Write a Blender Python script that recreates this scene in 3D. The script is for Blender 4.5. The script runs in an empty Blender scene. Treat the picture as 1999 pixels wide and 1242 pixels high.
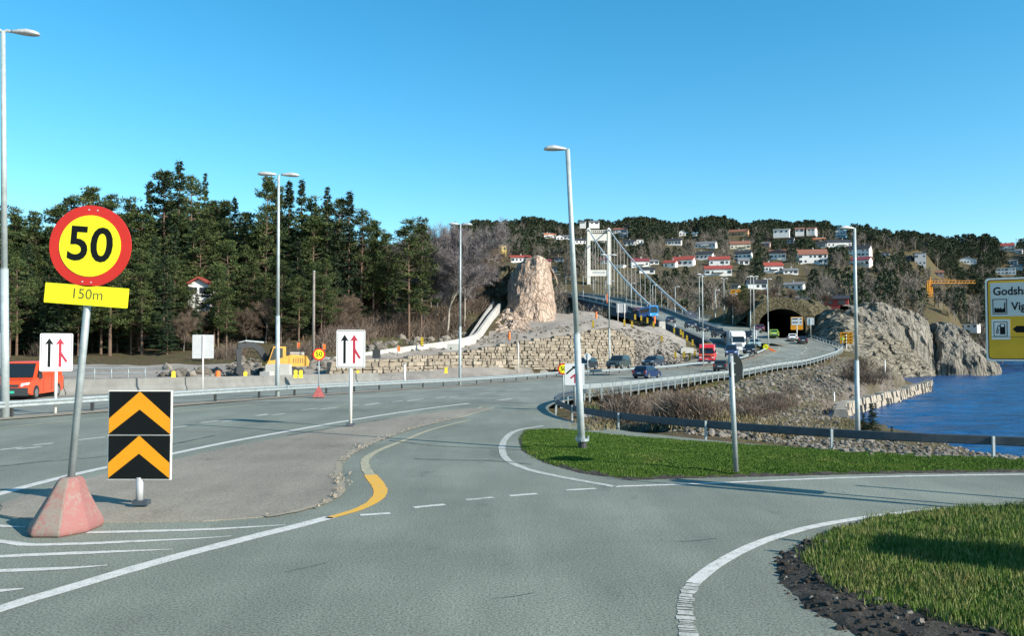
import bpy, math, random
import numpy as np
from mathutils import Vector, Matrix, noise
from mathutils.bvhtree import BVHTree

# ------------------------------------------------------------------ camera, sky, sun, exposure
F, CX, CY, YH, CAMZ = 1600.0, 999.5, 621.0, 680.0, 2.5
PITCH = math.atan((YH - CY) / F)
scene = bpy.context.scene
C = scene.collection
cam = bpy.data.cameras.new('camera')
cam.sensor_fit = 'HORIZONTAL'; cam.sensor_width = 36.0; cam.lens = 36.0 * F / 1999.0
cam.clip_start = 0.1; cam.clip_end = 6000
camo = bpy.data.objects.new('camera', cam); C.objects.link(camo)
camo.location = (0, 0, CAMZ); camo.rotation_euler = (math.pi / 2 + PITCH, 0, 0)
scene.camera = camo

SUN_EL = math.radians(29.0)
SUN_H = Vector((0.86, -0.51)).normalized()          # horizontal direction towards the sun
world = bpy.data.worlds.new('World'); scene.world = world; world.use_nodes = True
wn = world.node_tree; wn.nodes.clear()
wo = wn.nodes.new('ShaderNodeOutputWorld'); wb = wn.nodes.new('ShaderNodeBackground')
sky = wn.nodes.new('ShaderNodeTexSky'); sky.sky_type = 'NISHITA'; sky.sun_disc = False
sky.sun_elevation = SUN_EL; sky.sun_rotation = math.atan2(SUN_H.x, SUN_H.y)
sky.altitude = 0; sky.air_density = 1.0; sky.dust_density = 0.3; sky.ozone_density = 3.0
hs = wn.nodes.new('ShaderNodeHueSaturation'); hs.inputs['Saturation'].default_value = 1.34
hs.inputs['Hue'].default_value = 0.482
wn.links.new(sky.outputs[0], hs.inputs['Color']); wn.links.new(hs.outputs[0], wb.inputs[0])
wb.inputs[1].default_value = 0.128
wn.links.new(wb.outputs[0], wo.inputs[0])
sl = bpy.data.lights.new('sun', 'SUN'); sl.energy = 5.0; sl.angle = math.radians(0.5); sl.color = (1.0, 0.93, 0.82)
so = bpy.data.objects.new('sun', sl); C.objects.link(so); so.location = (30, -30, 60)
sd = Vector((SUN_H.x * math.cos(SUN_EL), SUN_H.y * math.cos(SUN_EL), math.sin(SUN_EL)))
so.rotation_euler = sd.to_track_quat('Z', 'Y').to_euler()
scene.view_settings.view_transform = 'Standard'; scene.view_settings.look = 'None'
scene.view_settings.exposure = 0.74; scene.view_settings.gamma = 1.0

# ------------------------------------------------------------------ helpers
RNG = random.Random(11); NR = np.random.RandomState(5)
FW = Vector((0, math.cos(PITCH), math.sin(PITCH))); UP = Vector((0, -math.sin(PITCH), math.cos(PITCH)))
def rdir(px, py):
    return FW + Vector((1, 0, 0)) * ((px - CX) / F) + UP * (-(py - CY) / F)
def at(px, py, d):
    r = rdir(px, py); r = r * (d / r.y)
    return Vector((r.x, r.y, CAMZ + r.z))
def proj(p):
    q = Vector((p[0], p[1], p[2] - CAMZ)); z = q.dot(FW)
    return CX + F * q.x / z, CY - F * q.dot(UP) / z
def flat(px, py, z=0.0):
    r = rdir(px, py); t = (z - CAMZ) / r.z
    return Vector((r.x * t, r.y * t, z))

class MB:
    def __init__(s): s.v = []; s.f = []; s.m = []
    def add(s, vs, fs, mi=0):
        o = len(s.v); s.v += [tuple(v) for v in vs]; s.f += [tuple(i + o for i in f) for f in fs]; s.m += [mi] * len(fs)
        return s
    def box(s, c, d, rz=0.0, mi=0, top=None, ry=0.0):
        x, y, z = d[0] / 2, d[1] / 2, d[2] / 2; t = top or (1, 1)
        vs = [(-x, -y, -z), (x, -y, -z), (x, y, -z), (-x, y, -z), (-x * t[0], -y * t[1], z), (x * t[0], -y * t[1], z), (x * t[0], y * t[1], z), (-x * t[0], y * t[1], z)]
        R = Matrix.Rotation(rz, 3, 'Z') @ Matrix.Rotation(ry, 3, 'Y')
        vs = [R @ Vector(v) + Vector(c) for v in vs]
        return s.add(vs, [(0, 3, 2, 1), (4, 5, 6, 7), (0, 1, 5, 4), (1, 2, 6, 5), (2, 3, 7, 6), (3, 0, 4, 7)], mi)
    def hexa(s, b, t, mi=0):       # 4 bottom + 4 top points
        return s.add(list(b) + list(t), [(0, 3, 2, 1), (4, 5, 6, 7), (0, 1, 5, 4), (1, 2, 6, 5), (2, 3, 7, 6), (3, 0, 4, 7)], mi)
    def cyl(s, p0, p1, r0, r1=None, n=10, mi=0, cap=True):
        r1 = r0 if r1 is None else r1; p0 = Vector(p0); p1 = Vector(p1); a = (p1 - p0).normalized()
        u = a.orthogonal().normalized(); w = a.cross(u); vs = []
        for p, r in ((p0, r0), (p1, r1)):
            for k in range(n):
                t = 2 * math.pi * k / n; vs.append(p + (u * math.cos(t) + w * math.sin(t)) * r)
        fs = [(k, (k + 1) % n, n + (k + 1) % n, n + k) for k in range(n)]
        if cap: fs += [tuple(range(n - 1, -1, -1)), tuple(range(n, 2 * n))]
        return s.add(vs, fs, mi)
    def tube(s, pts, r, n=6, mi=0):
        pts = [Vector(p) for p in pts]; rr = r if isinstance(r, (list, tuple)) else [r] * len(pts); vs = []
        for i, p in enumerate(pts):
            a = (pts[min(i + 1, len(pts) - 1)] - pts[max(i - 1, 0)]).normalized()
            ref = Vector((0, 0, 1)) if abs(a.z) < .95 else Vector((1, 0, 0))
            u = a.cross(ref).normalized(); w = u.cross(a)
            for k in range(n):
                t = 2 * math.pi * k / n; vs.append(p + (u * math.cos(t) + w * math.sin(t)) * rr[i])
        fs = [(i * n + k, i * n + (k + 1) % n, (i + 1) * n + (k + 1) % n, (i + 1) * n + k) for i in range(len(pts) - 1) for k in range(n)]
        fs += [tuple(range(n - 1, -1, -1)), tuple(range((len(pts) - 1) * n, len(pts) * n))]
        return s.add(vs, fs, mi)
    def prism(s, poly, off, mi=0):  # 3d polygon extruded by a vector
        n = len(poly); off = Vector(off); a = [Vector(p) for p in poly]
        return s.add(a + [p + off for p in a], [tuple(range(n)), tuple(range(2 * n - 1, n - 1, -1))] + [(k, n + k, n + (k + 1) % n, (k + 1) % n) for k in range(n)], mi)
    def poly(s, pts, mi=0): return s.add(pts, [tuple(range(len(pts)))], mi)
    def rings(s, rings, mi=0, close=True, caps=True):
        n = len(rings[0]); o = []
        for r in rings: o += list(r)
        fs = []
        for i in range(len(rings) - 1):
            for k in range(n if close else n - 1):
                fs.append((i * n + k, i * n + (k + 1) % n, (i + 1) * n + (k + 1) % n, (i + 1) * n + k))
        if caps and close: fs += [tuple(range(n - 1, -1, -1)), tuple(range((len(rings) - 1) * n, len(rings) * n))]
        return s.add(o, fs, mi)
    def build(s, name, mats, parent=None, smooth=False, loc=None, fixn=False):
        me = bpy.data.meshes.new(name); me.from_pydata(s.v, [], s.f)
        if not isinstance(mats, (list, tuple)): mats = [mats]
        for m in mats: me.materials.append(m)
        if len(mats) > 1: me.polygons.foreach_set('material_index', s.m)
        if fixn:
            import bmesh
            bm = bmesh.new(); bm.from_mesh(me); bmesh.ops.recalc_face_normals(bm, faces=bm.faces); bm.to_mesh(me); bm.free()
        if smooth: me.polygons.foreach_set('use_smooth', [True] * len(me.polygons))
        me.update(); o = bpy.data.objects.new(name, me); C.objects.link(o)
        if parent: o.parent = parent
        if loc is not None: o.location = loc
        return o
def npmesh(name, v, f, mats, mi=None, smooth=False):
    v = np.asarray(v, dtype=np.float32); f = np.asarray(f, dtype=np.int32); k = f.shape[1]
    me = bpy.data.meshes.new(name); me.vertices.add(len(v)); me.vertices.foreach_set('co', v.ravel())
    me.loops.add(f.size); me.loops.foreach_set('vertex_index', f.ravel())
    me.polygons.add(len(f)); me.polygons.foreach_set('loop_start', np.arange(0, f.size, k, dtype=np.int32))
    me.polygons.foreach_set('loop_total', np.full(len(f), k, dtype=np.int32))
    if not isinstance(mats, (list, tuple)): mats = [mats]
    for m in mats: me.materials.append(m)
    if mi is not None: me.polygons.foreach_set('material_index', np.asarray(mi, dtype=np.int32))
    if smooth: me.polygons.foreach_set('use_smooth', np.ones(len(f), dtype=bool))
    me.update(calc_edges=True); me.validate()
    return me
def link(name, me, parent=None):
    o = bpy.data.objects.new(name, me); C.objects.link(o)
    if parent: o.parent = parent
    return o
def tag(o, label, cat, group=None):
    o['label'] = label; o['category'] = cat
    if group: o['group'] = group
    return o
def struct(o, kind='structure', label=None):
    o['kind'] = kind
    if label: o['label'] = label
    return o
def thing(name, label, cat, loc=(0, 0, 0), rotz=0.0, group=None):
    o = bpy.data.objects.new(name, None); C.objects.link(o); o.empty_display_size = .2
    o.location = loc; o.rotation_euler = (0, 0, rotz)
    return tag(o, label, cat, group)
def dup(root, loc=None, rotz=0.0, scale=None, label=None, group=None):
    r = root.copy(); C.objects.link(r)
    if loc is not None: r.location = loc; r.rotation_euler = (0, 0, rotz)
    if scale: r.scale = scale
    if label: r['label'] = label
    if group: r['group'] = group
    for ch in list(root.children):
        c = ch.copy(); C.objects.link(c); c.parent = r
        for g in list(ch.children):
            d = g.copy(); C.objects.link(d); d.parent = c
    return r
def text_geo(s, size, bold=0.0, align='CENTER', sx=1.0):
    cu = bpy.data.curves.new('t', 'FONT'); cu.body = s; cu.size = size; cu.offset = bold; cu.align_x = align; cu.align_y = 'CENTER'
    cu.resolution_u = 4
    o = bpy.data.objects.new('t', cu); C.objects.link(o); bpy.context.view_layer.update()
    me = bpy.data.meshes.new_from_object(o.evaluated_get(bpy.context.evaluated_depsgraph_get()))
    vs = [(v.co.x * sx, v.co.y) for v in me.vertices]; fs = [tuple(p.vertices) for p in me.polygons]
    bpy.data.objects.remove(o); bpy.data.meshes.remove(me); bpy.data.curves.remove(cu)
    return vs, fs
def put_text(mb, s, size, x, z, y, bold=0.0, align='CENTER', sx=1.0, mi=0):
    vs, fs = text_geo(s, size, bold, align, sx)
    mb.add([(x + a, y, z + b) for a, b in vs], fs, mi)

# ------------------------------------------------------------------ materials
def newmat(name):
    m = bpy.data.materials.new(name); m.use_nodes = True
    return m, m.node_tree.nodes, m.node_tree.links, m.node_tree.nodes['Principled BSDF']
def tc(n, l, kind='Object', scale=(1, 1, 1)):
    t = n.new('ShaderNodeTexCoord'); mp = n.new('ShaderNodeMapping'); mp.inputs['Scale'].default_value = scale
    l.new(t.outputs[kind], mp.inputs[0]); return mp.outputs[0]
def nz(n, l, vec, scale, detail=4, rough=.6):
    t = n.new('ShaderNodeTexNoise'); t.inputs['Scale'].default_value = scale; t.inputs['Detail'].default_value = detail; t.inputs['Roughness'].default_value = rough
    l.new(vec, t.inputs['Vector']); return t.outputs['Fac']
def ramp(n, l, fac, stops):
    r = n.new('ShaderNodeValToRGB'); e = r.color_ramp.elements
    while len(e) < len(stops): e.new(.5)
    for i, (p, c) in enumerate(stops): e[i].position = p; e[i].color = (c[0], c[1], c[2], 1)
    l.new(fac, r.inputs[0]); return r.outputs[0]
def mixc(n, l, fac, a, b, mode='MIX'):
    m = n.new('ShaderNodeMix'); m.data_type = 'RGBA'; m.blend_type = mode
    for s, v in ((0, fac), (6, a), (7, b)):
        if hasattr(v, 'node'): l.new(v, m.inputs[s])
        elif s == 0: m.inputs[0].default_value = v
        else: m.inputs[s].default_value = (v[0], v[1], v[2], 1)
    return m.outputs[2]
def bump(n, l, b, h, strength=.5, dist=.05):
    bp = n.new('ShaderNodeBump'); bp.inputs['Strength'].default_value = strength; bp.inputs['Distance'].default_value = dist
    l.new(h, bp.inputs['Height']); l.new(bp.outputs[0], b.inputs['Normal'])
def M(name, col, rough=.7, metal=0.0, var=.18, scale=4.0, bmp=0.0, bdist=.02, spec=None, coat=0.0):
    m, n, l, b = newmat(name); v = tc(n, l)
    f = nz(n, l, v, scale, 5, .65)
    lo = [c * (1 - var) for c in col]; hi = [min(1, c * (1 + var)) for c in col]
    l.new(ramp(n, l, f, [(.3, lo), (.7, hi)]), b.inputs['Base Color'])
    b.inputs['Roughness'].default_value = rough; b.inputs['Metallic'].default_value = metal
    if spec is not None: b.inputs['Specular IOR Level'].default_value = spec
    if coat: b.inputs['Coat Weight'].default_value = coat; b.inputs['Coat Roughness'].default_value = .08
    if bmp: bump(n, l, b, nz(n, l, v, scale * 4, 4), bmp, bdist)
    return m
def rand_mat(name, a, c, rough=.8, scale=.6, trans=0.0):      # foliage: colour differs per tree and per clump
    m, n, l, b = newmat(name); v = tc(n, l)
    oi = n.new('ShaderNodeObjectInfo'); f = nz(n, l, v, scale, 3)
    col = ramp(n, l, f, [(.35, a), (.65, c)])
    h = n.new('ShaderNodeHueSaturation'); l.new(col, h.inputs['Color'])
    mr = n.new('ShaderNodeMapRange'); l.new(oi.outputs['Random'], mr.inputs[0]); mr.inputs[3].default_value = .7; mr.inputs[4].default_value = 1.35
    l.new(mr.outputs[0], h.inputs['Value']); l.new(h.outputs[0], b.inputs['Base Color'])
    b.inputs['Roughness'].default_value = rough; b.inputs['Specular IOR Level'].default_value = .2
    return m

def asphalt(name, base, warm=0.0, speck=.6):
    m, n, l, b = newmat(name); v = tc(n, l)
    big = nz(n, l, v, .22, 5, .6); fine = nz(n, l, v, 38, 2, .9)
    lo = [c * .74 for c in base]; hi = [c * 1.2 for c in base]
    c1 = ramp(n, l, big, [(.3, lo), (.7, hi)])
    c2 = ramp(n, l, fine, [(.35, (1 - speck,) * 3), (.5, (1, 1, 1)), (.68, (1 + speck,) * 3)])
    col = mixc(n, l, 1.0, c1, c2, 'MULTIPLY')
    v2 = tc(n, l, 'Object', (1, .13, 1)); st = nz(n, l, v2, 1.1, 4)
    col = mixc(n, l, .5, col, ramp(n, l, st, [(.42, (.82, .82, .82)), (.6, (1.08, 1.08, 1.08))]), 'MULTIPLY')
    stn = nz(n, l, tc(n, l, 'Object', (1, .55, 1)), .8, 7, .7)
    col = mixc(n, l, .8, col, ramp(n, l, stn, [(.30, (.55, .56, .56)), (.40, (1, 1, 1)), (.66, (1, 1, 1)), (.74, (1.18, 1.16, 1.12))]), 'MULTIPLY')
    l.new(col, b.inputs['Base Color']); b.inputs['Roughness'].default_value = .82; b.inputs['Specular IOR Level'].default_value = .35
    return m
def rockmat(name, a, c, dark, scale=.5, stretch=(1, 1, .35), crack=.6):
    m, n, l, b = newmat(name); v = tc(n, l); vs = tc(n, l, 'Object', stretch)
    big = nz(n, l, v, scale * .35, 6, .65); st = nz(n, l, vs, scale * 3, 6, .7)
    col = mixc(n, l, .5, ramp(n, l, big, [(.35, a), (.65, c)]), ramp(n, l, st, [(.3, dark), (.5, a), (.72, c)]))
    vo = n.new('ShaderNodeTexVoronoi'); vo.feature = 'DISTANCE_TO_EDGE'; vo.inputs['Scale'].default_value = scale * 1.6
    wv = n.new('ShaderNodeVectorMath'); wv.operation = 'ADD'
    dn = n.new('ShaderNodeTexNoise'); dn.inputs['Scale'].default_value = scale * 2; l.new(vs, dn.inputs['Vector'])
    l.new(vs, wv.inputs[0]); l.new(dn.outputs['Color'], wv.inputs[1]); l.new(wv.outputs[0], vo.inputs['Vector'])
    cr = ramp(n, l, vo.outputs[0], [(0.0, (1 - crack,) * 3), (.09, (1, 1, 1))])
    col = mixc(n, l, 1.0, col, cr, 'MULTIPLY')
    l.new(col, b.inputs['Base Color']); b.inputs['Roughness'].default_value = .92; b.inputs['Specular IOR Level'].default_value = .15
    h = n.new('ShaderNodeMath'); h.operation = 'ADD'; l.new(st, h.inputs[0]); l.new(cr, h.inputs[1])
    bump(n, l, b, h.outputs[0], .9, .35)
    return m
def worn(name, col, under, amount=.5, scale=7):
    m, n, l, b = newmat(name); v = tc(n, l)
    f = nz(n, l, v, scale, 6, .75); f2 = nz(n, l, v, scale * 7, 3, .8)
    mm = n.new('ShaderNodeMath'); mm.operation = 'ADD'; l.new(f, mm.inputs[0]); l.new(f2, mm.inputs[1])
    k = ramp(n, l, mm.outputs[0], [(.5 * 1.0 - .08 + .1 * (amount - .5), (0, 0, 0)), (.62 + .35 * (amount - .5), (1, 1, 1))])
    r = n.new('ShaderNodeMath'); r.operation = 'MULTIPLY'; l.new(mm.outputs[0], r.inputs[0]); r.inputs[1].default_value = .5
    k = ramp(n, l, r.outputs[0], [(.36 + .1 * (amount - .5), (0, 0, 0)), (.47 + .16 * (amount - .5), (1, 1, 1))])
    l.new(mixc(n, l, k, under, col), b.inputs['Base Color']); b.inputs['Roughness'].default_value = .8
    return m

ASPH = (.175, .190, .152)
MAT = dict(
    asphalt=asphalt('asphalt', ASPH), asphalt_far=asphalt('asphalt_far', (.195, .207, .176), speck=.25),
    island=asphalt('island_asphalt', (.235, .208, .162), speck=.4),
    white_paint=worn('white_paint', (.54, .53, .49), (.24, .24, .215), .75), old_paint=worn('old_white_paint', (.48, .47, .43), ASPH, 1.0, 9),
    yellow_paint=worn('yellow_paint', (.62, .33, .03), (.38, .31, .16), .6), pale_yellow=worn('pale_yellow_paint', (.40, .35, .22), ASPH, 1.0),
    galv=M('galvanised_steel', (.31, .35, .35), .55, .35, .2, 6), galv_shaded=M('shaded_galvanised_steel', (.06, .075, .09), .6, .3, .25, 5),  # ramp rail's shade is put into the dark steel; base plates share it
    pole=M('lamp_pole_steel', (.36, .41, .41), .55, .2, .18, 4), alu=M('aluminium_back', (.42, .43, .43), .55, .3, .08, 3),
    white=M('white_sheet', (.60, .61, .60), .5, 0, .04, 3), black=M('black_sheet', (.012, .012, .014), .5, 0, .1, 3),
    sign_black=M('sign_black', (.005, .007, .007), .7, 0, .2, 5, spec=.15), sign_yellow=M('sign_fluorescent_yellow', (.78, .76, .01), .45, 0, .04, 4),
    sign_red=M('sign_red', (.52, .020, .010), .45, 0, .06, 4), sign_crimson=M('sign_crimson', (.34, .012, .035), .5, 0, .08, 4),
    amber=M('sign_amber', (.70, .28, .003), .5, 0, .05, 4), sign_grey=M('sign_grey_white', (.46, .50, .50), .5, 0, .05, 6),
    ochre=M('sign_ochre', (.66, .36, .004), .5, 0, .06, 5), rim_white=M('sign_rim', (.75, .72, .66), .5, 0, .05, 4),
    orange=M('orange_plastic', (.80, .17, .03), .5, 0, .1, 5), yplastic=M('yellow_plastic', (.80, .55, .03), .5, 0, .1, 5),
    concrete=M('concrete', (.36, .35, .32), .9, 0, .2, 2.2, .3), concrete_white=M('new_concrete', (.38, .37, .345), .85, 0, .2, .8, .25),
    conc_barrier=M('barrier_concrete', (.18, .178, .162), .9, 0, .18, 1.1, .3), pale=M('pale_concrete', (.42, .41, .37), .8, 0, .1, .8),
    tower=M('bridge_tower_paint', (.62, .61, .55), .7, 0, .12, .3), girder=M('bridge_girder_shadow_blue', (.035, .05, .085), .6, 0, .2, .2),
    dark_conc=M('shaded_parapet_concrete', (.05, .055, .07), .8, 0, .2, .4), cable=M('bridge_cable', (.50, .52, .50), .6, .2, .08, 1),
    pinkfoot=worn('pink_painted_concrete', (.22, .19, .155), (.255, .115, .10), .90, 2.6), pinkface=worn('pink_painted_face', (.255, .105, .095), (.23, .18, .15), .75, 3), pink=M('faded_red_paint', (.28, .065, .06), .8, 0, .3, 5, .2),
    glass=M('dark_glass', (.012, .018, .022), .08, 0, .1, 2, spec=.6), rubber=M('tyre_rubber', (.014, .014, .014), .85, 0, .1, 6),
    rimm=M('wheel_rim', (.35, .36, .37), .35, .7, .08, 5), lampglass=M('headlight_glass', (.75, .78, .80), .1, .2, .05, 5), tail=M('tail_light', (.45, .02, .02), .2, 0, .1, 5),
    trim=M('dark_plastic_trim', (.03, .032, .034), .7, 0, .15, 6), green_plate=M('green_plate', (.03, .42, .27), .5, 0, .05, 6),
    exc_yellow=M('excavator_yellow', (.55, .28, .03), .5, 0, .15, 2), post=M('post_steel', (.045, .05, .05), .6, .2, .2, 5), exc_grey=M('excavator_grey', (.022, .025, .027), .6, 0, .2, 2),
    hedge=M('window_dark', (.03, .035, .045), .15, 0, .1, 2),
    rock_pink=rockmat('fresh_pink_rock', (.37, .27, .20), (.56, .45, .36), (.19, .135, .10), .75, (1, 1, .45), .5),
    rock_grey=rockmat('weathered_grey_rock', (.165, .152, .125), (.32, .295, .245), (.06, .055, .045), .3, (1.8, 1.8, .16), .6),
    rock_layer=rockmat('layered_rock', (.16, .145, .11), (.31, .28, .22), (.06, .052, .037), .45, (.5, .5, 1.5), .65),
    rock_moss=rockmat('mossy_rock', (.085, .075, .045), (.16, .14, .08), (.035, .032, .02), .7, (1, 1, .8), .6),
    bark=M('pine_bark', (.13, .085, .06), .95, 0, .35, 3), greybark=M('grey_bark', (.20, .18, .155), .95, 0, .3, 2), birch=M('pale_bark', (.30, .27, .225), .9, 0, .35, 2),
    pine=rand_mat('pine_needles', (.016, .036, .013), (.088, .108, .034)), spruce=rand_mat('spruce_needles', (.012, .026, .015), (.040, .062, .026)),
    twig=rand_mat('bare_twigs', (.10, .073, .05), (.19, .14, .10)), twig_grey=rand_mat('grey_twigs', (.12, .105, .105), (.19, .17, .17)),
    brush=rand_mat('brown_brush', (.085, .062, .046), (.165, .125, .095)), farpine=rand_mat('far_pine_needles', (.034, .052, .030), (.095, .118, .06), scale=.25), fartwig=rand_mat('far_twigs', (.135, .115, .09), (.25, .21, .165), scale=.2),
    leaf=rand_mat('low_green_leaves', (.03, .07, .012), (.09, .14, .03)),
)
m, n, l, b = newmat('stone_face'); MAT['stone'] = m
v = tc(n, l); f1 = nz(n, l, v, .9, 5); g = n.new('ShaderNodeNewGeometry')
l.new(mixc(n, l, .45, ramp(n, l, g.outputs['Random Per Island'], [(0, (.13, .11, .08)), (.35, (.27, .225, .165)), (.7, (.21, .185, .145)), (1, (.42, .36, .275))]), ramp(n, l, f1, [(.3, (.12, .10, .075)), (.7, (.27, .23, .175))])), b.inputs['Base Color'])
b.inputs['Roughness'].default_value = .95; bump(n, l, b, nz(n, l, v, 5, 4), .6, .08)
# soil / rock / dry grass ground
m, n, l, b = newmat('ground'); MAT['ground'] = m
v = tc(n, l); f1 = nz(n, l, v, .045, 6, .7); f2 = nz(n, l, v, .55, 6, .75); f3 = nz(n, l, v, 3.5, 4, .7)
c1 = ramp(n, l, f2, [(.3, (.055, .040, .024)), (.45, (.11, .085, .052)), (.58, (.075, .075, .032)), (.72, (.19, .165, .13))])
c2 = ramp(n, l, f3, [(.3, (.55, .55, .55)), (.7, (1.35, 1.3, 1.25))])
l.new(mixc(n, l, .9, c1, c2, 'MULTIPLY'), b.inputs['Base Color']); b.inputs['Roughness'].default_value = .95; b.inputs['Specular IOR Level'].default_value = .1
bump(n, l, b, f3, .8, .25)
# gravel
m, n, l, b = newmat('gravel'); MAT['gravel'] = m
v = tc(n, l); f1 = nz(n, l, v, .25, 5); f2 = nz(n, l, v, 5, 4, .8)
l.new(mixc(n, l, .8, ramp(n, l, f1, [(.3, (.20, .178, .148)), (.7, (.31, .28, .24))]), ramp(n, l, f2, [(.3, (.6, .6, .6)), (.7, (1.3, 1.3, 1.3))]), 'MULTIPLY'), b.inputs['Base Color']); b.inputs['Roughness'].default_value = .95
bump(n, l, b, f2, .7, .12)
m, n, l, b = newmat('scree'); MAT['scree'] = m
v = tc(n, l); f1 = nz(n, l, v, .35, 5); f2 = nz(n, l, v, 2.2, 6, .85); f3 = nz(n, l, v, .12, 3)
c_ = mixc(n, l, .85, ramp(n, l, f1, [(.3, (.115, .095, .078)), (.55, (.205, .172, .145)), (.72, (.28, .245, .21))]), ramp(n, l, f2, [(.32, (.35, .34, .33)), (.5, (1, 1, 1)), (.68, (1.5, 1.45, 1.4))]), 'MULTIPLY')
l.new(mixc(n, l, ramp(n, l, f3, [(.40, (0, 0, 0)), (.56, (.8, .8, .8))]), c_, mixc(n, l, f2, (.055, .055, .02), (.16, .13, .065))), b.inputs['Base Color']); b.inputs['Roughness'].default_value = .95
bump(n, l, b, f2, 1.0, .4)
# rubble stones
m, n, l, b = newmat('rubble_stone'); MAT['rubble'] = m
g = n.new('ShaderNodeNewGeometry'); v = tc(n, l)
l.new(mixc(n, l, .35, ramp(n, l, g.outputs['Random Per Island'], [(0, (.075, .064, .05)), (.5, (.155, .135, .108)), (1, (.27, .24, .20))]), ramp(n, l, nz(n, l, v, 3, 4), [(.3, (.07, .06, .048)), (.7, (.21, .185, .15))])), b.inputs['Base Color']); b.inputs['Roughness'].default_value = .95
# grass soil + blades
m, n, l, b = newmat('turf'); MAT['turf'] = m
v = tc(n, l); l.new(ramp(n, l, nz(n, l, v, 1.2, 6, .7), [(.3, (.028, .058, .010)), (.55, (.048, .085, .014)), (.75, (.10, .10, .035))]), b.inputs['Base Color']); b.inputs['Roughness'].default_value = 1; b.inputs['Specular IOR Level'].default_value = 0
bump(n, l, b, nz(n, l, v, 25, 3), .8, .05)
m, n, l, b = newmat('grass_blade'); MAT['blade'] = m
g = n.new('ShaderNodeNewGeometry'); v = tc(n, l); f = nz(n, l, v, .9, 4)
l.new(mixc(n, l, .5, ramp(n, l, g.outputs['Random Per Island'], [(0, (.035, .08, .010)), (.5, (.078, .14, .018)), (.68, (.14, .175, .03)), (.74, (.30, .26, .10)), (1, (.38, .32, .16))]), ramp(n, l, f, [(.34, (.030, .078, .009)), (.52, (.082, .145, .018)), (.64, (.23, .20, .07))])), b.inputs['Base Color'])
b.inputs['Roughness'].default_value = .7; b.inputs['Specular IOR Level'].default_value = .25
m, n, l, b = newmat('lawn_blade'); MAT['lawn'] = m
g = n.new('ShaderNodeNewGeometry'); v = tc(n, l); f = nz(n, l, v, .8, 5, .7)
l.new(mixc(n, l, .6, ramp(n, l, g.outputs['Random Per Island'], [(0, (.038, .085, .012)), (.8, (.078, .142, .024)), (.95, (.13, .17, .04)), (1, (.22, .20, .09))]), ramp(n, l, f, [(.33, (.038, .088, .012)), (.56, (.078, .140, .024)), (.68, (.16, .155, .05))])), b.inputs['Base Color']); b.inputs['Roughness'].default_value = .8; b.inputs['Specular IOR Level'].default_value = .15
m, n, l, b = newmat('dark_soil'); MAT['soil'] = m
v = tc(n, l); f = nz(n, l, v, 5, 7, .85); l.new(ramp(n, l, f, [(.3, (.016, .013, .010)), (.52, (.055, .045, .034)), (.62, (.12, .10, .075)), (.75, (.24, .21, .165))]), b.inputs['Base Color']); b.inputs['Roughness'].default_value = 1
bump(n, l, b, nz(n, l, v, 12, 5, .8), 1, .12)
m, n, l, b = newmat('sea_water'); MAT['water'] = m
v = tc(n, l, 'Object', (.35, 1, 1)); w1 = nz(n, l, v, .5, 6, .75); w2 = nz(n, l, v, .06, 4)
l.new(mixc(n, l, .5, ramp(n, l, w1, [(.40, (.001, .008, .045)), (.60, (.006, .085, .25))]), ramp(n, l, w2, [(.35, (.001, .018, .085)), (.65, (.005, .065, .19))])), b.inputs['Base Color']); b.inputs['Roughness'].default_value = .2; b.inputs['IOR'].default_value = 1.33
b.inputs['Specular IOR Level'].default_value = .25
bump(n, l, b, w1, .6, .5)
def inpoly(x, y, poly):
    c = np.zeros(np.shape(x), bool); j = len(poly) - 1
    for i in range(len(poly)):
        xi, yi = poly[i]; xj, yj = poly[j]
        c ^= ((yi > y) != (yj > y)) & (x < (xj - xi) * (y - yi) / ((yj - yi) + 1e-12) + xi); j = i
    return c

# ------------------------------------------------------------------ roads: edge lines in plan, with heights
def V3(a): return [Vector(p) for p in a]
RAIL_L = V3([(-40, -10, 0), (-29, 10, 0), (-22, 22, 0), (-18.2, 29.2, 0), (-13.7, 38.5, 0), (-11.5, 45, -.1), (-7.2, 57.5, -.34), (-4.6, 64, -.46), (1.7, 81, -.64), (5.75, 91.5, -.67), (11.25, 100, -.69), (20.5, 112, -.5), (26.8, 120, -.2), (31.3, 126, -.1), (37, 134, .4), (41.7, 142, 1.0), (46.2, 150, 1.85), (48.7, 156, 2.5), (52.5, 170, 3.7), (57.3, 187, 4.6), (61.5, 215, 4.8)])
RAIL_R = V3([(3.8, 43, -.1), (6.4, 50, -.28), (10.1, 60, -.46), (15.2, 72, -.6), (21.4, 85, -.63), (25.9, 93, -.64), (33.9, 106, -.22), (44.2, 122, .2), (55.2, 140, 1.27), (60.4, 150, 2.03), (63.2, 158, 2.6), (65.3, 172, 3.8), (67, 185, 4.9)])
RAIL_RAMP = V3([(60, -2, 0), (40, 6, 0), (20, 14.5, 0), (11.7, 18.8, 0), (8.8, 20.2, 0), (6, 22.5, 0), (3.9, 25, 0), (2.6, 27.6, 0), (1.95, 30.2, 0), (1.75, 32.6, 0), (1.75, 34.6, 0), (2.1, 37, 0), (2.8, 40, -.05), (3.8, 43, -.1)])
ONC_L = V3([(-50, -10, 0), (-38, 15, 0), (-28, 36, 0), (-24.5, 43, 0), (-20.5, 55, -.26), (-12, 74, -.55), (-1.5, 96, -.66), (5, 107, -.66), (13, 120, -.45), (21, 128, -.1), (29, 133, .4), (34, 139, 1.2), (36, 148, 2.4), (36, 160, 4.0), (34.7, 195, 8.35), (33.6, 250, 15), (20.2, 390, 28.3), (2, 520, 37)])
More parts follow.
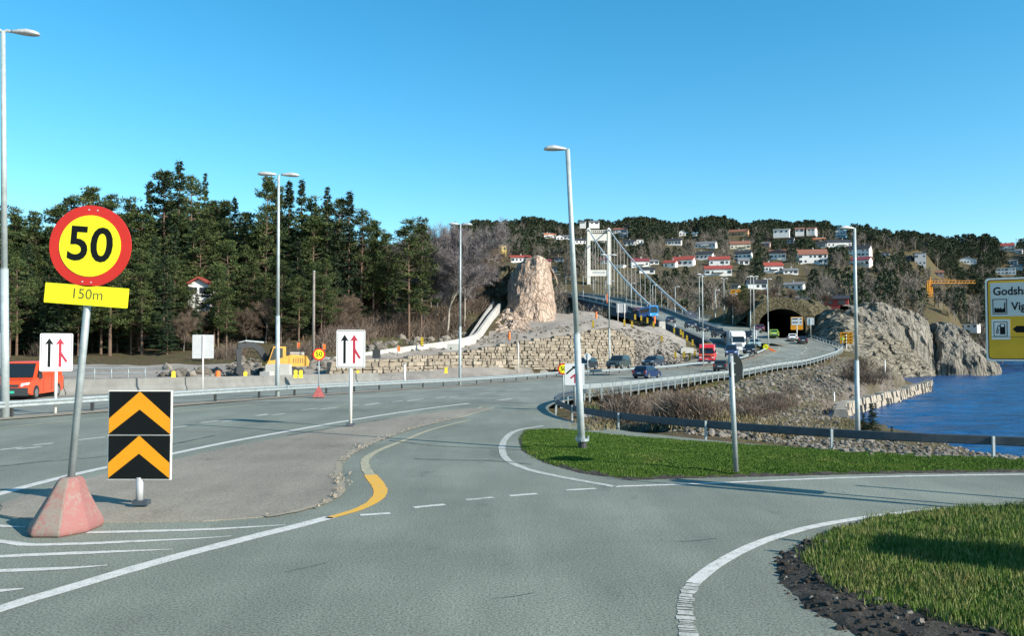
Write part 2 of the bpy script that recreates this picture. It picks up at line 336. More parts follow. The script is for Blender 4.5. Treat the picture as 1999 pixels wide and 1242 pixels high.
ONC_R = V3([(-40.6, -10, 0), (-29.6, 10, 0), (-22.6, 22, 0), (-18.8, 29.4, 0), (-14.3, 38.8, 0), (-12.1, 45.3, -.1), (-7.8, 57.9, -.34), (-5.2, 64.4, -.46), (1.1, 81.4, -.64), (5.2, 92, -.67), (10.8, 100.4, -.69), (20, 112.4, -.5), (26.3, 120.4, -.2), (30.9, 126.5, -.1), (36.5, 134.6, .4), (41, 143, 1.0), (44.5, 152, 2.3), (45, 165, 4.3), (43.6, 195, 8.35), (42.5, 250, 15), (29.5, 390, 28.3), (12, 525, 37)])
OLD_C = V3([(49.5, 160, 3.4), (50.5, 175, 5.6), (50.5, 200, 8.4), (48, 235, 11.6), (44.5, 300, 16), (42.5, 400, 21.5), (44, 560, 24.5), (46, 740, 25.5), (47, 830, 26)])
def resample(pts, n):
    L = [0.0]
    for a, b in zip(pts, pts[1:]): L.append(L[-1] + (b - a).length)
    out = []
    for k in range(n):
        s = L[-1] * k / (n - 1); i = 0
        while i < len(L) - 2 and L[i + 1] < s: i += 1
        t = (s - L[i]) / max(1e-6, L[i + 1] - L[i])
        p0 = pts[max(i - 1, 0)]; p1 = pts[i]; p2 = pts[i + 1]; p3 = pts[min(i + 2, len(pts) - 1)]
        m1 = (p2 - p0) / max(1e-6, (p2 - p0).length) * (p2 - p1).length; m2 = (p3 - p1) / max(1e-6, (p3 - p1).length) * (p2 - p1).length
        h = t * t * t; q = t * t
        out.append(p1 * (2 * h - 3 * q + 1) + m1 * (h - 2 * q + t) + p2 * (3 * q - 2 * h) + m2 * (h - q))
    return out
def polyline_step(pts, step):
    L = sum((b - a).length for a, b in zip(pts, pts[1:])); return resample(pts, max(2, int(L / step) + 1))
def offset_line(pts, w):
    o = []
    for i, p in enumerate(pts):
        t = pts[min(i + 1, len(pts) - 1)] - pts[max(i - 1, 0)]; t.z = 0; t.normalize(); o.append(p + Vector((-t.y, t.x, 0)) * w)
    return o
def strip_mb(L, R, k=6, drop=0.0):
    mb = MB(); n = len(L)
    for i in range(n):
        for j in range(k + 1):
            p = L[i].lerp(R[i], j / k); mb.v.append((p.x, p.y, p.z - drop))
    for i in range(n - 1):
        for j in range(k):
            a = i * (k + 1) + j; mb.f.append((a, a + 1, a + k + 2, a + k + 1)); mb.m.append(0)
    return mb
mL = resample(RAIL_L[4:], 90); mR = resample([Vector((2.1, 37.5, 0))] + RAIL_R + [Vector((70.5, 215, 5.1))], 90)
main_mb = strip_mb(mL, mR, 8, -.004)
oL = resample(ONC_L, 130); oR = resample(ONC_R, 130)
onc_mb = strip_mb(oL, oR, 6)
cc = resample(OLD_C, 90); old_mb = strip_mb(offset_line(cc, 4.5), offset_line(cc, -4.5), 4, -.01)
NEAR = [(-70, -25), (70, -25), (70, -6), (60, -3), (40, 5), (20, 13.5), (11.5, 18.2), (8.6, 19.6), (5.8, 21.9), (3.6, 24.5), (2.3, 27.2), (1.7, 29.9), (1.5, 32.6), (1.55, 34.8), (1.9, 37), (2.1, 37.5), (-13.7, 38.5), (-18.2, 29.2), (-22, 22), (-29, 10), (-40, -10), (-70, -20)]
near_mb = MB(); near_mb.poly([(x, y, 0.0) for x, y in NEAR][::1])
# ------------------------------------------------------------------ terrain: one sheet through measured points
CP = []
def cp(px, py, d): CP.append(tuple(at(px, py, d)))
def cw(x, y, z): CP.append((x, y, z))
for x in (-60, -40, -25, -12, 0, 6):
    for y in (2, 15, 30): cw(x, y, -.1)
for p in RAIL_L[4:] + RAIL_R[::2]: cw(p.x, p.y, p.z - .35)
for p in ONC_L[3:14]: cw(p.x, p.y, p.z - .3)
for p in RAIL_RAMP[:9]: cw(p.x, p.y, -.12)
for x, y, z in ((20, 5, -.1), (40, -5, -.1), (12, 10, -.1), (60, -20, -.1)): cw(x, y, z)
# embankment towards the sea and the stony shelf
for x, y, z in ((5.5, 30, -.55), (8.2, 26.5, -.6), (11, 24, -.6), (14.5, 21.5, -.5), (22, 17, -.5), (42, 9.5, -.5), (60, 3, -.6),
                (17, 33, -1.7), (28, 30, -2.4), (22, 45, -3.1), (30, 45, -4.6), (45, 30, -4.8), (70, 20, -5), (6, 42, -.9), (9.5, 47, -1.5), (14, 55, -2.0), (22, 70, -2.6), (30, 82, -2.6), (14, 45, -2.1),
                (22, 58, -2.9), (29, 70, -3.1), (28.5, 62, -3.1), (26.5, 55, -3.2), (33, 80, -3.0), (40, 95, -2.4), (50, 108, -1.8), (60, 118, -2.6), (66, 128, -3.0), (48, 100, -2.7), (64, 138, -3.4), (56, 128, -1.0), (72, 148, -3.8), (62, 146, -.5), (65, 158, 1.6), (70, 160, -2), (78, 176, -4.5), (90, 186, -5), (104, 204, -5), (118, 206, -5), (74, 185, 0), (86, 196, 0)): cw(x, y, z)
for x, y in ((36, 70), (45, 85), (60, 100), (76, 118), (95, 140), (60, 55), (90, 90), (130, 130), (120, 60), (180, 160), (150, 200), (200, 250), (140, 250), (230, 330), (190, 380), (260, 430), (300, 300), (500, 380), (260, 130), (400, 200), (125, 172), (128, 220)): cw(x, y, -9)
# headland under the cliffs and tunnel hill
for x, y, z in ((68, 208, 12), (88, 218, 9), (55, 205, 14), (62, 240, 15.5), (95, 240, 11), (108, 225, 2)): cw(x, y, z)
# construction shelf, stone wall terrace, rubble tip
for a in ((0, 712, 80), (150, 712, 80), (300, 722, 78), (420, 726, 76), (540, 735, 74), (640, 726, 82), (640, 700, 92), (560, 690, 92), (450, 700, 90), (300, 698, 90), (100, 704, 88), (-150, 708, 85),
          (750, 690, 100), (880, 688, 106), (1000, 668, 118), (1080, 655, 124), (1150, 640, 130), (1190, 637, 134), (900, 672, 118), (1000, 648, 128), (1080, 632, 138), (1130, 614, 150), (1180, 622, 150), (1100, 618, 160), (1240, 642, 148),
          (1250, 708, 128), (1350, 702, 134), (1310, 672, 146), (1200, 690, 124), (1290, 640, 156), (940, 610, 142), (880, 650, 128), (930, 590, 150), (820, 660, 122), (700, 645, 118), (500, 672, 104), (300, 680, 104), (100, 684, 104), (-200, 680, 104)): cp(*a)
# wooded hill on the left
for a in ((700, 590, 150), (500, 590, 140), (300, 590, 135), (100, 600, 135), (-200, 600, 135), (850, 575, 165), (300, 535, 170), (100, 540, 170), (600, 545, 170), (800, 560, 185), (950, 568, 190), (-200, 540, 170), (-500, 540, 170), (300, 540, 260), (700, 560, 260), (900, 580, 260), (-300, 540, 260)): cp(*a)
for a in ((1000, 556, 175), (1040, 570, 185), (1060, 628, 165)): cp(*a)
# sound below the bridges, far bank and town hill
for x, y, z in ((10, 300, 2), (30, 300, 3), (25, 230, 5), (60, 300, 4)): cw(x, y, z)
for px in (900, 1000, 1100, 1200, 1300, 1400, 1500):
    for py, d in ((612, 330), (575, 370), (545, 420), (512, 500), (484, 610), (456, 760)): cp(px, py + 0, d)
for px in (1600, 1700, 1800):
    for py, d in ((600, 300), (575, 350), (545, 420), (515, 500), (490, 610), (466 if px < 1750 else 482, 760)): cp(px, py, d)
for px in (1900, 2000, 2150, 2400):
    for py, d in ((697, 500), (660, 520), (640, 545), (600, 590), (560, 640), (520, 710), (482, 820)): cp(px, py, d)
for a in ((1090, 645, 190), (1110, 655, 212), (1150, 655, 218), (1090, 655, 250), (1150, 665, 262), (1060, 640, 215), (1130, 640, 180), (1085, 638, 168)): cp(*a)
cp(1860, 648, 460); cp(1890, 672, 470)
for px in (700, 900, 1100, 1300, 1500, 1700, 1900, 2200): cp(px, 520, 1200)
for px in (-400, 0, 400): cp(px, 560, 600)
CPA = np.array(CP); PX = CPA[:, :2]; PZ = CPA[:, 2]
def phi(r): return r
Am = phi(np.linalg.norm(PX[:, None] - PX[None], axis=2)); nn = len(PX)
Am += np.eye(nn) * .35
Bm = np.block([[Am, np.ones((nn, 1)), PX], [np.ones((1, nn)), np.zeros((1, 3))], [PX.T, np.zeros((2, 3))]])
WT = np.linalg.solve(Bm, np.concatenate([PZ, np.zeros(3)]))
def tz(x, y):
    P = np.stack([np.ravel(x), np.ravel(y)], 1); out = np.empty(len(P))
    for i in range(0, len(P), 8000):
        q = P[i:i + 8000]; out[i:i + 8000] = phi(np.linalg.norm(q[:, None] - PX[None], axis=2)) @ WT[:nn] + WT[nn] + q @ WT[nn + 1:]
    return out
NA, NRAD = 460, 210
ang = np.radians(np.linspace(-82, 82, NA)); rad = 3.0 * (1700 / 3.0) ** (np.linspace(0, 1, NRAD))
AA, RR = np.meshgrid(ang, rad); GX = (RR * np.sin(AA)).ravel(); GY = (RR * np.cos(AA)).ravel()
GZ = tz(GX, GY)
amp = np.clip((np.hypot(GX, GY) - 18) / 60, 0, 1) * .35 + np.clip((np.hypot(GX, GY) - 250) / 400, 0, 1) * 1.5
GZ += np.array([noise.fractal(Vector((x * .22, y * .22, 3.1)), 1.0, 2.1, 5) for x, y in zip(GX, GY)]) * amp
SEA = [(22.5, 69), (25.8, 67.5), (27.3, 73), (28.6, 76.4), (32, 83.2), (37, 90.6), (44.4, 100), (53, 115), (61, 127), (63, 133), (70, 142), (80, 158), (92, 172), (104, 188), (112, 196), (122, 200), (133, 222), (150, 262), (170, 330), (215, 400), (260, 460), (330, 500), (700, 500), (700, -60), (90, -60), (75, 16), (48, 34), (32, 46), (27, 58)]
sm = inpoly(GX, GY, SEA); GZ[sm] = np.minimum(GZ[sm], -7.0)
def carve(L, R, drop=.3, extra=1.2):
    P = []
    for a, b in zip(L, R):
        w = max(1, int((b - a).length / 2.2))
        P += [tuple(a.lerp(b, t / w)) for t in range(w + 1)]
    P = np.array(P)
    near = (GX > P[:, 0].min() - 4) & (GX < P[:, 0].max() + 4) & (GY > P[:, 1].min() - 4) & (GY < P[:, 1].max() + 4)
    idx = np.where(near)[0]
    for i in range(0, len(idx), 3000):
        k = idx[i:i + 3000]; D = np.hypot(GX[k][:, None] - P[None, :, 0], GY[k][:, None] - P[None, :, 1]); j = D.argmin(1)
        hit = D[np.arange(len(k)), j] < extra + 1.1
        GZ[k[hit]] = np.minimum(GZ[k[hit]], P[j[hit], 2] - drop)
carve(mL, mR); carve(oL[:85], oR[:85]); carve(offset_line(cc[:14], 4.5), offset_line(cc[:14], -4.5))
GZ[inpoly(GX, GY, NEAR)] = -.25
idx = np.arange(NA * NRAD).reshape(NRAD, NA)
faces = np.stack([idx[:-1, :-1].ravel(), idx[:-1, 1:].ravel(), idx[1:, 1:].ravel(), idx[1:, :-1].ravel()], 1)
gme = npmesh('ground', np.stack([GX, GY, GZ], 1), faces, MAT['ground'], smooth=True)
GRV = [[at(*a) for a in ((630, 706, 82), (750, 700, 88), (900, 686, 101), (1000, 668, 109), (1100, 654, 115), (1190, 638, 122), (1235, 664, 126), (1240, 716, 121), (1350, 706, 128), (1392, 692, 138), (1300, 636, 160), (1240, 612, 200), (1130, 605, 160), (1090, 622, 150), (1000, 640, 139), (960, 650, 128), (930, 652, 120), (760, 680, 102), (630, 700, 92))],
       [Vector(p) for p in ((-60, 28, 0), (-28, 36, 0), (-24.5, 43, 0), (-20.5, 55, 0), (-12, 74, 0), (-1.5, 96, 0), (13, 120, 0), (16, 126, 0), (8, 113, 0), (-6, 100, 0), (-14, 88, 0), (-22, 88, 0), (-34, 84, 0), (-50, 78, 0), (-60, 70, 0))]]
fcx = GX[faces].mean(1); fcy = GY[faces].mean(1)
gi = np.zeros(len(faces), np.int32)
for P_ in GRV: gi[inpoly(fcx, fcy, [(p.x, p.y) for p in P_])] = 1
SCR = [at(*a) for a in ((1100, 775, 41.5), (1270, 760, 60), (1402, 741, 85), (1580, 712, 122), (1640, 686, 150), (1700, 735, 152), (1812, 745, 131), (1800, 762, 118), (1640, 800, 77), (1640, 860, 60), (1480, 862, 30), (1300, 848, 30), (1140, 832, 32))]
gi[inpoly(fcx, fcy, [(p.x, p.y) for p in SCR])] = 2
ROUGH = np.array([(noise.noise(Vector((x * .9, y * .9, 2))) * .5 + noise.noise(Vector((x * .35, y * .35, 9))) * .9) for x, y in zip(GX, GY)])
gm_ = np.zeros(len(GX), bool)
for P_, a_ in ((GRV[0], .45), (SCR, .38)): gm_ |= inpoly(GX, GY, [(p.x, p.y) for p in P_]); GZ = np.where(inpoly(GX, GY, [(p.x, p.y) for p in P_]), GZ + ROUGH * a_, GZ)
carve(mL, mR, .15); carve(oL[:85], oR[:85], .15)
gme.vertices.foreach_set('co', np.stack([GX, GY, GZ], 1).astype(np.float32).ravel()); gme.update()
gme.materials.append(MAT['gravel']); gme.materials.append(MAT['scree']); gme.polygons.foreach_set('material_index', gi)
struct(link('ground', gme), label='brown stony ground, embankments and wooded hills around the road')
struct(near_mb.build('road', MAT['asphalt']), label='grey asphalt of the slip road in front')
struct(main_mb.build('main_road', MAT['asphalt_far']), label='pale asphalt lanes curving right to the tunnel')
struct(onc_mb.build('oncoming_road', MAT['asphalt_far']), label='pale asphalt lanes coming down from the bridge')
xs_ = np.concatenate([np.arange(20, 150, .42), np.linspace(150, 330, 160), [500, 900]]); ys_ = np.concatenate([[-60, 0], np.arange(22, 130, .42), np.linspace(130.4, 300, 210), np.linspace(303, 620, 120), [900, 1300]])
wx, wy = np.meshgrid(xs_, ys_); sh_ = wx.shape; wx = wx.ravel(); wy = wy.ravel()
sc_ = 1 + np.clip(np.hypot(wx, wy) - 70, 0, 600) / 130
wz = np.array([noise.fractal(Vector((x * .2 / s, y * .9 / s, 1.7)), .8, 2.1, 4) for x, y, s in zip(wx, wy, np.minimum(sc_, 3))]) * .15 * np.minimum(sc_, 3)
f_ = np.arange(len(wx)).reshape(sh_)
struct(link('sea', npmesh('sea', np.stack([wx, wy, -4 + wz], 1), np.stack([f_[:-1, :-1].ravel(), f_[:-1, 1:].ravel(), f_[1:, 1:].ravel(), f_[1:, :-1].ravel()], 1), MAT['water'], smooth=True)), label='deep blue choppy sea water')
fj = MB(); fj.poly([(-100, 200, -4.3), (20, 200, -4.3), (20, 1300, -4.3), (-100, 1300, -4.3)]); struct(fj.build('fjord', MAT['water']), label='dark water of the sound below the bridges')

# combined ray target for placing things by where they stand
AV = [tuple(v) for v in np.stack([GX, GY, GZ], 1)]; AF = [tuple(f) for f in faces.tolist()]
for mbx in (near_mb, main_mb, onc_mb, old_mb):
    o = len(AV); AV += mbx.v; AF += [tuple(i + o for i in f) for f in mbx.f]
BVH = BVHTree.FromPolygons(AV, AF)
CAMV = Vector((0, 0, CAMZ))
def G(px, py):
    h = BVH.ray_cast(CAMV, rdir(px, py).normalized())
    return h[0] if h[0] else at(px, py, 500)
def gz(x, y):
    h = BVH.ray_cast(Vector((x, y, 300)), Vector((0, 0, -1)))
    return h[0].z if h[0] else 0.0
def stand(px, d):            # ground point in the direction of px at depth d
    x = (px - CX) / F * d * 1.0; return Vector((x, d, gz(x, d)))

# ------------------------------------------------------------------ traffic islands, verges, markings
def island(name, pts, z, mat, rough=0.0, step=.5, label=None):
    pts = [Vector((p[0], p[1], 0)) for p in pts]; pts.append(pts[0]); q = polyline_step_lin(pts, step)[:-1]
    if rough: q = [p + Vector((noise.noise(p * 1.3), noise.noise(p * 1.3 + Vector((9, 3, 1))), 0)) * rough for p in q]
    mb = MB(); n = len(q)
    mb.add([(p.x, p.y, -.02) for p in q] + [(p.x, p.y, z) for p in q], [(i, (i + 1) % n, n + (i + 1) % n, n + i) for i in range(n)] + [tuple(range(n, 2 * n))])
    return struct(mb.build(name, mat, fixn=True), label=label)
def polyline_step_lin(pts, step):
    out = []
    for a, b in zip(pts, pts[1:]):
        k = max(1, int((b - a).length / step))
        out += [a.lerp(b, t / k) for t in range(k)]
    return out + [pts[-1]]
def px_curve(pp, step=.35, z=None):
    w = [flat(*p) if z is not None else G(*p) for p in pp]
    return resample(w, max(3, int(sum((b - a).length for a, b in zip(w, w[1:])) / step)))
ISL = [(0, 1006), (60, 1016), (180, 1021), (400, 1019), (500, 1012), (560, 1004), (620, 988), (655, 970), (668, 955), (660, 925), (668, 900), (700, 878), (760, 853), (830, 830), (900, 815), (965, 796), (900, 799), (800, 812), (685, 831), (560, 853), (450, 874), (330, 901), (200, 929), (100, 953), (40, 972), (0, 985)]
island('traffic_island', [flat(*p) for p in ISL], .012, MAT['island'], .06, .3, 'brownish grey paved traffic island with crumbling edge')
def ribbon(mb, pts, w, z=.006, mi=0, ragged=0.0, flatten=True):
    ww = w if isinstance(w, list) else [w] * len(pts); n = len(pts)
    if len(ww) != n: ww = list(np.interp(np.linspace(0, 1, n), np.linspace(0, 1, len(ww)), ww))
    L = []
    for i, p in enumerate(pts):
        t = pts[min(i + 1, n - 1)] - pts[max(i - 1, 0)]; t.z = 0; t.normalize(); nrm = Vector((-t.y, t.x, 0))
        e1 = ww[i] / 2 * (1 + ragged * noise.noise(p * 6)); e2 = ww[i] / 2 * (1 + ragged * noise.noise(p * 6 + Vector((5, 5, 5))))
        L.append((p + nrm * e1 + Vector((0, 0, z)), p - nrm * e2 + Vector((0, 0, z))))
    o = len(mb.v)
    for a, b in L: mb.v += [tuple(a), tuple(b)]
    for i in range(n - 1): mb.f.append((o + 2 * i, o + 2 * i + 1, o + 2 * i + 3, o + 2 * i + 2)); mb.m.append(mi)
sand = MB(); _k = px_curve([(520, 1011), (565, 1003), (622, 987), (655, 971), (666, 955), (659, 925), (668, 900), (702, 877), (760, 853), (830, 831), (905, 815)], .12, 0)
ribbon(sand, [p + Vector((0, 0, .012)) for p in _k], [.10, .17, .12, .22, .12, .18, .10], .004, ragged=.9)
struct(sand.build('sandy_kerb_edge', worn('sandy_kerb', (.30, .25, .165), (.20, .182, .152), 1.0, 5)), label='sandy worn edge of the traffic island')
mb = MB()    # crumbling kerb crust along the island edge
kerb = px_curve([(500, 1012), (560, 1004), (620, 988), (655, 970), (668, 955), (660, 925), (668, 900), (700, 878), (760, 853), (830, 830), (900, 815)], .10, 0)
for p in kerb:
    d = p.y; dens = noise.noise(p * .8) + .35
    for k in range(2):
        if RNG.random() < dens:
            s = RNG.uniform(.010, .034); q = p + Vector((RNG.gauss(0, .09), RNG.gauss(0, .09), 0))
            mb.box((q.x, q.y, .05 + s * .25), (s * 1.6, s * 1.3, s * .8), RNG.uniform(0, 3), 0, (.6, .6))
struct(mb.build('broken_kerb', M('kerb_crumbs', (.24, .205, .155), .95, 0, .35, 3)), 'stuff', 'crumbled edge of the traffic island')
W = MB(); OLD = MB(); Y = MB(); PY = MB()
ribbon(W, px_curve([(-120, 1000), (0, 965), (100, 938), (200, 915), (330, 888), (450, 863), (560, 843), (685, 821), (800, 803), (900, 790), (1000, 779)]), .22)
ribbon(W, px_curve([(-200, 1262), (0, 1190), (150, 1145), (330, 1092), (480, 1053), (600, 1023), (645, 1011)], .3, 0), [.20, .22, .24, .22], ragged=.2)
for pp in ([(-60, 1024), (0, 1028), (50, 1031)], [(170, 1041), (400, 1035), (557, 1026)], [(-60, 1052), (0, 1058), (65, 1065), (360, 1054), (452, 1048)], [(-60, 1095), (0, 1088), (160, 1081), (337, 1074)], [(-60, 1120), (0, 1116), (130, 1111), (210, 1105)], [(-60, 1163), (0, 1155), (46, 1151)]):
    ribbon(W, px_curve(pp, .15, 0), [.13, .14, .12, .03], ragged=.3)
for i, (a, b, c, d) in enumerate(((703, 1007, 762, 1003), (808, 992, 868, 986), (910, 977, 963, 972), (995, 969, 1048, 965), (1105, 958, 1163, 955))):
    ribbon(OLD if i == 2 else W, px_curve([(a, b), ((a + c) / 2, (b + d) / 2), (c, d)], .1, 0), .12, ragged=.25)
ribbon(OLD, px_curve([(1060, 832), (1010, 841), (988, 856), (980, 875), (990, 898), (1030, 917), (1100, 933), (1200, 951)], .2, 0), .17, ragged=.25)
ribbon(W, px_curve([(1200, 951), (1400, 944), (1560, 937), (1750, 931), (2000, 927), (2300, 924)], .3, 0), .12, ragged=.2)
ribbon(W, px_curve([(2300, 968), (2000, 985), (1850, 993), (1700, 1010), (1580, 1031), (1480, 1062), (1400, 1103), (1352, 1140)], .2, 0), [.12, .13, .14, .155, .16], ragged=.1)
_w = px_curve([(1352, 1141), (1340, 1170), (1338, 1205), (1346, 1245), (1370, 1300)], .02, 0); _i = 0
while _i < len(_w) - 6:
    _n = RNG.randint(2, 7); ribbon(OLD, _w[_i:_i + _n], .165 * RNG.uniform(.85, 1.0), ragged=.5); _i += _n - 1 + RNG.choice((1, 1, 2))
DASH = [(0, 879, 44, 874), (65, 870, 103, 866), (32, 878, 81, 873), (150, 860, 206, 854), (329, 837, 365, 832), (392, 826, 426, 822), (432, 824, 463, 820), (495, 813, 523, 810), (531, 811, 556, 808), (495, 813, 522, 809), (590, 801, 619, 798), (624, 800, 658, 796), (682, 792.5, 701, 791), (712, 792, 740, 787), (766, 785, 786, 783), (795, 783.5, 827, 779), (851, 778, 870, 775.5), (877, 776, 895, 774), (936, 769, 968, 766), (990, 761.5, 1007, 760), (1017, 761, 1036, 759), (1090, 752, 1110, 750), (1140, 747, 1160, 745)]
for a, b, c, d in DASH: ribbon(W, px_curve([(a, b), ((a + c) / 2, (b + d) / 2), (c, d)], .3), .13)
ribbon(PY, px_curve([(-100, 846), (0, 836), (200, 817), (330, 806), (600, 781), (760, 768), (900, 757), (1000, 750)], 1), .13)
ribbon(Y, px_curve([(640, 1013), (700, 995), (733, 977), (743, 960), (735, 943), (722, 928)], .12, 0), [.13, .17, .24, .26, .26], ragged=.15)
ribbon(PY, px_curve([(722, 928), (713, 912), (715, 896), (740, 880), (790, 860), (840, 840), (918, 820)], .15, 0), [.2, .16, .13, .12], ragged=.4)
ribbon(PY, px_curve([(921, 804), (941, 794)], .3), .1)
# markings further along the main road and on the bridge
for t, w in ((.955, .2), ):
    ribbon(W, [a.lerp(b, t) + Vector((0, 0, .004)) for a, b in zip(mL, mR)][6:78], w)
for i in range(24, 76, 2):
    ribbon(W, [mL[i].lerp(mR[i], .52), mL[i + 1].lerp(mR[i + 1], .52)], .17, .02)
ribbon(PY, [a.lerp(b, .16) for a, b in zip(mL, mR)][30:76], .2, .02)
ribbon(W, [a.lerp(b, .07) for a, b in zip(oL, oR)][20:100], .18, .02); ribbon(W, [a.lerp(b, .94) for a, b in zip(oL, oR)][20:100], .18, .02)
for i in range(20, 100, 2): ribbon(W, [oL[i].lerp(oR[i], .5), oL[i + 1].lerp(oR[i + 1], .5)], .15, .02)
struct(W.build('white_road_markings', MAT['white_paint'])); struct(OLD.build('worn_road_markings', MAT['old_paint']))
struct(Y.build('yellow_road_markings', MAT['yellow_paint'])); struct(PY.build('faded_road_markings', MAT['pale_yellow']))
# brown verge under the central guardrail
vg = MB(); a = [p + Vector((0, 0, .03)) for p in resample(RAIL_L[:19], 120)]
ribbon(vg, offset_line(a, -.1), 1.7, .0, ragged=.15)
struct(vg.build('verge', MAT['island']), label='brownish gravel verge under the central guardrail')
# patches and cracks of tar on the road
tar = M('tar_seal', (.05, .056, .055), .6, 0, .2, 3); tb = MB()
for pp in ([(760, 861), (860, 872), (975, 877), (1100, 885)], [(808, 897), (870, 899), (960, 901), (1040, 908)], [(330, 912), (250, 935), (130, 950)][:0] or [(0, 912), (90, 902), (200, 893), (330, 870), (420, 851)], [(560, 852), (640, 838), (760, 818)]):
    ribbon(tb, px_curve(pp, .12, 0), .045, .018, ragged=1.2)
for pp in ([(556, 1118), (585, 1112), (640, 1099)], [(962, 1170), (1000, 1166), (1046, 1158)], [(1290, 1055), (1340, 1058), (1400, 1052)]):
    ribbon(tb, px_curve(pp, .06, 0), .010, .004, ragged=2.2)
struct(tb.build('tar_seams', tar))

# grass islands
TRI = [(1025, 841), (1012, 858), (1018, 880), (1060, 903), (1130, 924), (1230, 938), (1400, 933), (1700, 926), (2000, 922), (2300, 919), (2300, 910), (2000, 897), (1700, 885), (1430, 868), (1200, 850), (1090, 838)]
TRIW = [flat(*p) for p in TRI]
LOW = [(2300, 972), (2000, 990), (1860, 996), (1720, 1013), (1610, 1045), (1545, 1075), (1522, 1105), (1532, 1140), (1570, 1180), (1640, 1218), (1720, 1260), (1850, 1330), (2100, 1500), (3300, 1500), (3300, 1000)]
LOWW = [flat(*p) for p in LOW]
def mound(name, W_, h, soilw, label):
    pl = [(p.x, p.y) for p in W_]; xs = [p[0] for p in pl]; ys = [p[1] for p in pl]
    e = np.array(polyline_xy(pl)); st = .09
    gx, gy = np.meshgrid(np.arange(min(xs), max(xs) + st, st), np.arange(min(ys), max(ys) + st, st)); sh = gx.shape
    fx, fy = gx.ravel(), gy.ravel(); ins = inpoly(fx, fy, pl)
    D = np.full(len(fx), 9.0)
    for i in range(0, len(fx), 4000): D[i:i + 4000] = np.sqrt(((fx[i:i + 4000, None] - e[None, :, 0]) ** 2 + (fy[i:i + 4000, None] - e[None, :, 1]) ** 2).min(1))
    D = np.where(ins, D, -D)
    z = np.array([noise.fractal(Vector((x * 2.2, y * 2.2, 0)), 1, 2, 4) for x, y in zip(fx, fy)])
    zz = np.where(D > -.12, -.02 + h * (1 - np.exp(-np.clip(D + .1, 0, 9) / .45)) + (z * .03 + np.where(D < soilw(fx, fy) + .1, .05 * np.abs(np.roll(z, 3)), 0)) * np.clip(D + .15, 0, .5) / .5, -.1)
    f = np.arange(len(fx)).reshape(sh); fc = np.stack([f[:-1, :-1].ravel(), f[:-1, 1:].ravel(), f[1:, 1:].ravel(), f[1:, :-1].ravel()], 1)
    keep = (D[fc] > -.25).any(1); fc = fc[keep]
    sw = soilw(fx, fy) + z * .12
    mi = (D[fc].mean(1) < sw[fc].mean(1)).astype(int)
    me = npmesh(name, np.stack([fx, fy, zz], 1), fc, [MAT['turf'], MAT['soil']], mi, True)
    struct(link(name, me), label=label)
    return fx, fy, zz, D, sw
def polyline_xy(pl):
    o = []
    for i in range(len(pl)):
        a = np.array(pl[i]); b = np.array(pl[(i + 1) % len(pl)]); k = max(1, int(np.hypot(*(b - a)) / .12))
        o += [tuple(a + (b - a) * t / k) for t in range(k)]
    return o
tri = mound('grass_verge', TRIW, .10, lambda x, y: np.where(y < 17.5 + 0 * x, .16, .05), 'smooth green grass triangle between slip road and guardrail')
def lowsoil(x, y): return np.interp(y, [6.2, 7.4, 8.0, 8.7, 9.5, 10.4, 11.2], [1.3, .72, .52, .42, .32, .2, .02]) * (x < 9)
low = mound('grass_island', LOWW, .16, lowsoil, 'green grass island at the lower right with dark broken soil edge')
def blades(name, data, n, hmin, hmax, wid, lim, label, mat='blade'):
    fx, fy, zz, D, sw = data; ok = np.where((D > np.maximum(sw, 0) * .85 + .02) & (fy < lim[1]) & (fy > lim[0]) & (fx < lim[2]))[0]
    w = 1 / np.maximum(fy[ok], 3) ** 1.2; k = NR.choice(ok, n, p=w / w.sum())
    x = fx[k] + NR.uniform(-.09, .09, n); y = fy[k] + NR.uniform(-.09, .09, n); z = zz[k] - .01
    clump = np.array([noise.noise(Vector((a * 1.7, b * 1.7, 4))) for a, b in zip(x, y)])
    h = NR.uniform(hmin, hmax, n) * (1 + .7 * clump); th = NR.uniform(0, 2 * np.pi, n); lean = NR.uniform(0, .6, n) * h; tl = NR.uniform(0, 2 * np.pi, n); wd = wid * NR.uniform(.6, 1.4, n)
    v = np.empty((n, 3, 3))
    v[:, 0] = np.stack([x - np.cos(th) * wd, y - np.sin(th) * wd, z], 1); v[:, 1] = np.stack([x + np.cos(th) * wd, y + np.sin(th) * wd, z], 1)
    v[:, 2] = np.stack([x + np.cos(tl) * lean, y + np.sin(tl) * lean, z + h], 1)
    me = npmesh(name, v.reshape(-1, 3), np.arange(3 * n).reshape(n, 3), MAT[mat]); struct(link(name, me), 'stuff', label)
blades('grass', low, 120000, .03, .10, .006, (5.5, 14, 11), 'green and straw coloured grass blades on the lower right island')
blades('grass', tri, 90000, .015, .04, .011, (13, 31, 18), 'short green grass on the triangle beside the slip road', 'lawn')
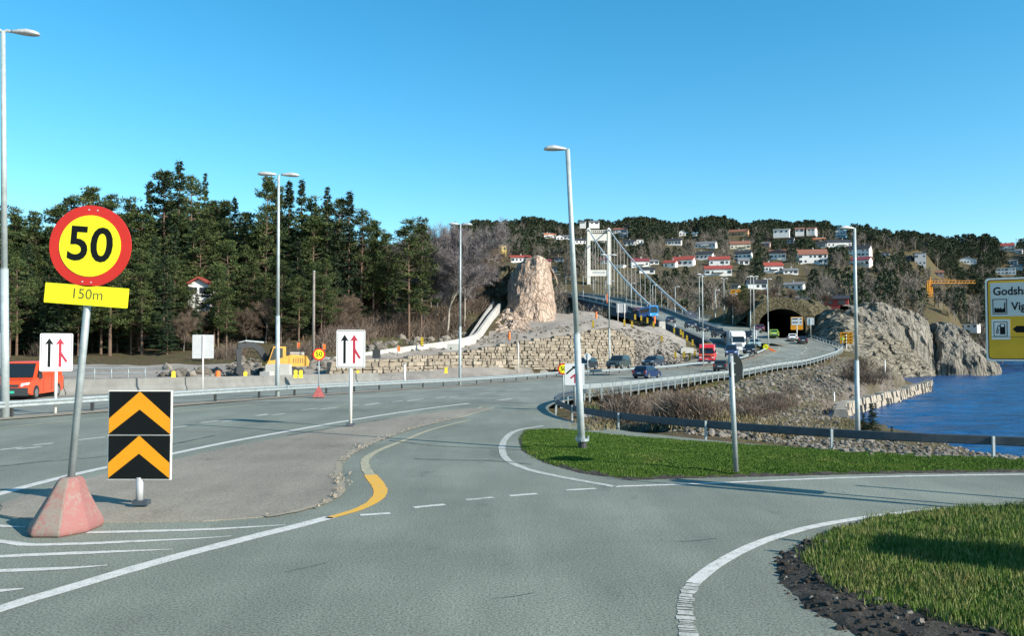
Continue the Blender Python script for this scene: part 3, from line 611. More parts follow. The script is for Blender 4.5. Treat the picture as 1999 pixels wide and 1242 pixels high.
# clods and stones on the broken soil edge
mb = MB()
def stone(mb, c, s, mi=0, sq=.7):
    base = [(0, 0, 1), (.9, 0, .35), (.3, .85, .35), (-.72, .52, .35), (-.72, -.52, .35), (.3, -.85, .35), (.72, .52, -.4), (-.3, .85, -.4), (-.9, 0, -.4), (-.3, -.85, -.4), (.72, -.52, -.4), (0, 0, -.9)]
    fs = [(0, 1, 2), (0, 2, 3), (0, 3, 4), (0, 4, 5), (0, 5, 1), (1, 6, 2), (2, 7, 3), (3, 8, 4), (4, 9, 5), (5, 10, 1), (6, 7, 2), (7, 8, 3), (8, 9, 4), (9, 10, 5), (10, 6, 1), (11, 7, 6), (11, 8, 7), (11, 9, 8), (11, 10, 9), (11, 6, 10)]
    R = Matrix.Rotation(RNG.uniform(0, 6.28), 3, 'Z') @ Matrix.Rotation(RNG.uniform(-.6, .6), 3, 'X')
    sc = (s * RNG.uniform(.7, 1.3), s * RNG.uniform(.6, 1.1), s * sq * RNG.uniform(.7, 1.2))
    mb.add([R @ Vector((v[0] * sc[0] * RNG.uniform(.75, 1.2), v[1] * sc[1] * RNG.uniform(.75, 1.2), v[2] * sc[2])) + Vector(c) for v in base], fs, mi)
fx, fy, zz, D, sw = low
ok = np.where((D > -.12) & (D < sw + .05) & (fx < 8))[0]
for k in NR.choice(ok, 2400):
    s = .009 * (6.0 ** (RNG.random() ** 2.2)); stone(mb, (fx[k] + RNG.uniform(-.05, .05), fy[k] + RNG.uniform(-.05, .05), zz[k] + s * .1), s, 1 if RNG.random() < .13 else 0, .8)
struct(mb.build('soil_clods', [MAT['soil'], MAT['rubble']]), 'stuff', 'dark clods and pale stones on the broken soil edge')
# ------------------------------------------------------------------ rock faces
def interp_path(path, n):
    p = np.array(path, float); s = np.concatenate([[0], np.cumsum(np.hypot(np.diff(p[:, 0]), np.diff(p[:, 1])))]); t = np.linspace(0, s[-1], n)
    return np.stack([np.interp(t, s, p[:, k]) for k in range(p.shape[1])], 1)
def rock_face(name, bottom, top, nu, nv, mat, rough, freq, back=14, blocky=.6, strata=None, label=None, seed=0.0, bulge=0.0):
    # bottom / top: world points along the foot and along the brow; the face between is broken up in 3d, and the brow runs back into the hill
    Bp = interp_path([(p.x, p.y, p.z) for p in bottom], nu); Tp = interp_path([(p.x, p.y, p.z) for p in top], nu)
    rows = []; nb = max(4, nv // 4)
    for j in range(nv + nb):
        row = []
        for i in range(nu):
            b = Vector(Bp[i]); t = Vector(Tp[i])
            hd = Vector((t.x - b.x, t.y - b.y, 0)); out = Vector((-.3, -1, 0)).normalized()
            if j < nv:
                v = j / (nv - 1); p = b.lerp(t, v); p += out * bulge * math.sin(math.pi * v)
                fade = min(1, v * 6 + .25)
            else:
                v = (j - nv + 1) / nb; p = t + Vector((.15, 1, 0)) * back * v + Vector((0, 0, -back * .12 * v * v)); fade = 1 - .3 * v
            q = p * freq + Vector((seed, seed * 2, 0)); 
            d = noise.fractal(Vector((q.x, q.y, q.z * strata * 1.6)) if strata and strata < 1 else q, .9, 2.1, 6) * rough
            vd, vp = noise.voronoi(Vector((q.x * .9, q.y * .9, q.z * (strata or .8)))); d += (vd[1] - vd[0]) * rough * blocky - rough * blocky * .4
            if strata: d += (noise.noise(Vector((q.x * .2, q.y * .2, q.z * strata * 2.2)))) * rough * .6
            p = p + (out * d + Vector((noise.noise(q * 1.7), 0, noise.noise(q * 1.9) * .5)) * rough * .5 + Vector((0, 0, d * .25))) * fade
            row.append(p)
        rows.append(row)
    mb = MB(); mb.rings(rows, 0, False, False)
    o = mb.build(name, mat); struct(o, label=label); return o
# pink road cut above the gravel terrace
pk_b = [at(985, 640, 142), at(1000, 640, 138), at(1030, 640, 137), at(1062, 636, 138), at(1083, 627, 141), at(1086, 612, 160)]
pk_t = [at(991, 548, 146), at(1001, 530, 145), at(1013, 513, 144), at(1030, 503, 143), at(1052, 500, 143), at(1066, 505, 143.5), at(1072, 520, 147), at(1073, 520, 160)]
rock_face('rock_cut', pk_b, pk_t, 64, 60, MAT['rock_pink'], .55, .45, 16, .9, .2, 'freshly blasted pinkish rock cut standing above the gravel terrace', 2.0)
ms_b = [at(900, 606, 156), at(940, 612, 152), at(965, 618, 148), at(990, 622, 146), at(1003, 620, 144)]
ms_t = [at(915, 560, 166), at(945, 532, 160), at(965, 522, 156), at(985, 516, 154), at(1004, 520, 151)]
rock_face('mossy_crag', ms_b, ms_t, 44, 34, MAT['rock_moss'], 1.3, .35, 20, 1.0, .7, 'dark mossy crag of stacked boulders left of the pink rock cut', 5.0)
tl_b = [at(960, 660, 124), at(985, 665, 122), at(1010, 662, 122), at(1040, 645, 128), at(1062, 640, 134)]
tl_t = [at(965, 622, 140), at(985, 604, 142), at(1000, 602, 142), at(1018, 618, 140), at(1040, 638, 138)]
rock_face('rock_talus', tl_b, tl_t, 40, 30, MAT['rock_pink'], .8, .6, 4, .8, None, 'heap of pink broken rock below the road cut', 8.0)
# headland: bedded lower slabs, steep grey cliff, detached point
ha_b = [at(1576, 664, 190), at(1610, 672, 172), at(1645, 682, 160), at(1662, 700, 156), at(1690, 722, 152), at(1730, 742, 168), at(1775, 741, 178), at(1826, 737, 190)]
ha_t = [at(1586, 612, 194), at(1612, 606, 190), at(1645, 604, 186), at(1668, 622, 184), at(1700, 640, 182), at(1728, 652, 184), at(1772, 672, 190), at(1818, 714, 196)]
rock_face('rock_slabs', ha_b, ha_t, 84, 44, MAT['rock_layer'], 1.6, .24, 10, .7, 1.6, 'bedded grey brown rock slabs beside the road and the water', 1.0)
hb_b = [at(1640, 640, 186), at(1690, 655, 187), at(1725, 670, 188), at(1758, 690, 192), at(1790, 715, 195), at(1822, 736, 197), at(1832, 733, 206)]
hb_t = [at(1655, 596, 198), at(1695, 592, 198), at(1722, 594, 198), at(1748, 600, 199), at(1778, 606, 200), at(1806, 618, 202), at(1818, 640, 212)]
rock_face('rock_cliff', hb_b, hb_t, 84, 54, MAT['rock_grey'], 1.8, .24, 26, .8, .18, 'steep grey cliff with vertical cracks above the bedded slabs', 3.0, 1.5)
hc_b = [at(1812, 735, 206), at(1832, 735, 198), at(1870, 735, 197), at(1910, 735, 197), at(1945, 733, 199), at(1955, 730, 206), at(1956, 726, 216)]
hc_t = [at(1812, 640, 216), at(1828, 630, 210), at(1850, 626, 208), at(1872, 632, 208), at(1896, 658, 210), at(1912, 685, 212), at(1924, 700, 218)]
rock_face('rock_point', hc_b, hc_t, 84, 54, MAT['rock_grey'], 1.7, .25, 22, .8, .18, 'rounded bare rock point standing in the water at the end of the cliff', 6.0, 3.0)
# rock above the tunnel mouth
tr_b = [at(1430, 640, 192), at(1462, 612, 191), at(1484, 600, 190.5), at(1500, 597, 190.2), at(1535, 594, 190), at(1560, 594, 190.2), at(1580, 606, 190.5), at(1596, 626, 190.8), at(1606, 650, 190)]
tr_t = [at(1436, 606, 203), at(1470, 580, 200), at(1490, 576, 198), at(1510, 580, 197), at(1540, 583, 196), at(1565, 582, 196), at(1590, 586, 196), at(1610, 592, 196), at(1625, 598, 197)]
rock_face('tunnel_hill', tr_b, tr_t, 60, 20, MAT['rock_moss'], 1.1, .35, 26, .9, .5, 'mossy rock bank above the tunnel mouth', 4.0)

# tunnel: concrete portal ring and dark vault
tun = thing('tunnel_portal', 'dark arched tunnel mouth in the rock at the end of the right hand road', 'tunnel', (62.2, 188.5, 4.7))
def arch(w, h, n=18):
    pts = [(-w, -1.0), (-w, h * .45)] + [(-w * math.cos(math.pi * k / n), h * .45 + (h * .55) * math.sin(math.pi * k / n)) for k in range(1, n)] + [(w, h * .45), (w, -1.0)]
    return pts
mb = MB(); ai = arch(5.35, 6.9); ao = arch(7.2, 9.6)
r0 = [Vector((x, 0, z)) for x, z in ao]; r1 = [Vector((x, 0, z)) for x, z in ai]; r2 = [Vector((x + 2, 30, z)) for x, z in ai]; ra = [Vector((x, 4, z)) for x, z in ao]
mb.rings([ra, r0, r1], 0, False, False); mb.build('portal_ring', MAT['rock_moss'], tun)
mb = MB(); mb.rings([[p + Vector((0, .01, 0)) for p in r1], r2], 0, False, False); mb.poly(r2); mb.build('vault', M('tunnel_lining', (.008, .009, .011), .9, 0, .2, 1), tun)  # the tunnel's darkness is put into the near-black lining colour

# ------------------------------------------------------------------ dry stone terrace wall
wb = [at(640, 729, 78), at(690, 728, 81), at(750, 727, 85), at(900, 722.5, 98), at(1000, 721, 106), at(1100, 720, 112), at(1190, 719, 119), at(1235, 714, 124)]
wt = [at(640, 706, 80), at(690, 703, 83), at(750, 700, 87), at(900, 686, 100), at(1000, 668, 108), at(1100, 654, 114), at(1190, 637, 121), at(1235, 664, 126)]
nW = 90; WB = interp_path([tuple(p) for p in wb], nW); WTp = interp_path([tuple(p) for p in wt], nW)
mb = MB(); r = [[Vector(p) + Vector((0, .35, -.5)) for p in WB], [Vector(p) + Vector((0, .35, -.1)) for p in WTp], [Vector(p) + Vector((.5, 3.5, -.1)) for p in WTp]]
mb.rings(r, 1, False, False)
cum = np.concatenate([[0], np.cumsum(np.hypot(np.diff(WB[:, 0]), np.diff(WB[:, 1])))])
def wpt(s, v):
    b = Vector([np.interp(s, cum, WB[:, k]) for k in range(3)]); t = Vector([np.interp(s, cum, WTp[:, k]) for k in range(3)]); return b.lerp(t, v)
hmax = 5.6; z = 0.0
while z < hmax:
    rh = RNG.uniform(.30, .5); s = RNG.uniform(-.5, 0)
    while s < cum[-1]:
        w = RNG.uniform(.35, 1.25) * (1.2 if z < .8 else 1); c = s + w / 2
        if 0 < c < cum[-1]:
            b = wpt(c, 0); t = wpt(c, 1); H_ = t.z - b.z
            if z + rh * .4 < H_:
                zz_ = min(rh, H_ - z + .15); e = .035; p0 = wpt(s + e, 0); p1 = wpt(min(s + w - e, cum[-1]), 0); v = (z + zz_ / 2) / max(.5, H_); lean = (t - b) * v; lean.z = 0
                dr = (p1 - p0); L = dr.length; dr.normalize(); n_ = Vector((dr.y, -dr.x, 0)); o_ = RNG.uniform(-.08, .14)
                cpt = (p0 + p1) / 2 + lean + n_ * o_; cpt.z = b.z + z + zz_ / 2 - .1
                j = lambda a: RNG.uniform(-a, a)
                vs = []
                for sz in (-1, 1):
                    for sx, sy in ((-1, -1), (1, -1), (1, 1), (-1, 1)):
                        vs.append(cpt + dr * (sx * L / 2 * (1 - (.06 if sy < 0 else 0)) + j(.06)) + n_ * (-sy * .3 + j(.06)) + Vector((0, 0, sz * (zz_ / 2 - e * .6) + j(.05))))
                mb.hexa(vs[:4], vs[4:], 0)
        s += w
    z += rh
ow = mb.build('stone_wall', [MAT['stone'], M('wall_joint', (.075, .062, .046), .95, 0, .3, 3)]); tag(ow, 'long dry stone terrace wall of tan blocks behind the oncoming lanes', 'wall')
# gravel terrace heap near the bridge end
mb = MB()
for k in range(5): pass
hp = [at(1100, 628, 148), at(1130, 632, 146), at(1165, 640, 142), at(1190, 640, 142)]; ht = [at(1106, 616, 153), at(1128, 607, 156), at(1158, 609, 156), at(1186, 622, 152)]
rock_face('gravel_heap', hp, ht, 30, 12, MAT['gravel'], .5, .5, 9, .3, None, 'pale gravel heap at the top of the stone wall', 9.0, .8)

# ------------------------------------------------------------------ concrete barriers
def barrier_run(name, pts, h, wb_, wt_, mat, label, cat, seg=None, gap=.0):
    th = thing(name, label, cat, pts[0]); base = pts[0]; q = polyline_step(pts, seg or 3.0)
    if seg is None:
        mb = MB(); rows = []
        for i, p in enumerate(q):
            t = (q[min(i + 1, len(q) - 1)] - q[max(i - 1, 0)]); t.z = 0; t.normalize(); n_ = Vector((-t.y, t.x, 0)); p = p - base
            rows.append([p + n_ * wb_ / 2 + Vector((0, 0, -.4)), p + n_ * wt_ / 2 + Vector((0, 0, h)), p - n_ * wt_ / 2 + Vector((0, 0, h)), p - n_ * wb_ / 2 + Vector((0, 0, -.4))])
        mb.rings(rows, 0, True, True); mb.build('wall_body', mat, th, fixn=True)
    else:
        for a, b in zip(q, q[1:]):
            d = (b - a); L = d.length; mb = MB(); n_ = Vector((-d.y, d.x, 0)).normalized(); a2 = a + d * (gap / L); b2 = b - d * (gap / L)
            rows = [[p + n_ * wb_ / 2 + Vector((0, 0, -.1)), p + n_ * wb_ / 2 + Vector((0, 0, h * .18)), p + n_ * wt_ / 2 + Vector((0, 0, h * .45)), p + n_ * wt_ * .42 + Vector((0, 0, h)), p - n_ * wt_ * .42 + Vector((0, 0, h)), p - n_ * wt_ / 2 + Vector((0, 0, h * .45)), p - n_ * wb_ / 2 + Vector((0, 0, h * .18)), p - n_ * wb_ / 2 + Vector((0, 0, -.1))] for p in (a2 - base, b2 - base)]
            mb.rings(rows); mb.build('barrier_segment', mat, th, fixn=True)
    return th
bl = [p for p in resample(ONC_L[1:6], 60)]; bl = offset_line(bl, .15)
barrier_run('concrete_barrier', bl, .82, .6, .3, MAT['conc_barrier'], 'long grey concrete barrier between oncoming lanes and construction site', 'barrier', 14.0, .015)
ws = [at(622, 703, 88), at(640, 699, 92), at(700, 690, 97), at(760, 681, 101), at(830, 672, 106), at(885, 664, 111), at(925, 654, 117), at(938, 640, 124), at(957, 614, 134), at(976, 592, 144)]
ws[0].z = ws[1].z - .2
barrier_run('construction_wall', [p + Vector((0, 0, -1.0)) for p in ws], 1.0, .5, .4, MAT['concrete_white'], 'new white concrete wall climbing past the terrace to the rock cut', 'barrier')
ws2 = [at(921, 655, 120), at(936, 632, 128), at(952, 608, 138), at(967, 588, 147)]
barrier_run('ramp_parapet', [p + Vector((-.3, 0, -1.1)) for p in ws2], 1.0, .4, .3, MAT['concrete_white'], 'second white parapet on the left side of the steep ramp', 'barrier')
mb = MB(); mb.rings([[p + Vector((-.1, 0, -1.35)) for p in interp4] for interp4 in ([at(921, 655, 119.5), at(936, 632, 128), at(952, 608, 138), at(967, 588, 147)], [at(938, 640, 124), at(947, 628, 128), at(960, 611, 136), at(976, 592, 144)])], 0, False, False)
struct(mb.build('ramp_path', MAT['gravel']), label='steep gravel path between the two white parapets')

# ------------------------------------------------------------------ guardrails
WBEAM = [(-.02, -.155), (.03, -.13), (.055, -.08), (.03, -.03), (0, 0), (.03, .03), (.055, .08), (.03, .13), (-.02, .155), (-.035, .13), (-.035, -.13)]
def guardrail(name, pts, label, beams, step, posts, mat, post_h=.72, top=None, group=None):
    base = pts[0].copy(); th = thing(name, label, 'guardrail', base, 0, group); q = polyline_step(pts, .8)
    def sweep(off, zc, side):
        mb = MB(); rows = []
        for i, p in enumerate(q):
            t = q[min(i + 1, len(q) - 1)] - q[max(i - 1, 0)]; t.z = 0; t.normalize(); n_ = Vector((-t.y, t.x, 0)) * side
            rows.append([p - base + n_ * (off + a) + Vector((0, 0, zc + b * (.7 if mat is MAT['galv_shaded'] else .85))) for a, b in WBEAM])
        mb.rings(rows); return mb
    for off, zc, side in beams: sweep(off, zc, side).build('rail', mat, th, fixn=True)
    if top:
        mb = MB(); mb.tube([p - base + Vector((0, 0, top)) for p in q[::2]], .05, 6); mb.build('top_rail', mat, th)
    pq = polyline_step(pts, step)[:posts]; first = None
    for p in pq:
        if first is None:
            mb = MB(); pw = .055 if mat is MAT['galv_shaded'] else .10; mb.box((0, 0, post_h / 2 - .15), (pw, pw * 1.2, post_h + .3)); first = mb.build('post', MAT['pole'] if mat is MAT['galv_shaded'] else MAT['post'] if post_h < .6 else mat, th); o = first
        else:
            o = first.copy(); C.objects.link(o); o.parent = th
        o.location = p - base
    return th
rl = [p.copy() for p in resample(RAIL_L[1:20], 140)]
guardrail('guardrail', rl, 'long double sided steel guardrail between the two carriageways', [(.06, .47, 1), (.06, .47, -1)], 3.2, 80, MAT['galv'], .56)
for p in []: pass
rr = resample([Vector((3.3, 41.5, -.05))] + RAIL_R, 120)
guardrail('guardrail', rr, 'pale steel guardrail on posts along the outer curve above the embankment', [(.06, .58, 1)], 2.6, 80, MAT['galv'], .74)
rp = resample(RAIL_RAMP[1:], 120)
guardrail('guardrail', rp, 'dark shaded guardrail curling round the nose beside the slip road', [(.06, .36, -1)], 3.4, 40, MAT['galv_shaded'], .46)
tn = resample([Vector((64.6, 172, 3.8)), Vector((65.8, 180, 4.5)), Vector((67.2, 188, 4.9))], 20)
# bridge parapets
def parapet(name, line, h, th_, mat, label, rail=True):
    t = thing(name, label, 'bridge parapet', line[0]); base = line[0]; mb = MB(); rows = []
    for i, p in enumerate(line):
        d = line[min(i + 1, len(line) - 1)] - line[max(i - 1, 0)]; d.z = 0; d.normalize(); n_ = Vector((-d.y, d.x, 0)) * th_ / 2; p = p - base
        rows.append([p + n_ + Vector((0, 0, -.6)), p + n_ + Vector((0, 0, h)), p - n_ + Vector((0, 0, h)), p - n_ + Vector((0, 0, -.6))])
    mb.rings(rows); mb.build('wall_body', mat, t, fixn=True)
    if rail:
        mb = MB(); mb.tube([p - base + Vector((0, 0, h + .32)) for p in line], .07, 6); mb.build('hand_rail', MAT['galv'], t)
    return t
iL = [i for i, p in enumerate(oL) if p.y > 134.5]; lineL = oL[iL[0]:]; lineR = oR[[i for i, p in enumerate(oR) if p.y > 146][0]:]
parapet('bridge_parapet', offset_line(lineL, .2), 1.0, .3, MAT['dark_conc'], 'dark shaded concrete parapet on the near side of the bridge road')  # shade on the near side is painted in as dark concrete
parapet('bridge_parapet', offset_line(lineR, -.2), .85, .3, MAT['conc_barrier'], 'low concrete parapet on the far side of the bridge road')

# ------------------------------------------------------------------ new girder bridge (left) and old suspension bridge
k0 = [i for i, p in enumerate(oL) if p.y > 232][0]
bl_, br_ = oL[k0:], oR[k0:]
gb = thing('girder_bridge', 'shaded blue-black box girder bridge carrying the oncoming road behind the rock cut', 'bridge', bl_[0]); base = bl_[0]
mb = MB(); rows = []
for i, (a, b) in enumerate(zip(bl_, br_)):
    s = max(0.0, (a.y - 250) / 270); dep = 3.2 + 6.5 * math.exp(-((a.y - 385) / 75) ** 2) if a.y > 236 else 2.5
    c1 = a.lerp(b, .14); c2 = a.lerp(b, .86)
    rows.append([a - base + Vector((0, 0, -.1)), a - base + Vector((0, 0, -.7)), c1 - base + Vector((0, 0, -1.0)), c1 - base + Vector((0, 0, -dep)), c2 - base + Vector((0, 0, -dep)), c2 - base + Vector((0, 0, -1.0)), b - base + Vector((0, 0, -.7)), b - base + Vector((0, 0, -.1))])
mb.rings(rows); mb.build('girder', MAT['girder'], gb, fixn=True)  # the blue-black shadow side is put into the girder's colour
mb = MB(); mb.tube([p - base + Vector((-.35, 0, -.45)) for p in bl_], .22, 6); mb.build('edge_beam', MAT['galv'], gb)
for yy in (385, 505):
    i = min(range(len(bl_)), key=lambda k: abs(bl_[k].y - yy)); c = (bl_[i] + br_[i]) / 2
    mb = MB(); mb.box((c.x - base.x, c.y - base.y, (c.z - 9 - 8) / 2 - base.z), (6, 4, c.z - 9 + 8)); mb.build('pier', MAT['concrete'], gb)
# walkway gallery rail of the new bridge
mb = MB()
for off, z in ((-1.6, .2), (-1.6, 1.2), (-1.6, 2.0)): mb.tube([p - base + Vector((off, 0, z)) for p in bl_[::2]], .08, 5)
for p in bl_[::3]: mb.box((p.x - base.x - 1.6, p.y - base.y, p.z - base.z + .8), (.1, .1, 2.6))
mb.build('railing', MAT['galv'], gb)

ob = thing('suspension_bridge', 'pale concrete portal towers and cables of the old suspension bridge', 'bridge', (42.5, 400, 0)); bs = Vector((42.5, 400, 0))
dk = [p for p in cc if p.y > 228]; dl = offset_line(dk, 5.2); dr_ = offset_line(dk, -5.2)
mb = MB(); mb.rings([[a - bs + Vector((0, 0, .05)), a - bs + Vector((0, 0, -2.2)), b - bs + Vector((0, 0, -2.2)), b - bs + Vector((0, 0, .05))] for a, b in zip(dl, dr_)]); mb.build('deck', MAT['dark_conc'], ob, fixn=True)
for line in (dl, dr_):
    mb = MB()
    for z in (.5, 1.1): mb.tube([p - bs + Vector((0, 0, z)) for p in line], .07, 5)
    for p in line[::2]: mb.box(tuple(p - bs + Vector((0, 0, .55))), (.1, .1, 1.1))
    mb.build('railing', MAT['galv'], ob)
def tower(y, cx, zd, zt):
    tw = []
    mb = MB()
    for sx in (-1, 1):
        mb = MB(); x = cx - bs.x + sx * 5.0
        mb.hexa([(x - 1.0, y - 401.3, -8), (x + 1.0, y - 401.3, -8), (x + 1.0, y - 398.7, -8), (x - 1.0, y - 398.7, -8)], [(x - .72, y - 401, zt), (x + .72, y - 401, zt), (x + .72, y - 399, zt), (x - .72, y - 399, zt)])
        leg = mb.build('tower_leg', MAT['tower'], ob)
        mb = MB(); mb.box((x, y - 400, zt + .35), (1.9, 2.6, .7)); mb.cyl((x - .5, y - 400, zt + .9), (x + .5, y - 400, zt + .9), .7, n=10); mb.build('saddle', MAT['tower'], leg)
    mb = MB(); x = cx - bs.x; mb.box((x, y - 400, zt - 3.2), (8.56, 1.5, 3.4)); mb.build('cross_beam', MAT['tower'], ob)
    mb = MB(); mb.box((x, y - 400, zt - .75), (8.56, .9, .22)); mb.box((x, y - 400, zt + .25), (8.56, .9, .3))
    for k in range(9): mb.box((x - 3.9 + k * .975, y - 400, zt - .25), (.3, .7, .8))
    mb.build('top_gallery', MAT['tower'], ob)
    zc = zd + (zt - zd) * .46; mb = MB(); mb.box((x, y - 400, zc), (8.5, 1.4, 3.0), top=(.98, 1)); mb.build('cross_beam', MAT['tower'], ob)
    mb = MB(); mb.box((x, y - 400 - .73, zc + .3), (6.2, .05, .9)); mb.build('name_board', MAT['alu'], ob)
ZD, ZT = 21.5, 60.0
tower(400, 42.5, ZD, ZT); tower(740, 46, 25.5, 63)
anch = {-1: at(1276, 603, 232), 1: at(1348, 615, 226)}
def deckz(y): return float(np.interp(y, [p.y for p in dk], [p.z for p in dk]))
def deckx(y): return float(np.interp(y, [p.y for p in dk], [p.x for p in dk]))
hang = 0
for sx in (-1, 1):
    A = anch[sx]; T1 = Vector((42.5 + sx * 5, 400, ZT + .9)); T2 = Vector((46 + sx * 5, 740, 64))
    back = [A.lerp(T1, t) + Vector((0, 0, -6.0 * 4 * t * (1 - t) * .42)) for t in np.linspace(0, 1, 24)]
    main = []
    for t in np.linspace(0, 1, 40):
        p = T1.lerp(T2, t); mid = deckz(570) + 3.0; sag = (T1.z + T2.z) / 2 - mid; p.z -= sag * 4 * t * (1 - t); main.append(p)
    mb = MB(); mb.tube([p - bs for p in back + main[1:]], .30, 7); mb.build('main_cable', MAT['cable'], ob)
    for pts, k in ((back, 16), (main, 26)):
        for t in np.linspace(.06, .95, k):
            i = t * (len(pts) - 1); p = pts[int(i)].lerp(pts[min(int(i) + 1, len(pts) - 1)], i - int(i)); zb = deckz(p.y)
            if p.z - zb > 1 and hang < 96:
                mb = MB(); mb.cyl((p.x - bs.x, p.y - bs.y, zb - .3), (p.x - bs.x, p.y - bs.y, p.z), .055, n=5); mb.build('hanger', MAT['cable'], ob); hang += 1
for sx in (-1, 1):
    a = anch[sx]; mb = MB(); mb.hexa([tuple(a - bs + Vector((x, y, -4))) for x, y in ((-1.2, -4), (1.2, -4), (1.2, 3), (-1.2, 3))], [tuple(a - bs + Vector((x, y, z))) for x, y, z in ((-1.2, -4, -1.2), (1.2, -4, -1.2), (1.2, 3, 1.2), (-1.2, 3, 1.2))]); mb.build('anchor_block', MAT['dark_conc'], ob)
rd = MB(); q = [p for p in cc if p.y < 236]
struct(strip_mb(offset_line(q, 4.5), offset_line(q, -4.5), 3, -.03).build('side_road', MAT['asphalt_far']), label='side road climbing to the old suspension bridge')
for s_, lb in ((4.7, 'guardrail on the left of the side road to the old bridge'), (-4.7, 'guardrail on the right of the side road to the old bridge')):
    guardrail('guardrail', offset_line(q, s_)[3:], lb, [(.1, .6, 1), (.1, .6, -1)], 4, 40, MAT['galv'])
for p in [mL[i] for i in ()]: pass
tl_ = [p + Vector((-.6, 0, 0)) for p in resample(RAIL_L[14:], 30)]

# ------------------------------------------------------------------ quay wall of stone blocks
qp = [at(1644, 833, 68.5), at(1640, 815, 73), at(1641, 803, 76), at(1662, 792, 82), at(1700, 782, 89), at(1740, 772, 98), at(1780, 760, 113), at(1808, 752, 125), at(1812, 748, 131)]
qp = [Vector((p.x, p.y, -3.0)) for p in qp]; qq = polyline_step(qp, 1.05); mb = MB()
for row in range(3):
    for a, b in zip(qq, qq[1:]):
        d = b - a; L = d.length; c = (a + b) / 2 + Vector((0, 0, -1.2 + row * .62)); rz = math.atan2(d.y, d.x)
        mb.box((c.x + RNG.uniform(-.1, .1), c.y + RNG.uniform(-.1, .1), c.z + RNG.uniform(-.08, .12)), (L * RNG.uniform(.8, 1.0), RNG.uniform(.9, 1.3), .66), rz + RNG.uniform(-.12, .12), 0, (RNG.uniform(.8, 1), RNG.uniform(.7, .95)))
tag(mb.build('quay_wall', M('quay_stone', (.30, .26, .205), .95, 0, .25, 1.5, .4)), 'pale stone block quay wall along the edge of the water', 'quay wall')

# ------------------------------------------------------------------ rubble fields
def rubble(name, poly, n, smin, smax, label):
    mb = MB(); xs = [p[0] for p in poly]; ys = [p[1] for p in poly]; k = 0; tries = 0
    while k < n and tries < n * 20:
        tries += 1; px = RNG.uniform(min(xs), max(xs)); py = RNG.uniform(min(ys), max(ys))
        if not bool(inpoly(np.array([px]), np.array([py]), poly)[0]): continue
        p = G(px, py)
        if p.z < -4: continue
        s = smin * (smax / smin) ** (RNG.random() ** 1.6); stone(mb, (p.x, p.y, p.z + s * .15), s); k += 1
    struct(mb.build(name, MAT['rubble']), 'stuff', label)
rubble('rubble', [(1195, 645), (1240, 642), (1300, 660), (1360, 695), (1350, 706), (1300, 716), (1240, 716), (1210, 690)], 1100, .1, .5, 'blasted stones on the slope right of the stone wall')
rubble('rubble', [(1700, 892), (1999, 905), (2150, 900), (2150, 860), (1999, 872), (1700, 862), (1480, 850), (1480, 862)], 800, .04, .15, 'loose pale stones behind the near guardrail')
rubble('rubble', [(1150, 830), (1480, 862), (1480, 846), (1330, 832), (1190, 815)], 350, .05, .2, 'small stones behind the slip road guardrail')
rubble('rubble', [(1480, 850), (1640, 845), (1640, 800), (1740, 760), (1790, 752), (1740, 745), (1640, 760), (1560, 790), (1470, 815)], 1100, .06, .26, 'grey stones on the shelf inside the quay wall')
rubble('rubble', [(1340, 770), (1640, 700), (1700, 730), (1690, 755), (1560, 790), (1440, 800)], 2200, .07, .40, 'pinkish rock debris on the embankment below the curve')
rubble('rubble', [(620, 703), (700, 700), (640, 727), (560, 735), (450, 735), (300, 735), (310, 722), (420, 716), (480, 700)], 260, .12, .8, 'broken rocks around the excavator')
rubble('rubble', [(700, 690), (880, 668), (920, 655), (890, 640), (880, 625), (960, 600), (960, 585), (880, 600), (820, 645), (740, 668)], 300, .15, .8, 'pinkish stones beside the ramp to the rock cut')
rubble('rubble', [(700, 692), (900, 682), (1000, 664), (1100, 650), (1185, 634), (1180, 624), (1090, 634), (980, 650), (900, 672), (760, 684)], 500, .06, .34, 'stones and rock debris strewn over the gravel terrace')
# ------------------------------------------------------------------ road signs
def plate(mb, w, h, t, x=0, z=0, y=0, mi=0, r=0.0, n=5):      # upright plate facing -Y, rounded corners
    if r <= 0: pts = [(-w / 2, -h / 2), (w / 2, -h / 2), (w / 2, h / 2), (-w / 2, h / 2)]
    else:
        pts = []
        for cx, cy, a0 in ((w / 2 - r, -h / 2 + r, -90), (w / 2 - r, h / 2 - r, 0), (-w / 2 + r, h / 2 - r, 90), (-w / 2 + r, -h / 2 + r, 180)):
            for k in range(n + 1):
                a = math.radians(a0 + 90 * k / n); pts.append((cx + r * math.cos(a), cy + r * math.sin(a)))
    mb.prism([(x + a, y, z + b) for a, b in pts], (0, t, 0), mi)
def disc(mb, r, t, x=0, z=0, y=0, mi=0, n=40, r2=None):
    mb.prism([(x + r * math.cos(2 * math.pi * k / n), y, z + (r2 or r) * math.sin(2 * math.pi * k / n)) for k in range(n)], (0, t, 0), mi)
def strokes(mb, pts, w, y, mi=0):
    for a, b in zip(pts, pts[1:]):
        a = Vector((a[0], a[1])); b = Vector((b[0], b[1])); d = (b - a).normalized(); n_ = Vector((-d.y, d.x)) * w / 2; a = a - d * w * .1; b = b + d * w * .1
        mb.poly([(a.x - n_.x, y, a.y - n_.y), (b.x - n_.x, y, b.y - n_.y), (b.x + n_.x, y, b.y + n_.y), (a.x + n_.x, y, a.y + n_.y)], mi)
def polyxz(mb, pts, y, mi=0): mb.poly([(a, y, b) for a, b in pts], mi)
def facing(p, extra=0.0):     # rotation so that a plate's -Y side looks back along the road towards the viewer
    return math.atan2(-p.x, p.y) + extra
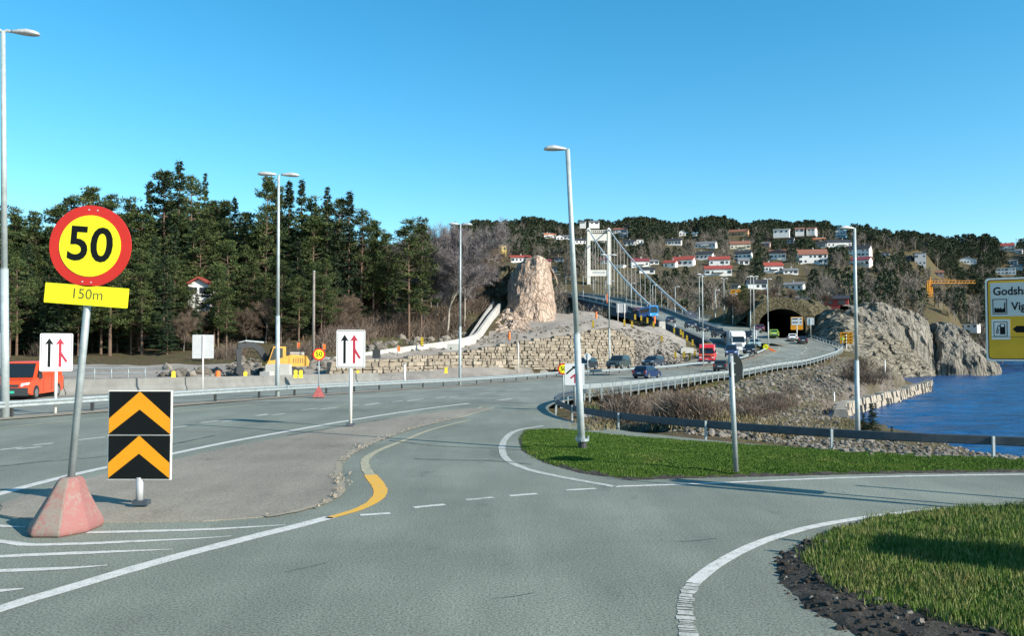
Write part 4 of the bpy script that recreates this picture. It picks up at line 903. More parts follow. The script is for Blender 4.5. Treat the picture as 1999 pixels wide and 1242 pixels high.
def rod(parent, name, p0, p1, r, mat, n=12, r1=None):
    mb = MB(); mb.cyl(p0, p1, r, r1, n); return mb.build(name, mat, parent, True)

# leaning 50 sign on its concrete foot
p = flat(128, 1036); s1 = thing('speed_limit_sign', 'large leaning yellow and red 50 speed sign with 150m plate on concrete foot', 'road sign', p, 0)
mb = MB(); nl = 7; rows = []
for k, (z, hx, hy, ox) in enumerate(((0, .475, .46, -.01), (.05, .50, .48, 0), (.12, .49, .46, 0), (.30, .385, .36, .01), (.52, .26, .25, .03), (.68, .185, .18, .06), (.735, .13, .13, .06))):
    rows.append([Vector((ox + hx * sx + (hx * .18 * (-sx) if sy == 99 else 0), hy * sy, z)) for sx, sy in ((-1, -.55), (-.55, -1), (.45, -1), (1, -.35), (1, .6), (.6, 1), (-.6, 1), (-1, .6))])
for r_ in rows:
    for q_ in r_: q_.x = q_.x * .77 + .01
mb.rings(rows); mb.m = [1 if (i % 8 in (2, 3) and i < 48) or (i < 16 and i % 8 in (0, 1) and RNG.random() < .6) else 0 for i in range(len(mb.f))]; foot = mb.build('concrete_foot', [MAT['pinkfoot'], MAT['pinkface']], s1, fixn=True); bv = foot.modifiers.new('b', 'BEVEL'); bv.width = .025; bv.segments = 2
tilt = math.radians(-4.3); top = Vector((.06, 0, .70))
def TL(mb):
    R = Matrix.Rotation(-tilt * 1.0, 4, 'Y')
    mb.v = [tuple((R @ (Vector(v) - Vector((0, 0, 0)))) + top) for v in mb.v]; return mb
mb = MB(); mb.cyl((0, 0, -.1), (0, 0, 3.55), .048, n=16); TL(mb).build('pole', MAT['galv'], s1, True)
ZD_, ZP_ = 3.22, 2.535
mb = MB(); disc(mb, .565, .02, .0, ZD_, -.075, 0, 56); TL(mb).build('disc_rim', MAT['sign_red'], s1)
mb = MB(); disc(mb, .425, .006, .0, ZD_, -.082, 0, 56); TL(mb).build('disc_face', MAT['sign_yellow'], s1)
mb = MB(); put_text(mb, '50', .66, 0, ZD_, -.0845, .013, sx=.98); TL(mb).build('numerals', MAT['sign_black'], s1)
mb = MB()
for dx in (-.06, .06):
    for dz in (.5, -.5): disc(mb, .011, .004, dx, ZD_ + dz, -.079, 0, 8)
TL(mb).build('rivets', MAT['sign_grey'], s1)
mb = MB(); plate(mb, 1.15, .275, .018, .01, ZP_, -.075, 0, .012); TL(mb).build('distance_plate', MAT['sign_yellow'], s1)
mb = MB(); put_text(mb, '150m', .20, .02, ZP_ + .01, -.0765, 0, sx=1.0); TL(mb).build('lettering', M('sign_text', (.10, .09, .02), .6), s1)
mb = MB()
for z in (ZD_ + .35, ZD_ - .35, ZP_): mb.box((0, -.03, z), (.16, .07, .04))
TL(mb).build('clamp', MAT['galv'], s1)

# black and amber chevron marker
p = flat(272, 991); s2 = thing('chevron_marker', 'tall black marker board with two amber chevrons pointing up', 'road sign', p + Vector((0, 0, .05)), math.radians(-1))
rod(s2, 'post', (0, 0, 0), (0, 0, .42), .055, MAT['alu']); mb = MB(); mb.box((.03, 0, .03), (.24, .14, .07)); mb.build('base_plate', MAT['galv_shaded'], s2)
rod(s2, 'post', (0, .04, .40), (0, .04, 1.72), .045, MAT['alu'])
mb = MB(); plate(mb, 1.01, 1.40, .03, 0, 1.085, -.03); mb.build('frame', MAT['rim_white'], s2)
for zc in (.739, 1.431):
    mb = MB(); plate(mb, .97, .675, .012, 0, zc, -.041); pn = mb.build('panel', MAT['sign_black'], s2)
    mb = MB(); w, t, y = .485, .24, -.0435; zb = zc - .33; zt = zc + .3375
    polyxz(mb, [(-w, zb), (-w, zb + t), (0, zt), (w, zb + t), (w, zb), (0, zb + .385)], y); mb.build('chevron', MAT['amber'], pn)

# lane merge signs
def merge_sign(p, label, w, h, zb, scale=1.0, tilt_=0.0, plateback='galv', rotz=None, kind='straight'):
    s = thing('lane_sign', label, 'road sign', p, facing(p) if rotz is None else rotz)
    rod(s, 'post', (0, .03, 0), (.0, .03, zb + h * .96), .055, MAT['rim_white'] if kind == 'straight' else MAT['galv'])
    mb = MB(); mb.box((0, .03, .03), (.28, .2, .06)); mb.build('base_plate', MAT['galv_shaded'], s)
    zc = zb + h / 2
    mb = MB(); plate(mb, w, h, .025, 0, zc, -.05, 0, .05); mb.build('panel', MAT['white'], s)
    mb = MB()
    if kind == 'straight':
        for x0, x1, z0, z1 in ((-w * .46, w * .46, h * .465, h * .48), (-w * .46, w * .46, -h * .48, -h * .465), (-w * .46, -w * .445, -h * .48, h * .48), (w * .445, w * .46, -h * .48, h * .48)): polyxz(mb, [(x0, zc + z0), (x1, zc + z0), (x1, zc + z1), (x0, zc + z1)], -.052)
        mb.build('border', MAT['trim'], s)
        mb = MB(); x = -.22 * w; strokes(mb, [(x, zc - h * .38), (x, zc + h * .28)], .085 * w, -.053); polyxz(mb, [(x - .14 * w, zc + h * .2), (x, zc + h * .235), (x + .14 * w, zc + h * .2), (x, zc + h * .375)], -.0535); mb.build('arrow', MAT['sign_black'], s)
        mb = MB(); x = .11 * w; strokes(mb, [(x, zc - h * .38), (x, zc + h * .28)], .085 * w, -.053); polyxz(mb, [(x - .14 * w, zc + h * .2), (x, zc + h * .235), (x + .14 * w, zc + h * .2), (x, zc + h * .375)], -.0535)
        strokes(mb, [(x, zc), (x + .2 * w, zc - h * .25)], .075 * w, -.0537); mb.build('arrow', MAT['sign_crimson'], s)
    else:
        strokes(mb, [(-w * .42, zc + h * .02), (-w * .02, zc + h * .34)], .085 * w, -.053); polyxz(mb, [(-w * .14, zc + h * .35), (-w * .0, zc + h * .25), (w * .08, zc + h * .42)], -.0535); mb.build('arrow', MAT['sign_black'], s)
        mb = MB(); strokes(mb, [(-w * .2, zc - h * .18), (w * .30, zc + h * .2)], .085 * w, -.053); strokes(mb, [(w * .02, zc - h * .4), (w * .02, zc - h * .04)], .085 * w, -.0537); mb.build('arrow', MAT['sign_crimson'], s)
    return s
merge_sign(flat(684, 834) + Vector((0, 0, .05)), 'white lane merge sign with black and red arrows on the traffic island', .90, 1.20, 1.83)
merge_sign(stand(111, 31.2), 'white lane merge sign with black and red arrows before the orange van', 1.10, 1.44, 1.90)
merge_sign(flat(1122, 803), 'white sign with slanting black and red merge arrows partly behind lamp post', .78, .86, 1.03, kind='slant')

def small_fifty(p, label, r, zc, foot=None, foot_mat='pink', rotz=None):
    s = thing('speed_limit_sign', label, 'road sign', p, facing(p) if rotz is None else rotz)
    rod(s, 'post', (0, .04, 0), (0, .04, zc + r * .8), .03, MAT['galv'])
    mb = MB(); disc(mb, r, .02, 0, zc, 0, 0, 30); mb.build('disc_rim', MAT['sign_red'], s)
    mb = MB(); disc(mb, r * .74, .006, 0, zc, -.007, 0, 30); mb.build('disc_face', MAT['sign_yellow'], s)
    mb = MB(); put_text(mb, '50', r * 1.05, 0, zc, -.011, r * .02); mb.build('numerals', MAT['sign_black'], s)
    if foot:
        mb = MB(); w, h = foot; mb.hexa([(-w, -w, 0), (w, -w, 0), (w, w, 0), (-w, w, 0)], [(-w * .15, -w * .15, h), (w * .15, -w * .15, h), (w * .15, w * .15, h), (-w * .15, w * .15, h)]); mb.build('foot', MAT[foot_mat], s)
    return s
small_fifty(flat(622, 775), 'small yellow 50 speed sign on a faded red pyramid foot by the guardrail', .32, 2.18, (.31, .52))
small_fifty(flat(1100, 797), 'yellow 50 speed sign half hidden behind the white merge sign', .24, 1.63, (.14, .32), 'concrete')

# yellow direction board at the right edge, turned away from the viewer
A0 = at(1926, 705, 12.6); WP = 3.0; HP = 1.27
rz = math.atan2(SUN_H.y, SUN_H.x) + math.radians(1.0)
dx = Vector((math.cos(rz), math.sin(rz), 0)); base = Vector((A0.x, A0.y, 0)) + dx * WP / 2
s3 = thing('direction_sign', 'large yellow direction board with factory and fuel pump symbols at right edge', 'road sign', (base.x, base.y, 0), rz)
zc = A0.z + HP / 2; L0 = -WP / 2; ZT3 = zc + HP / 2; KX, KZ = 1 / 153.0, HP / 163.0
for x in (-.15, .95): rod(s3, 'post', (x, .08, .05), (x, .08, zc + HP * .45), .057, MAT['galv'])
def lp(u, v): return L0 + u * KX, ZT3 - v * KZ         # sign face measured from its upper left corner
mb = MB(); plate(mb, WP, HP, .03, 0, zc, -.02, 0, .05); mb.build('board', MAT['rim_white'], s3)
mb = MB(); plate(mb, WP - 2 * 4 * KX, HP - 2 * 3.6 * KZ, .004, 0, zc, -.024, 0, .045); mb.build('border', M('sign_dark_red', (.10, .010, .010), .5), s3)
mb = MB(); plate(mb, WP - 2 * 6 * KX, HP - 2 * 5.4 * KZ, .004, 0, zc, -.028, 0, .04); mb.build('yellow_face', MAT['ochre'], s3)
mb = MB(); x0, z0 = lp(10.5, 75.5); x1, z1 = lp(0, 9.7); w_ = WP - 2 * 10.5 * KX; plate(mb, w_, z1 - z0, .004, x0 + w_ / 2, (z0 + z1) / 2, -.032, 0, .008); mb.build('name_panel', MAT['sign_grey'], s3)
mb = MB(); x, z = lp(15.5, 27); put_text(mb, 'Godshavn', .172, x, z, -.0375, .003, 'LEFT', .86); x, z = lp(52, 57); put_text(mb, 'Vige', .172, x, z, -.0375, .003, 'LEFT', .86); mb.build('lettering', MAT['sign_black'], s3)
def ring_rect(mb, x0, x1, z0, z1, w, y):
    for a in ((x0, x1, z0, z0 + w), (x0, x1, z1 - w, z1), (x0, x0 + w, z0 + w, z1 - w), (x1 - w, x1, z0 + w, z1 - w)): polyxz(mb, [(a[0], a[2]), (a[1], a[2]), (a[1], a[3]), (a[0], a[3])], y)
mb = MB(); x0, z1 = lp(14.5, 41.5); x1, z0 = lp(43.5, 71.3); ring_rect(mb, x0, x1, z0, z1, .010, -.037); U = (x1 - x0); Vv = (z1 - z0)
polyxz(mb, [(x0 + U * a, z0 + Vv * b) for a, b in ((.12, .1), (.88, .1), (.88, .76), (.80, .76), (.80, .42), (.70, .36), (.66, .30), (.56, .45), (.44, .34), (.38, .46), (.28, .34), (.2, .44), (.12, .40))], -.0372); mb.build('factory_symbol', MAT['sign_black'], s3)
mb = MB(); x0, z1 = lp(11.5, 81.5); x1, z0 = lp(48.5, 120.8); plate(mb, x1 - x0, z1 - z0, .004, (x0 + x1) / 2, (z0 + z1) / 2, -.033, 0, .006); mb.build('symbol_plate', MAT['white'], s3)
mb = MB(); x0, z1 = lp(15.5, 85.7); x1, z0 = lp(43.3, 115); ring_rect(mb, x0, x1, z0, z1, .009, -.0385); U = x1 - x0; Vv = z1 - z0
polyxz(mb, [(x0 + U * a, z0 + Vv * b) for a, b in ((.46, .14), (.84, .14), (.84, .85), (.46, .85))], -.0385)
strokes(mb, [(x0 + U * a, z0 + Vv * b) for a, b in ((.46, .68), (.34, .74), (.22, .36), (.21, .22), (.31, .22), (.34, .5))], .010, -.0387); mb.build('fuel_pump_symbol', MAT['sign_black'], s3)
mb = MB(); plate(mb, U * .24, Vv * .16, .002, x0 + U * .65, z0 + Vv * .73, -.0405, 0); mb.build('pump_window', MAT['white'], s3)
mb = MB(); x, z = lp(53.6, 101); polyxz(mb, [(x, z), (x + .05, z + .05), (x + 1.2, z + .05), (x + 1.2, z - .05), (x + .05, z - .05)], -.033); mb.build('arrow', MAT['sign_black'], s3)
mb = MB(); x, z = lp(11, 116); polyxz(mb, [(x, z - .003), (L0 + WP - .06, z - .003), (L0 + WP - .06, z + .002), (x, z + .002)], -.0375); mb.build('panel_seam', MAT['trim'], s3)
# unseen sign, marker and post added to throw the shadows on the right
q = Vector((7.35, 8.15, .12)); sx_ = thing('shadow_caster_sign', 'unseen grey backed sign added outside the frame to cast the shadow on the grass', 'road sign', q, math.atan2(SUN_H.y, SUN_H.x) + math.pi / 2)
for x in (-.35, .35): rod(sx_, 'post', (x, 0, 0), (x, 0, 2.45), .04, MAT['galv'])  # posts of the added shadow caster sign
mb = MB(); plate(mb, 1.15, 1.5, .03, 0, 1.25, -.05, 0, .05); mb.build('panel', MAT['alu'], sx_)  # panel of the added shadow caster sign

q = Vector((8.6, 12.35, .1)); nm_ = thing('shadow_caster_marker', 'unseen narrow marker added outside the frame to cast a shadow on the side road', 'road sign', q, math.atan2(SUN_H.y, SUN_H.x) + math.pi / 2)
rod(nm_, 'post', (0, 0, 0), (0, 0, 3.5), .045, MAT['galv']); mb = MB(); plate(mb, .40, 1.5, .03, 0, 2.75, -.06, 0, .05); mb.build('panel', MAT['alu'], nm_)  # post and panel of the added shadow caster marker
q = Vector((13.2, 10.9, .1)); np_ = thing('shadow_caster_post', 'unseen slim post added outside the frame to cast a thin shadow on the side road', 'post', q); rod(np_, 'shaft', (0, 0, 0), (0, 0, 4.3), .05, MAT['galv']); rod(np_, 'cap', (0, 0, 4.3), (0, 0, 4.35), .06, MAT['trim'])
# sign back views
def back_sign(p, label, w, h, zb, panel='alu', post='rim_white', shape='rect', rotz=None, posts=(0,), name='plain_sign', cat='road sign', front=None):
    s = thing(name, label, cat, p, facing(p) if rotz is None else rotz)
    for x in posts: rod(s, 'post', (x, -.04, -.3), (x, -.04, zb + h * .97), max(.045, w * .03), MAT[post])
    mb = MB()
    if shape == 'rect': plate(mb, w, h, .03, 0, zb + h / 2, .01, 0, .04)
    else: disc(mb, w / 2, .025, 0, zb + h / 2, .01, 0, 32)
    mb.build('panel', MAT[panel], s); return s
p = flat(1437, 929); sr = thing('round_sign', 'dark back of round road sign on leaning post in the grass', 'road sign', p + Vector((0, 0, .08)), 0)
mb = MB(); mb.cyl((0, 0, 0), (-.085, 0, 2.27), .05, n=14); mb.build('post', MAT['galv'], sr, True)
mb = MB(); disc(mb, .27, .02, 0, 0, 0, 0, 36); dd = mb.build('disc', M('sign_back_dark', (.012, .016, .016), .8, 0, .1, 4, spec=.1), sr); dd.location = (.06, .12, 2.0); dd.rotation_euler = (0, math.radians(-2), math.radians(47))
mb = MB(); mb.box((-.06, .03, 2.12), (.12, .1, .03)); mb.box((-.06, .03, 1.9), (.12, .1, .03)); mb.build('clamp', MAT['galv'], sr)
back_sign(stand(397, 52), 'plain grey back of a square sign standing on the concrete barrier', 1.28, 1.5, 2.05)
back_sign(stand(-9, 44), 'grey back of a tall sign cut off by the left edge', 1.1, 1.9, 1.7)
back_sign(stand(1213, 150), 'grey back of a square sign on two posts beside the bridge ramp', 1.75, 1.7, 2.0, posts=(-.6, .6))
back_sign(stand(1476, 160), 'small grey back of a sign before the tunnel on the left', 1.2, 1.2, 2.3)
back_sign(G(1583, 660), 'grey white sign panel at the right side of the tunnel mouth', 1.5, 1.6, 2.9, 'white')
back_sign(Vector((36.8, 133.5, .3)), 'white disc delineator between the lanes below the bridge', .55, .55, 1.2, 'white', 'galv', 'disc')
back_sign(stand(1147, 84), 'round white sign back on a thin post by the oncoming lanes', .72, .72, 1.9, 'white', 'galv', 'disc')
back_sign(stand(1317, 160), 'round white sign back on a thin post by the bridge road parapet', .65, .65, 1.6, 'white', 'galv', 'disc')
# far yellow direction boards
def yboard(p, label, w, h, zb, whitetop=.0, lines=3):
    s = thing('direction_sign', label, 'road sign', p, facing(p))
    rod(s, 'post', (0, .06, -.5), (0, .06, zb + h * .9), .09, MAT['rim_white'])
    mb = MB(); plate(mb, w, h, .05, 0, zb + h / 2, 0, 0, .15); mb.build('board', MAT['amber'], s)
    if whitetop:
        mb = MB(); plate(mb, w * .86, h * whitetop, .02, 0, zb + h * (.95 - whitetop / 2), -.03, 0, .05); mb.build('white_panel', MAT['white'], s)
    mb = MB()
    for k in range(lines):
        z = zb + h * (.84 - k * .27); polyxz(mb, [(-w * .36, z - .1), (w * .05 + RNG.uniform(0, .2), z - .1), (w * .05 + .1, z + .1), (-w * .36, z + .1)], -.055); polyxz(mb, [(w * .26, z - .1), (w * .4, z - .1), (w * .4, z + .1), (w * .26, z + .1)], -.055)
    mb.build('lettering', MAT['sign_black'], s); return s
yboard(G(1556, 666), 'amber board with white upper panel standing before the tunnel mouth', 2.5, 2.75, 2.4, .58, 2)
yb = yboard(stand(1652, 162), 'amber direction board on rock slabs right of the tunnel road', 2.35, 2.3, 2.75, 0, 4)
yboard(stand(1437, 205), 'amber direction board beside the side road to the old bridge', 2.3, 2.4, 2.6, 0, 3)
p = stand(1645, 158); s = back_sign(p, 'small round yellow sign below the amber board on the rock slabs', .75, .75, 2.0, 'sign_yellow', 'galv', 'disc')
# chevron direction board on the side road
p = stand(1408, 215); cb = thing('chevron_board', 'long white board with row of black arrows beside the side road', 'road sign', p, facing(p))
for x in (-2.4, 0, 2.4): rod(cb, 'post', (x, .05, -.4), (x, .05, 1.6), .06, MAT['galv'])
mb = MB(); plate(mb, 5.9, 1.15, .04, 0, 1.5, 0); mb.build('board', MAT['white'], cb)
for k in range(5):
    mb = MB(); x = -2.35 + k * 1.18; polyxz(mb, [(x - .34, 1.1), (x - .05, 1.5), (x - .34, 1.9), (x + .0, 1.9), (x + .34, 1.5), (x, 1.1)], -.004); mb.build('chevron', MAT['sign_black'], cb)
# road works barrier at the split
p = stand(1482, 150.5); wb2 = thing('roadworks_sign', 'yellow round keep right sign with red board at the lane split', 'road sign', p + Vector((1.2, 0, 0)), facing(p))
rod(wb2, 'post', (0, .05, -.2), (0, .05, 1.6), .04, MAT['galv']); mb = MB(); disc(mb, .5, .03, 0, 1.35, 0); mb.build('disc', MAT['sign_yellow'], wb2); mb = MB(); strokes(mb, [(-.2, 1.55), (.15, 1.2)], .12, -.004); mb.build('arrow', MAT['sign_black'], wb2)
mb = MB(); mb.box((1.1, 0, .75), (1.5, .08, .4), ry=.5); mb.build('red_board', MAT['orange'], wb2)

# ------------------------------------------------------------------ street lamps
def lamp(label, base, top, heads, r0=.1, r1=.055, head=.75, group=None, plinth=False, hz=0.0):
    t = thing('street_lamp', label, 'street lamp', base, 0, group); d = Vector(top) - Vector(base); L = d.length
    mb = MB(); mid = d * .38
    mb.cyl((0, 0, -.3), mid, r0, r0 * .88, 14); mb.cyl(mid, mid * 1.004, r0 * .95, r0 * .95, 14); mb.cyl(mid * 1.004, d, r0 * .72, r1, 14); mb.build('pole', MAT['pole'], t, True)
    if plinth:
        mb = MB(); mb.cyl((0, 0, -.1), (0, 0, .16), r0 * 1.25, r0 * 1.15, 12); mb.build('base_sleeve', MAT['trim'], t)
        mb = MB(); mb.cyl((0, 0, .17), (-.003, 0, .23), r0 * 1.75, r0 * 1.75, 12); mb.box((r0 * 1.6, 0, .25), (.04, .04, .1)); mb.box((-r0 * 1.6, 0, .25), (.04, .04, .1)); mb.build('flange', MAT['galv'], t)
    for ax, ay, ln in heads:
        v = Vector((ax, ay, 0)).normalized(); e = d + v * ln + Vector((0, 0, hz + ln * .04))
        if ln > .12:
            mb = MB(); mb.tube([d - Vector((0, 0, .05)), d + v * ln * .5 + Vector((0, 0, .03)), e], r1 * .8, 8); mb.build('arm', MAT['pole'], t)
        mb = MB(); rows = []; w = Vector((-v.y, v.x, 0))
        for s, hw, hh, dz in ((0, .045, .045, 0), (.12, .075, .06, .0), (.3, .115, .085, .005), (.55, .155, .11, .01), (.8, .14, .095, .0), (.95, .09, .06, -.01), (1.0, .03, .02, -.02)):
            c = e + v * s * head + Vector((0, 0, dz)); k_ = head / .75; rows.append([c + w * hw * k_ * math.cos(a) + Vector((0, 0, hh * k_ * math.sin(a) * (1 if math.sin(a) > 0 else .75))) for a in [2 * math.pi * q / 12 for q in range(12)]])
        mb.rings(rows); mb.build('lamp_head', M('lamp_head_grey', (.40, .42, .42), .5, .2, .25, 9) if 'lamp_head_grey' not in bpy.data.materials else bpy.data.materials['lamp_head_grey'], t, True, fixn=True)
    return t
b = flat(1137, 882); lamp('tall leaning street lamp with one head standing on the grass triangle', b + Vector((0, 0, .08)), at(1108, 291, b.y), [(-1, -.1, .03)], .09, .055, .56, plinth=True)
def md(px, d): return stand(px, d)
b = md(14, 29.4); b.z = 0; lamp('very tall double street lamp cut by the left edge', b, at(6, 60, 29.4), [(1, .3, .25), (-1, -.3, .25)], .15, .075, .95)
b = md(543, 43); lamp('double headed street lamp on the central guardrail left of the excavator sign', b, at(544, 341, 43), [(1, .2, .12), (-1, -.2, .12)], .12, .06, .95)
b = md(898, 65.3); lamp('double headed street lamp on the central guardrail before the stone wall', b, at(899, 438, 65.3), [(1, .2, .1), (-1, -.2, .1)], .12, .06, .85)
b = md(1190, 101); lamp('double headed street lamp on the central guardrail beside the bridge tower', b, at(1188, 498, 101), [(1, .2, .15), (-1, -.2, .15)], .12, .06, .9)
b = md(1372, 122); lamp('double headed street lamp on the central guardrail by the red lorry', b, at(1371, 536, 122), [(1, .2, .1), (-1, -.2, .1)], .12, .06, .85)
b = md(1472, 142.5); lamp('double headed street lamp on the central guardrail beside the white lorry', b, at(1471, 540, 142.5), [(1, .2, .1), (-1, -.2, .1)], .12, .06, .85)
b = md(1500, 156); lamp('street lamp at the lane split before the tunnel', b, at(1498, 545, 156), [(1, .2, .1), (-1, -.2, .1)], .12, .06, .85)
b = md(1465, 178); lamp('slim double street lamp on the side road behind the white lorry', b, at(1465, 541, 178), [(1, .2, .1), (-1, -.2, .1)], .12, .06, .9)
b = Vector(((1672 - 1000) / 1600 * 28, 28, 0)); b.z = gz(b.x, b.y); lamp('street lamp with thick pale head on the slope behind the guardrail', b, at(1668, 446, 28), [(-1, -.2, .02)], .085, .05, .56)
b = md(1414, 205); lamp('tall street lamp beside the white arrow board', b, at(1413, 544, 205), [(1, .2, .1), (-1, -.2, .1)], .13, .07, 1.0)
b = md(1365, 190); lamp('slim street lamp behind the bridge parapet', b, at(1365, 540, 190), [(1, .2, .3)], .12, .07, 1.0)
BL = 'lamps along the two bridges'
for px, py, d, k in ((1083, 536, 385, 1), (1106, 541, 350, 1), (1140, 541, 318, 1), (1184, 549, 275, 1), (1232, 553, 245, -1), (1274, 557, 232, -1), (1318, 560, 222, -1), (1396, 567, 208, -1), (1430, 575, 196, -1), (1159, 546, 300, -1)):
    x = float(np.interp(d, [p.y for p in (oL if k > 0 else cc)[::1] if p.y > 150], [p.x for p in (oL if k > 0 else cc) if p.y > 150])); zg = float(np.interp(d, [p.y for p in (oL if k > 0 else cc) if p.y > 150], [p.z for p in (oL if k > 0 else cc) if p.y > 150]))
    t_ = at(px, py, d); bb = Vector((t_.x - (.3 if k > 0 else 0), d, zg - (0 if k > 0 else .5)))
    lamp('arm lamp on the edge of the girder bridge seen past the rock cut' if k > 0 else 'short headed lamp along the side road and old bridge', bb, Vector((bb.x, d, t_.z)), [(1, .1, 1.8 if k > 0 else .2)], .12, .08, 1.1, BL if k > 0 else 'lamps of the side road')
# bare timber pole in front of the wood
b = stand(612, 88); pl = thing('utility_pole', 'bare grey pole without a lamp standing before the dark wood', 'pole', b); rod(pl, 'shaft', (0, 0, -.3), (0, 0, at(612, 531, 88).z - b.z), .17, MAT['greybark'], 10, .12); rod(pl, 'cap', (0, 0, at(612, 531, 88).z - b.z), (0, 0, at(612, 531, 88).z - b.z + .12), .14, MAT['galv'])
for px, py, h, lb in ((1728, 741, 2.6, 'thin white marker pole on the quay nearer the cliff'), (1629, 806, 2.2, 'thin white marker pole at the inner end of the quay'), (790, 748, 1.6, 'short grey post on the verge before the stone wall'), (1012, 722, 3.4, 'pale drain pipe standing against the stone wall')):
    g_ = G(px, py) if py > 745 or px > 1500 else at(px, py, 104.5)
    mk = thing('marker_pole', lb, 'pole', g_); rod(mk, 'shaft', (0, 0, -.4), (0, 0, h), .07 if h > 1.7 else .09, MAT['rim_white']); rod(mk, 'cap', (0, 0, h), (0, 0, h + .1), .1, MAT['galv'])

# ------------------------------------------------------------------ vehicles: side outline swept across the width, then glazed
def paint(name, c): return M('paint_' + name, c, .35, 0, .05, 1.5, coat=.2)
PAINT = {}
def getp(name, c):
    if name not in PAINT: PAINT[name] = paint(name, c)
    return PAINT[name]
KINDS = {  # body outline (x forward from rear axle side, z), glasshouse bottom/top x ranges, belt and roof
    'hatch': dict(L=4.1, W=1.75, H=1.46, body=[(-2.05, .35), (-2.03, .75), (-1.95, .98), (1.0, .96), (1.75, .80), (2.03, .66), (2.05, .32), (1.9, .22), (-1.9, .24)], g=(-1.88, 1.12, -1.45, .28), belt=.95, wheel=(1.27, -1.27, .31)),
    'estate': dict(L=4.6, W=1.8, H=1.47, body=[(-2.3, .35), (-2.28, .8), (-2.2, .98), (1.0, .96), (2.0, .80), (2.28, .64), (2.3, .32), (2.1, .22), (-2.1, .24)], g=(-2.12, 1.2, -1.85, .35), belt=.95, wheel=(1.4, -1.35, .32)),
    'suv': dict(L=4.6, W=1.86, H=1.70, body=[(-2.3, .42), (-2.28, .95), (-2.2, 1.10), (1.05, 1.08), (1.95, .98), (2.26, .80), (2.3, .42), (2.1, .28), (-2.1, .30)], g=(-2.12, 1.2, -1.85, .42), belt=1.07, wheel=(1.4, -1.38, .37)),
    'van': dict(L=4.9, W=1.92, H=1.98, body=[(-2.45, .40), (-2.45, 1.08), (-2.40, 1.12), (1.35, 1.12), (2.15, .98), (2.42, .74), (2.45, .36), (2.3, .26), (-2.2, .28)], g=(-2.40, 1.52, -2.36, .72), belt=1.11, wheel=(1.55, -1.5, .34)),
}
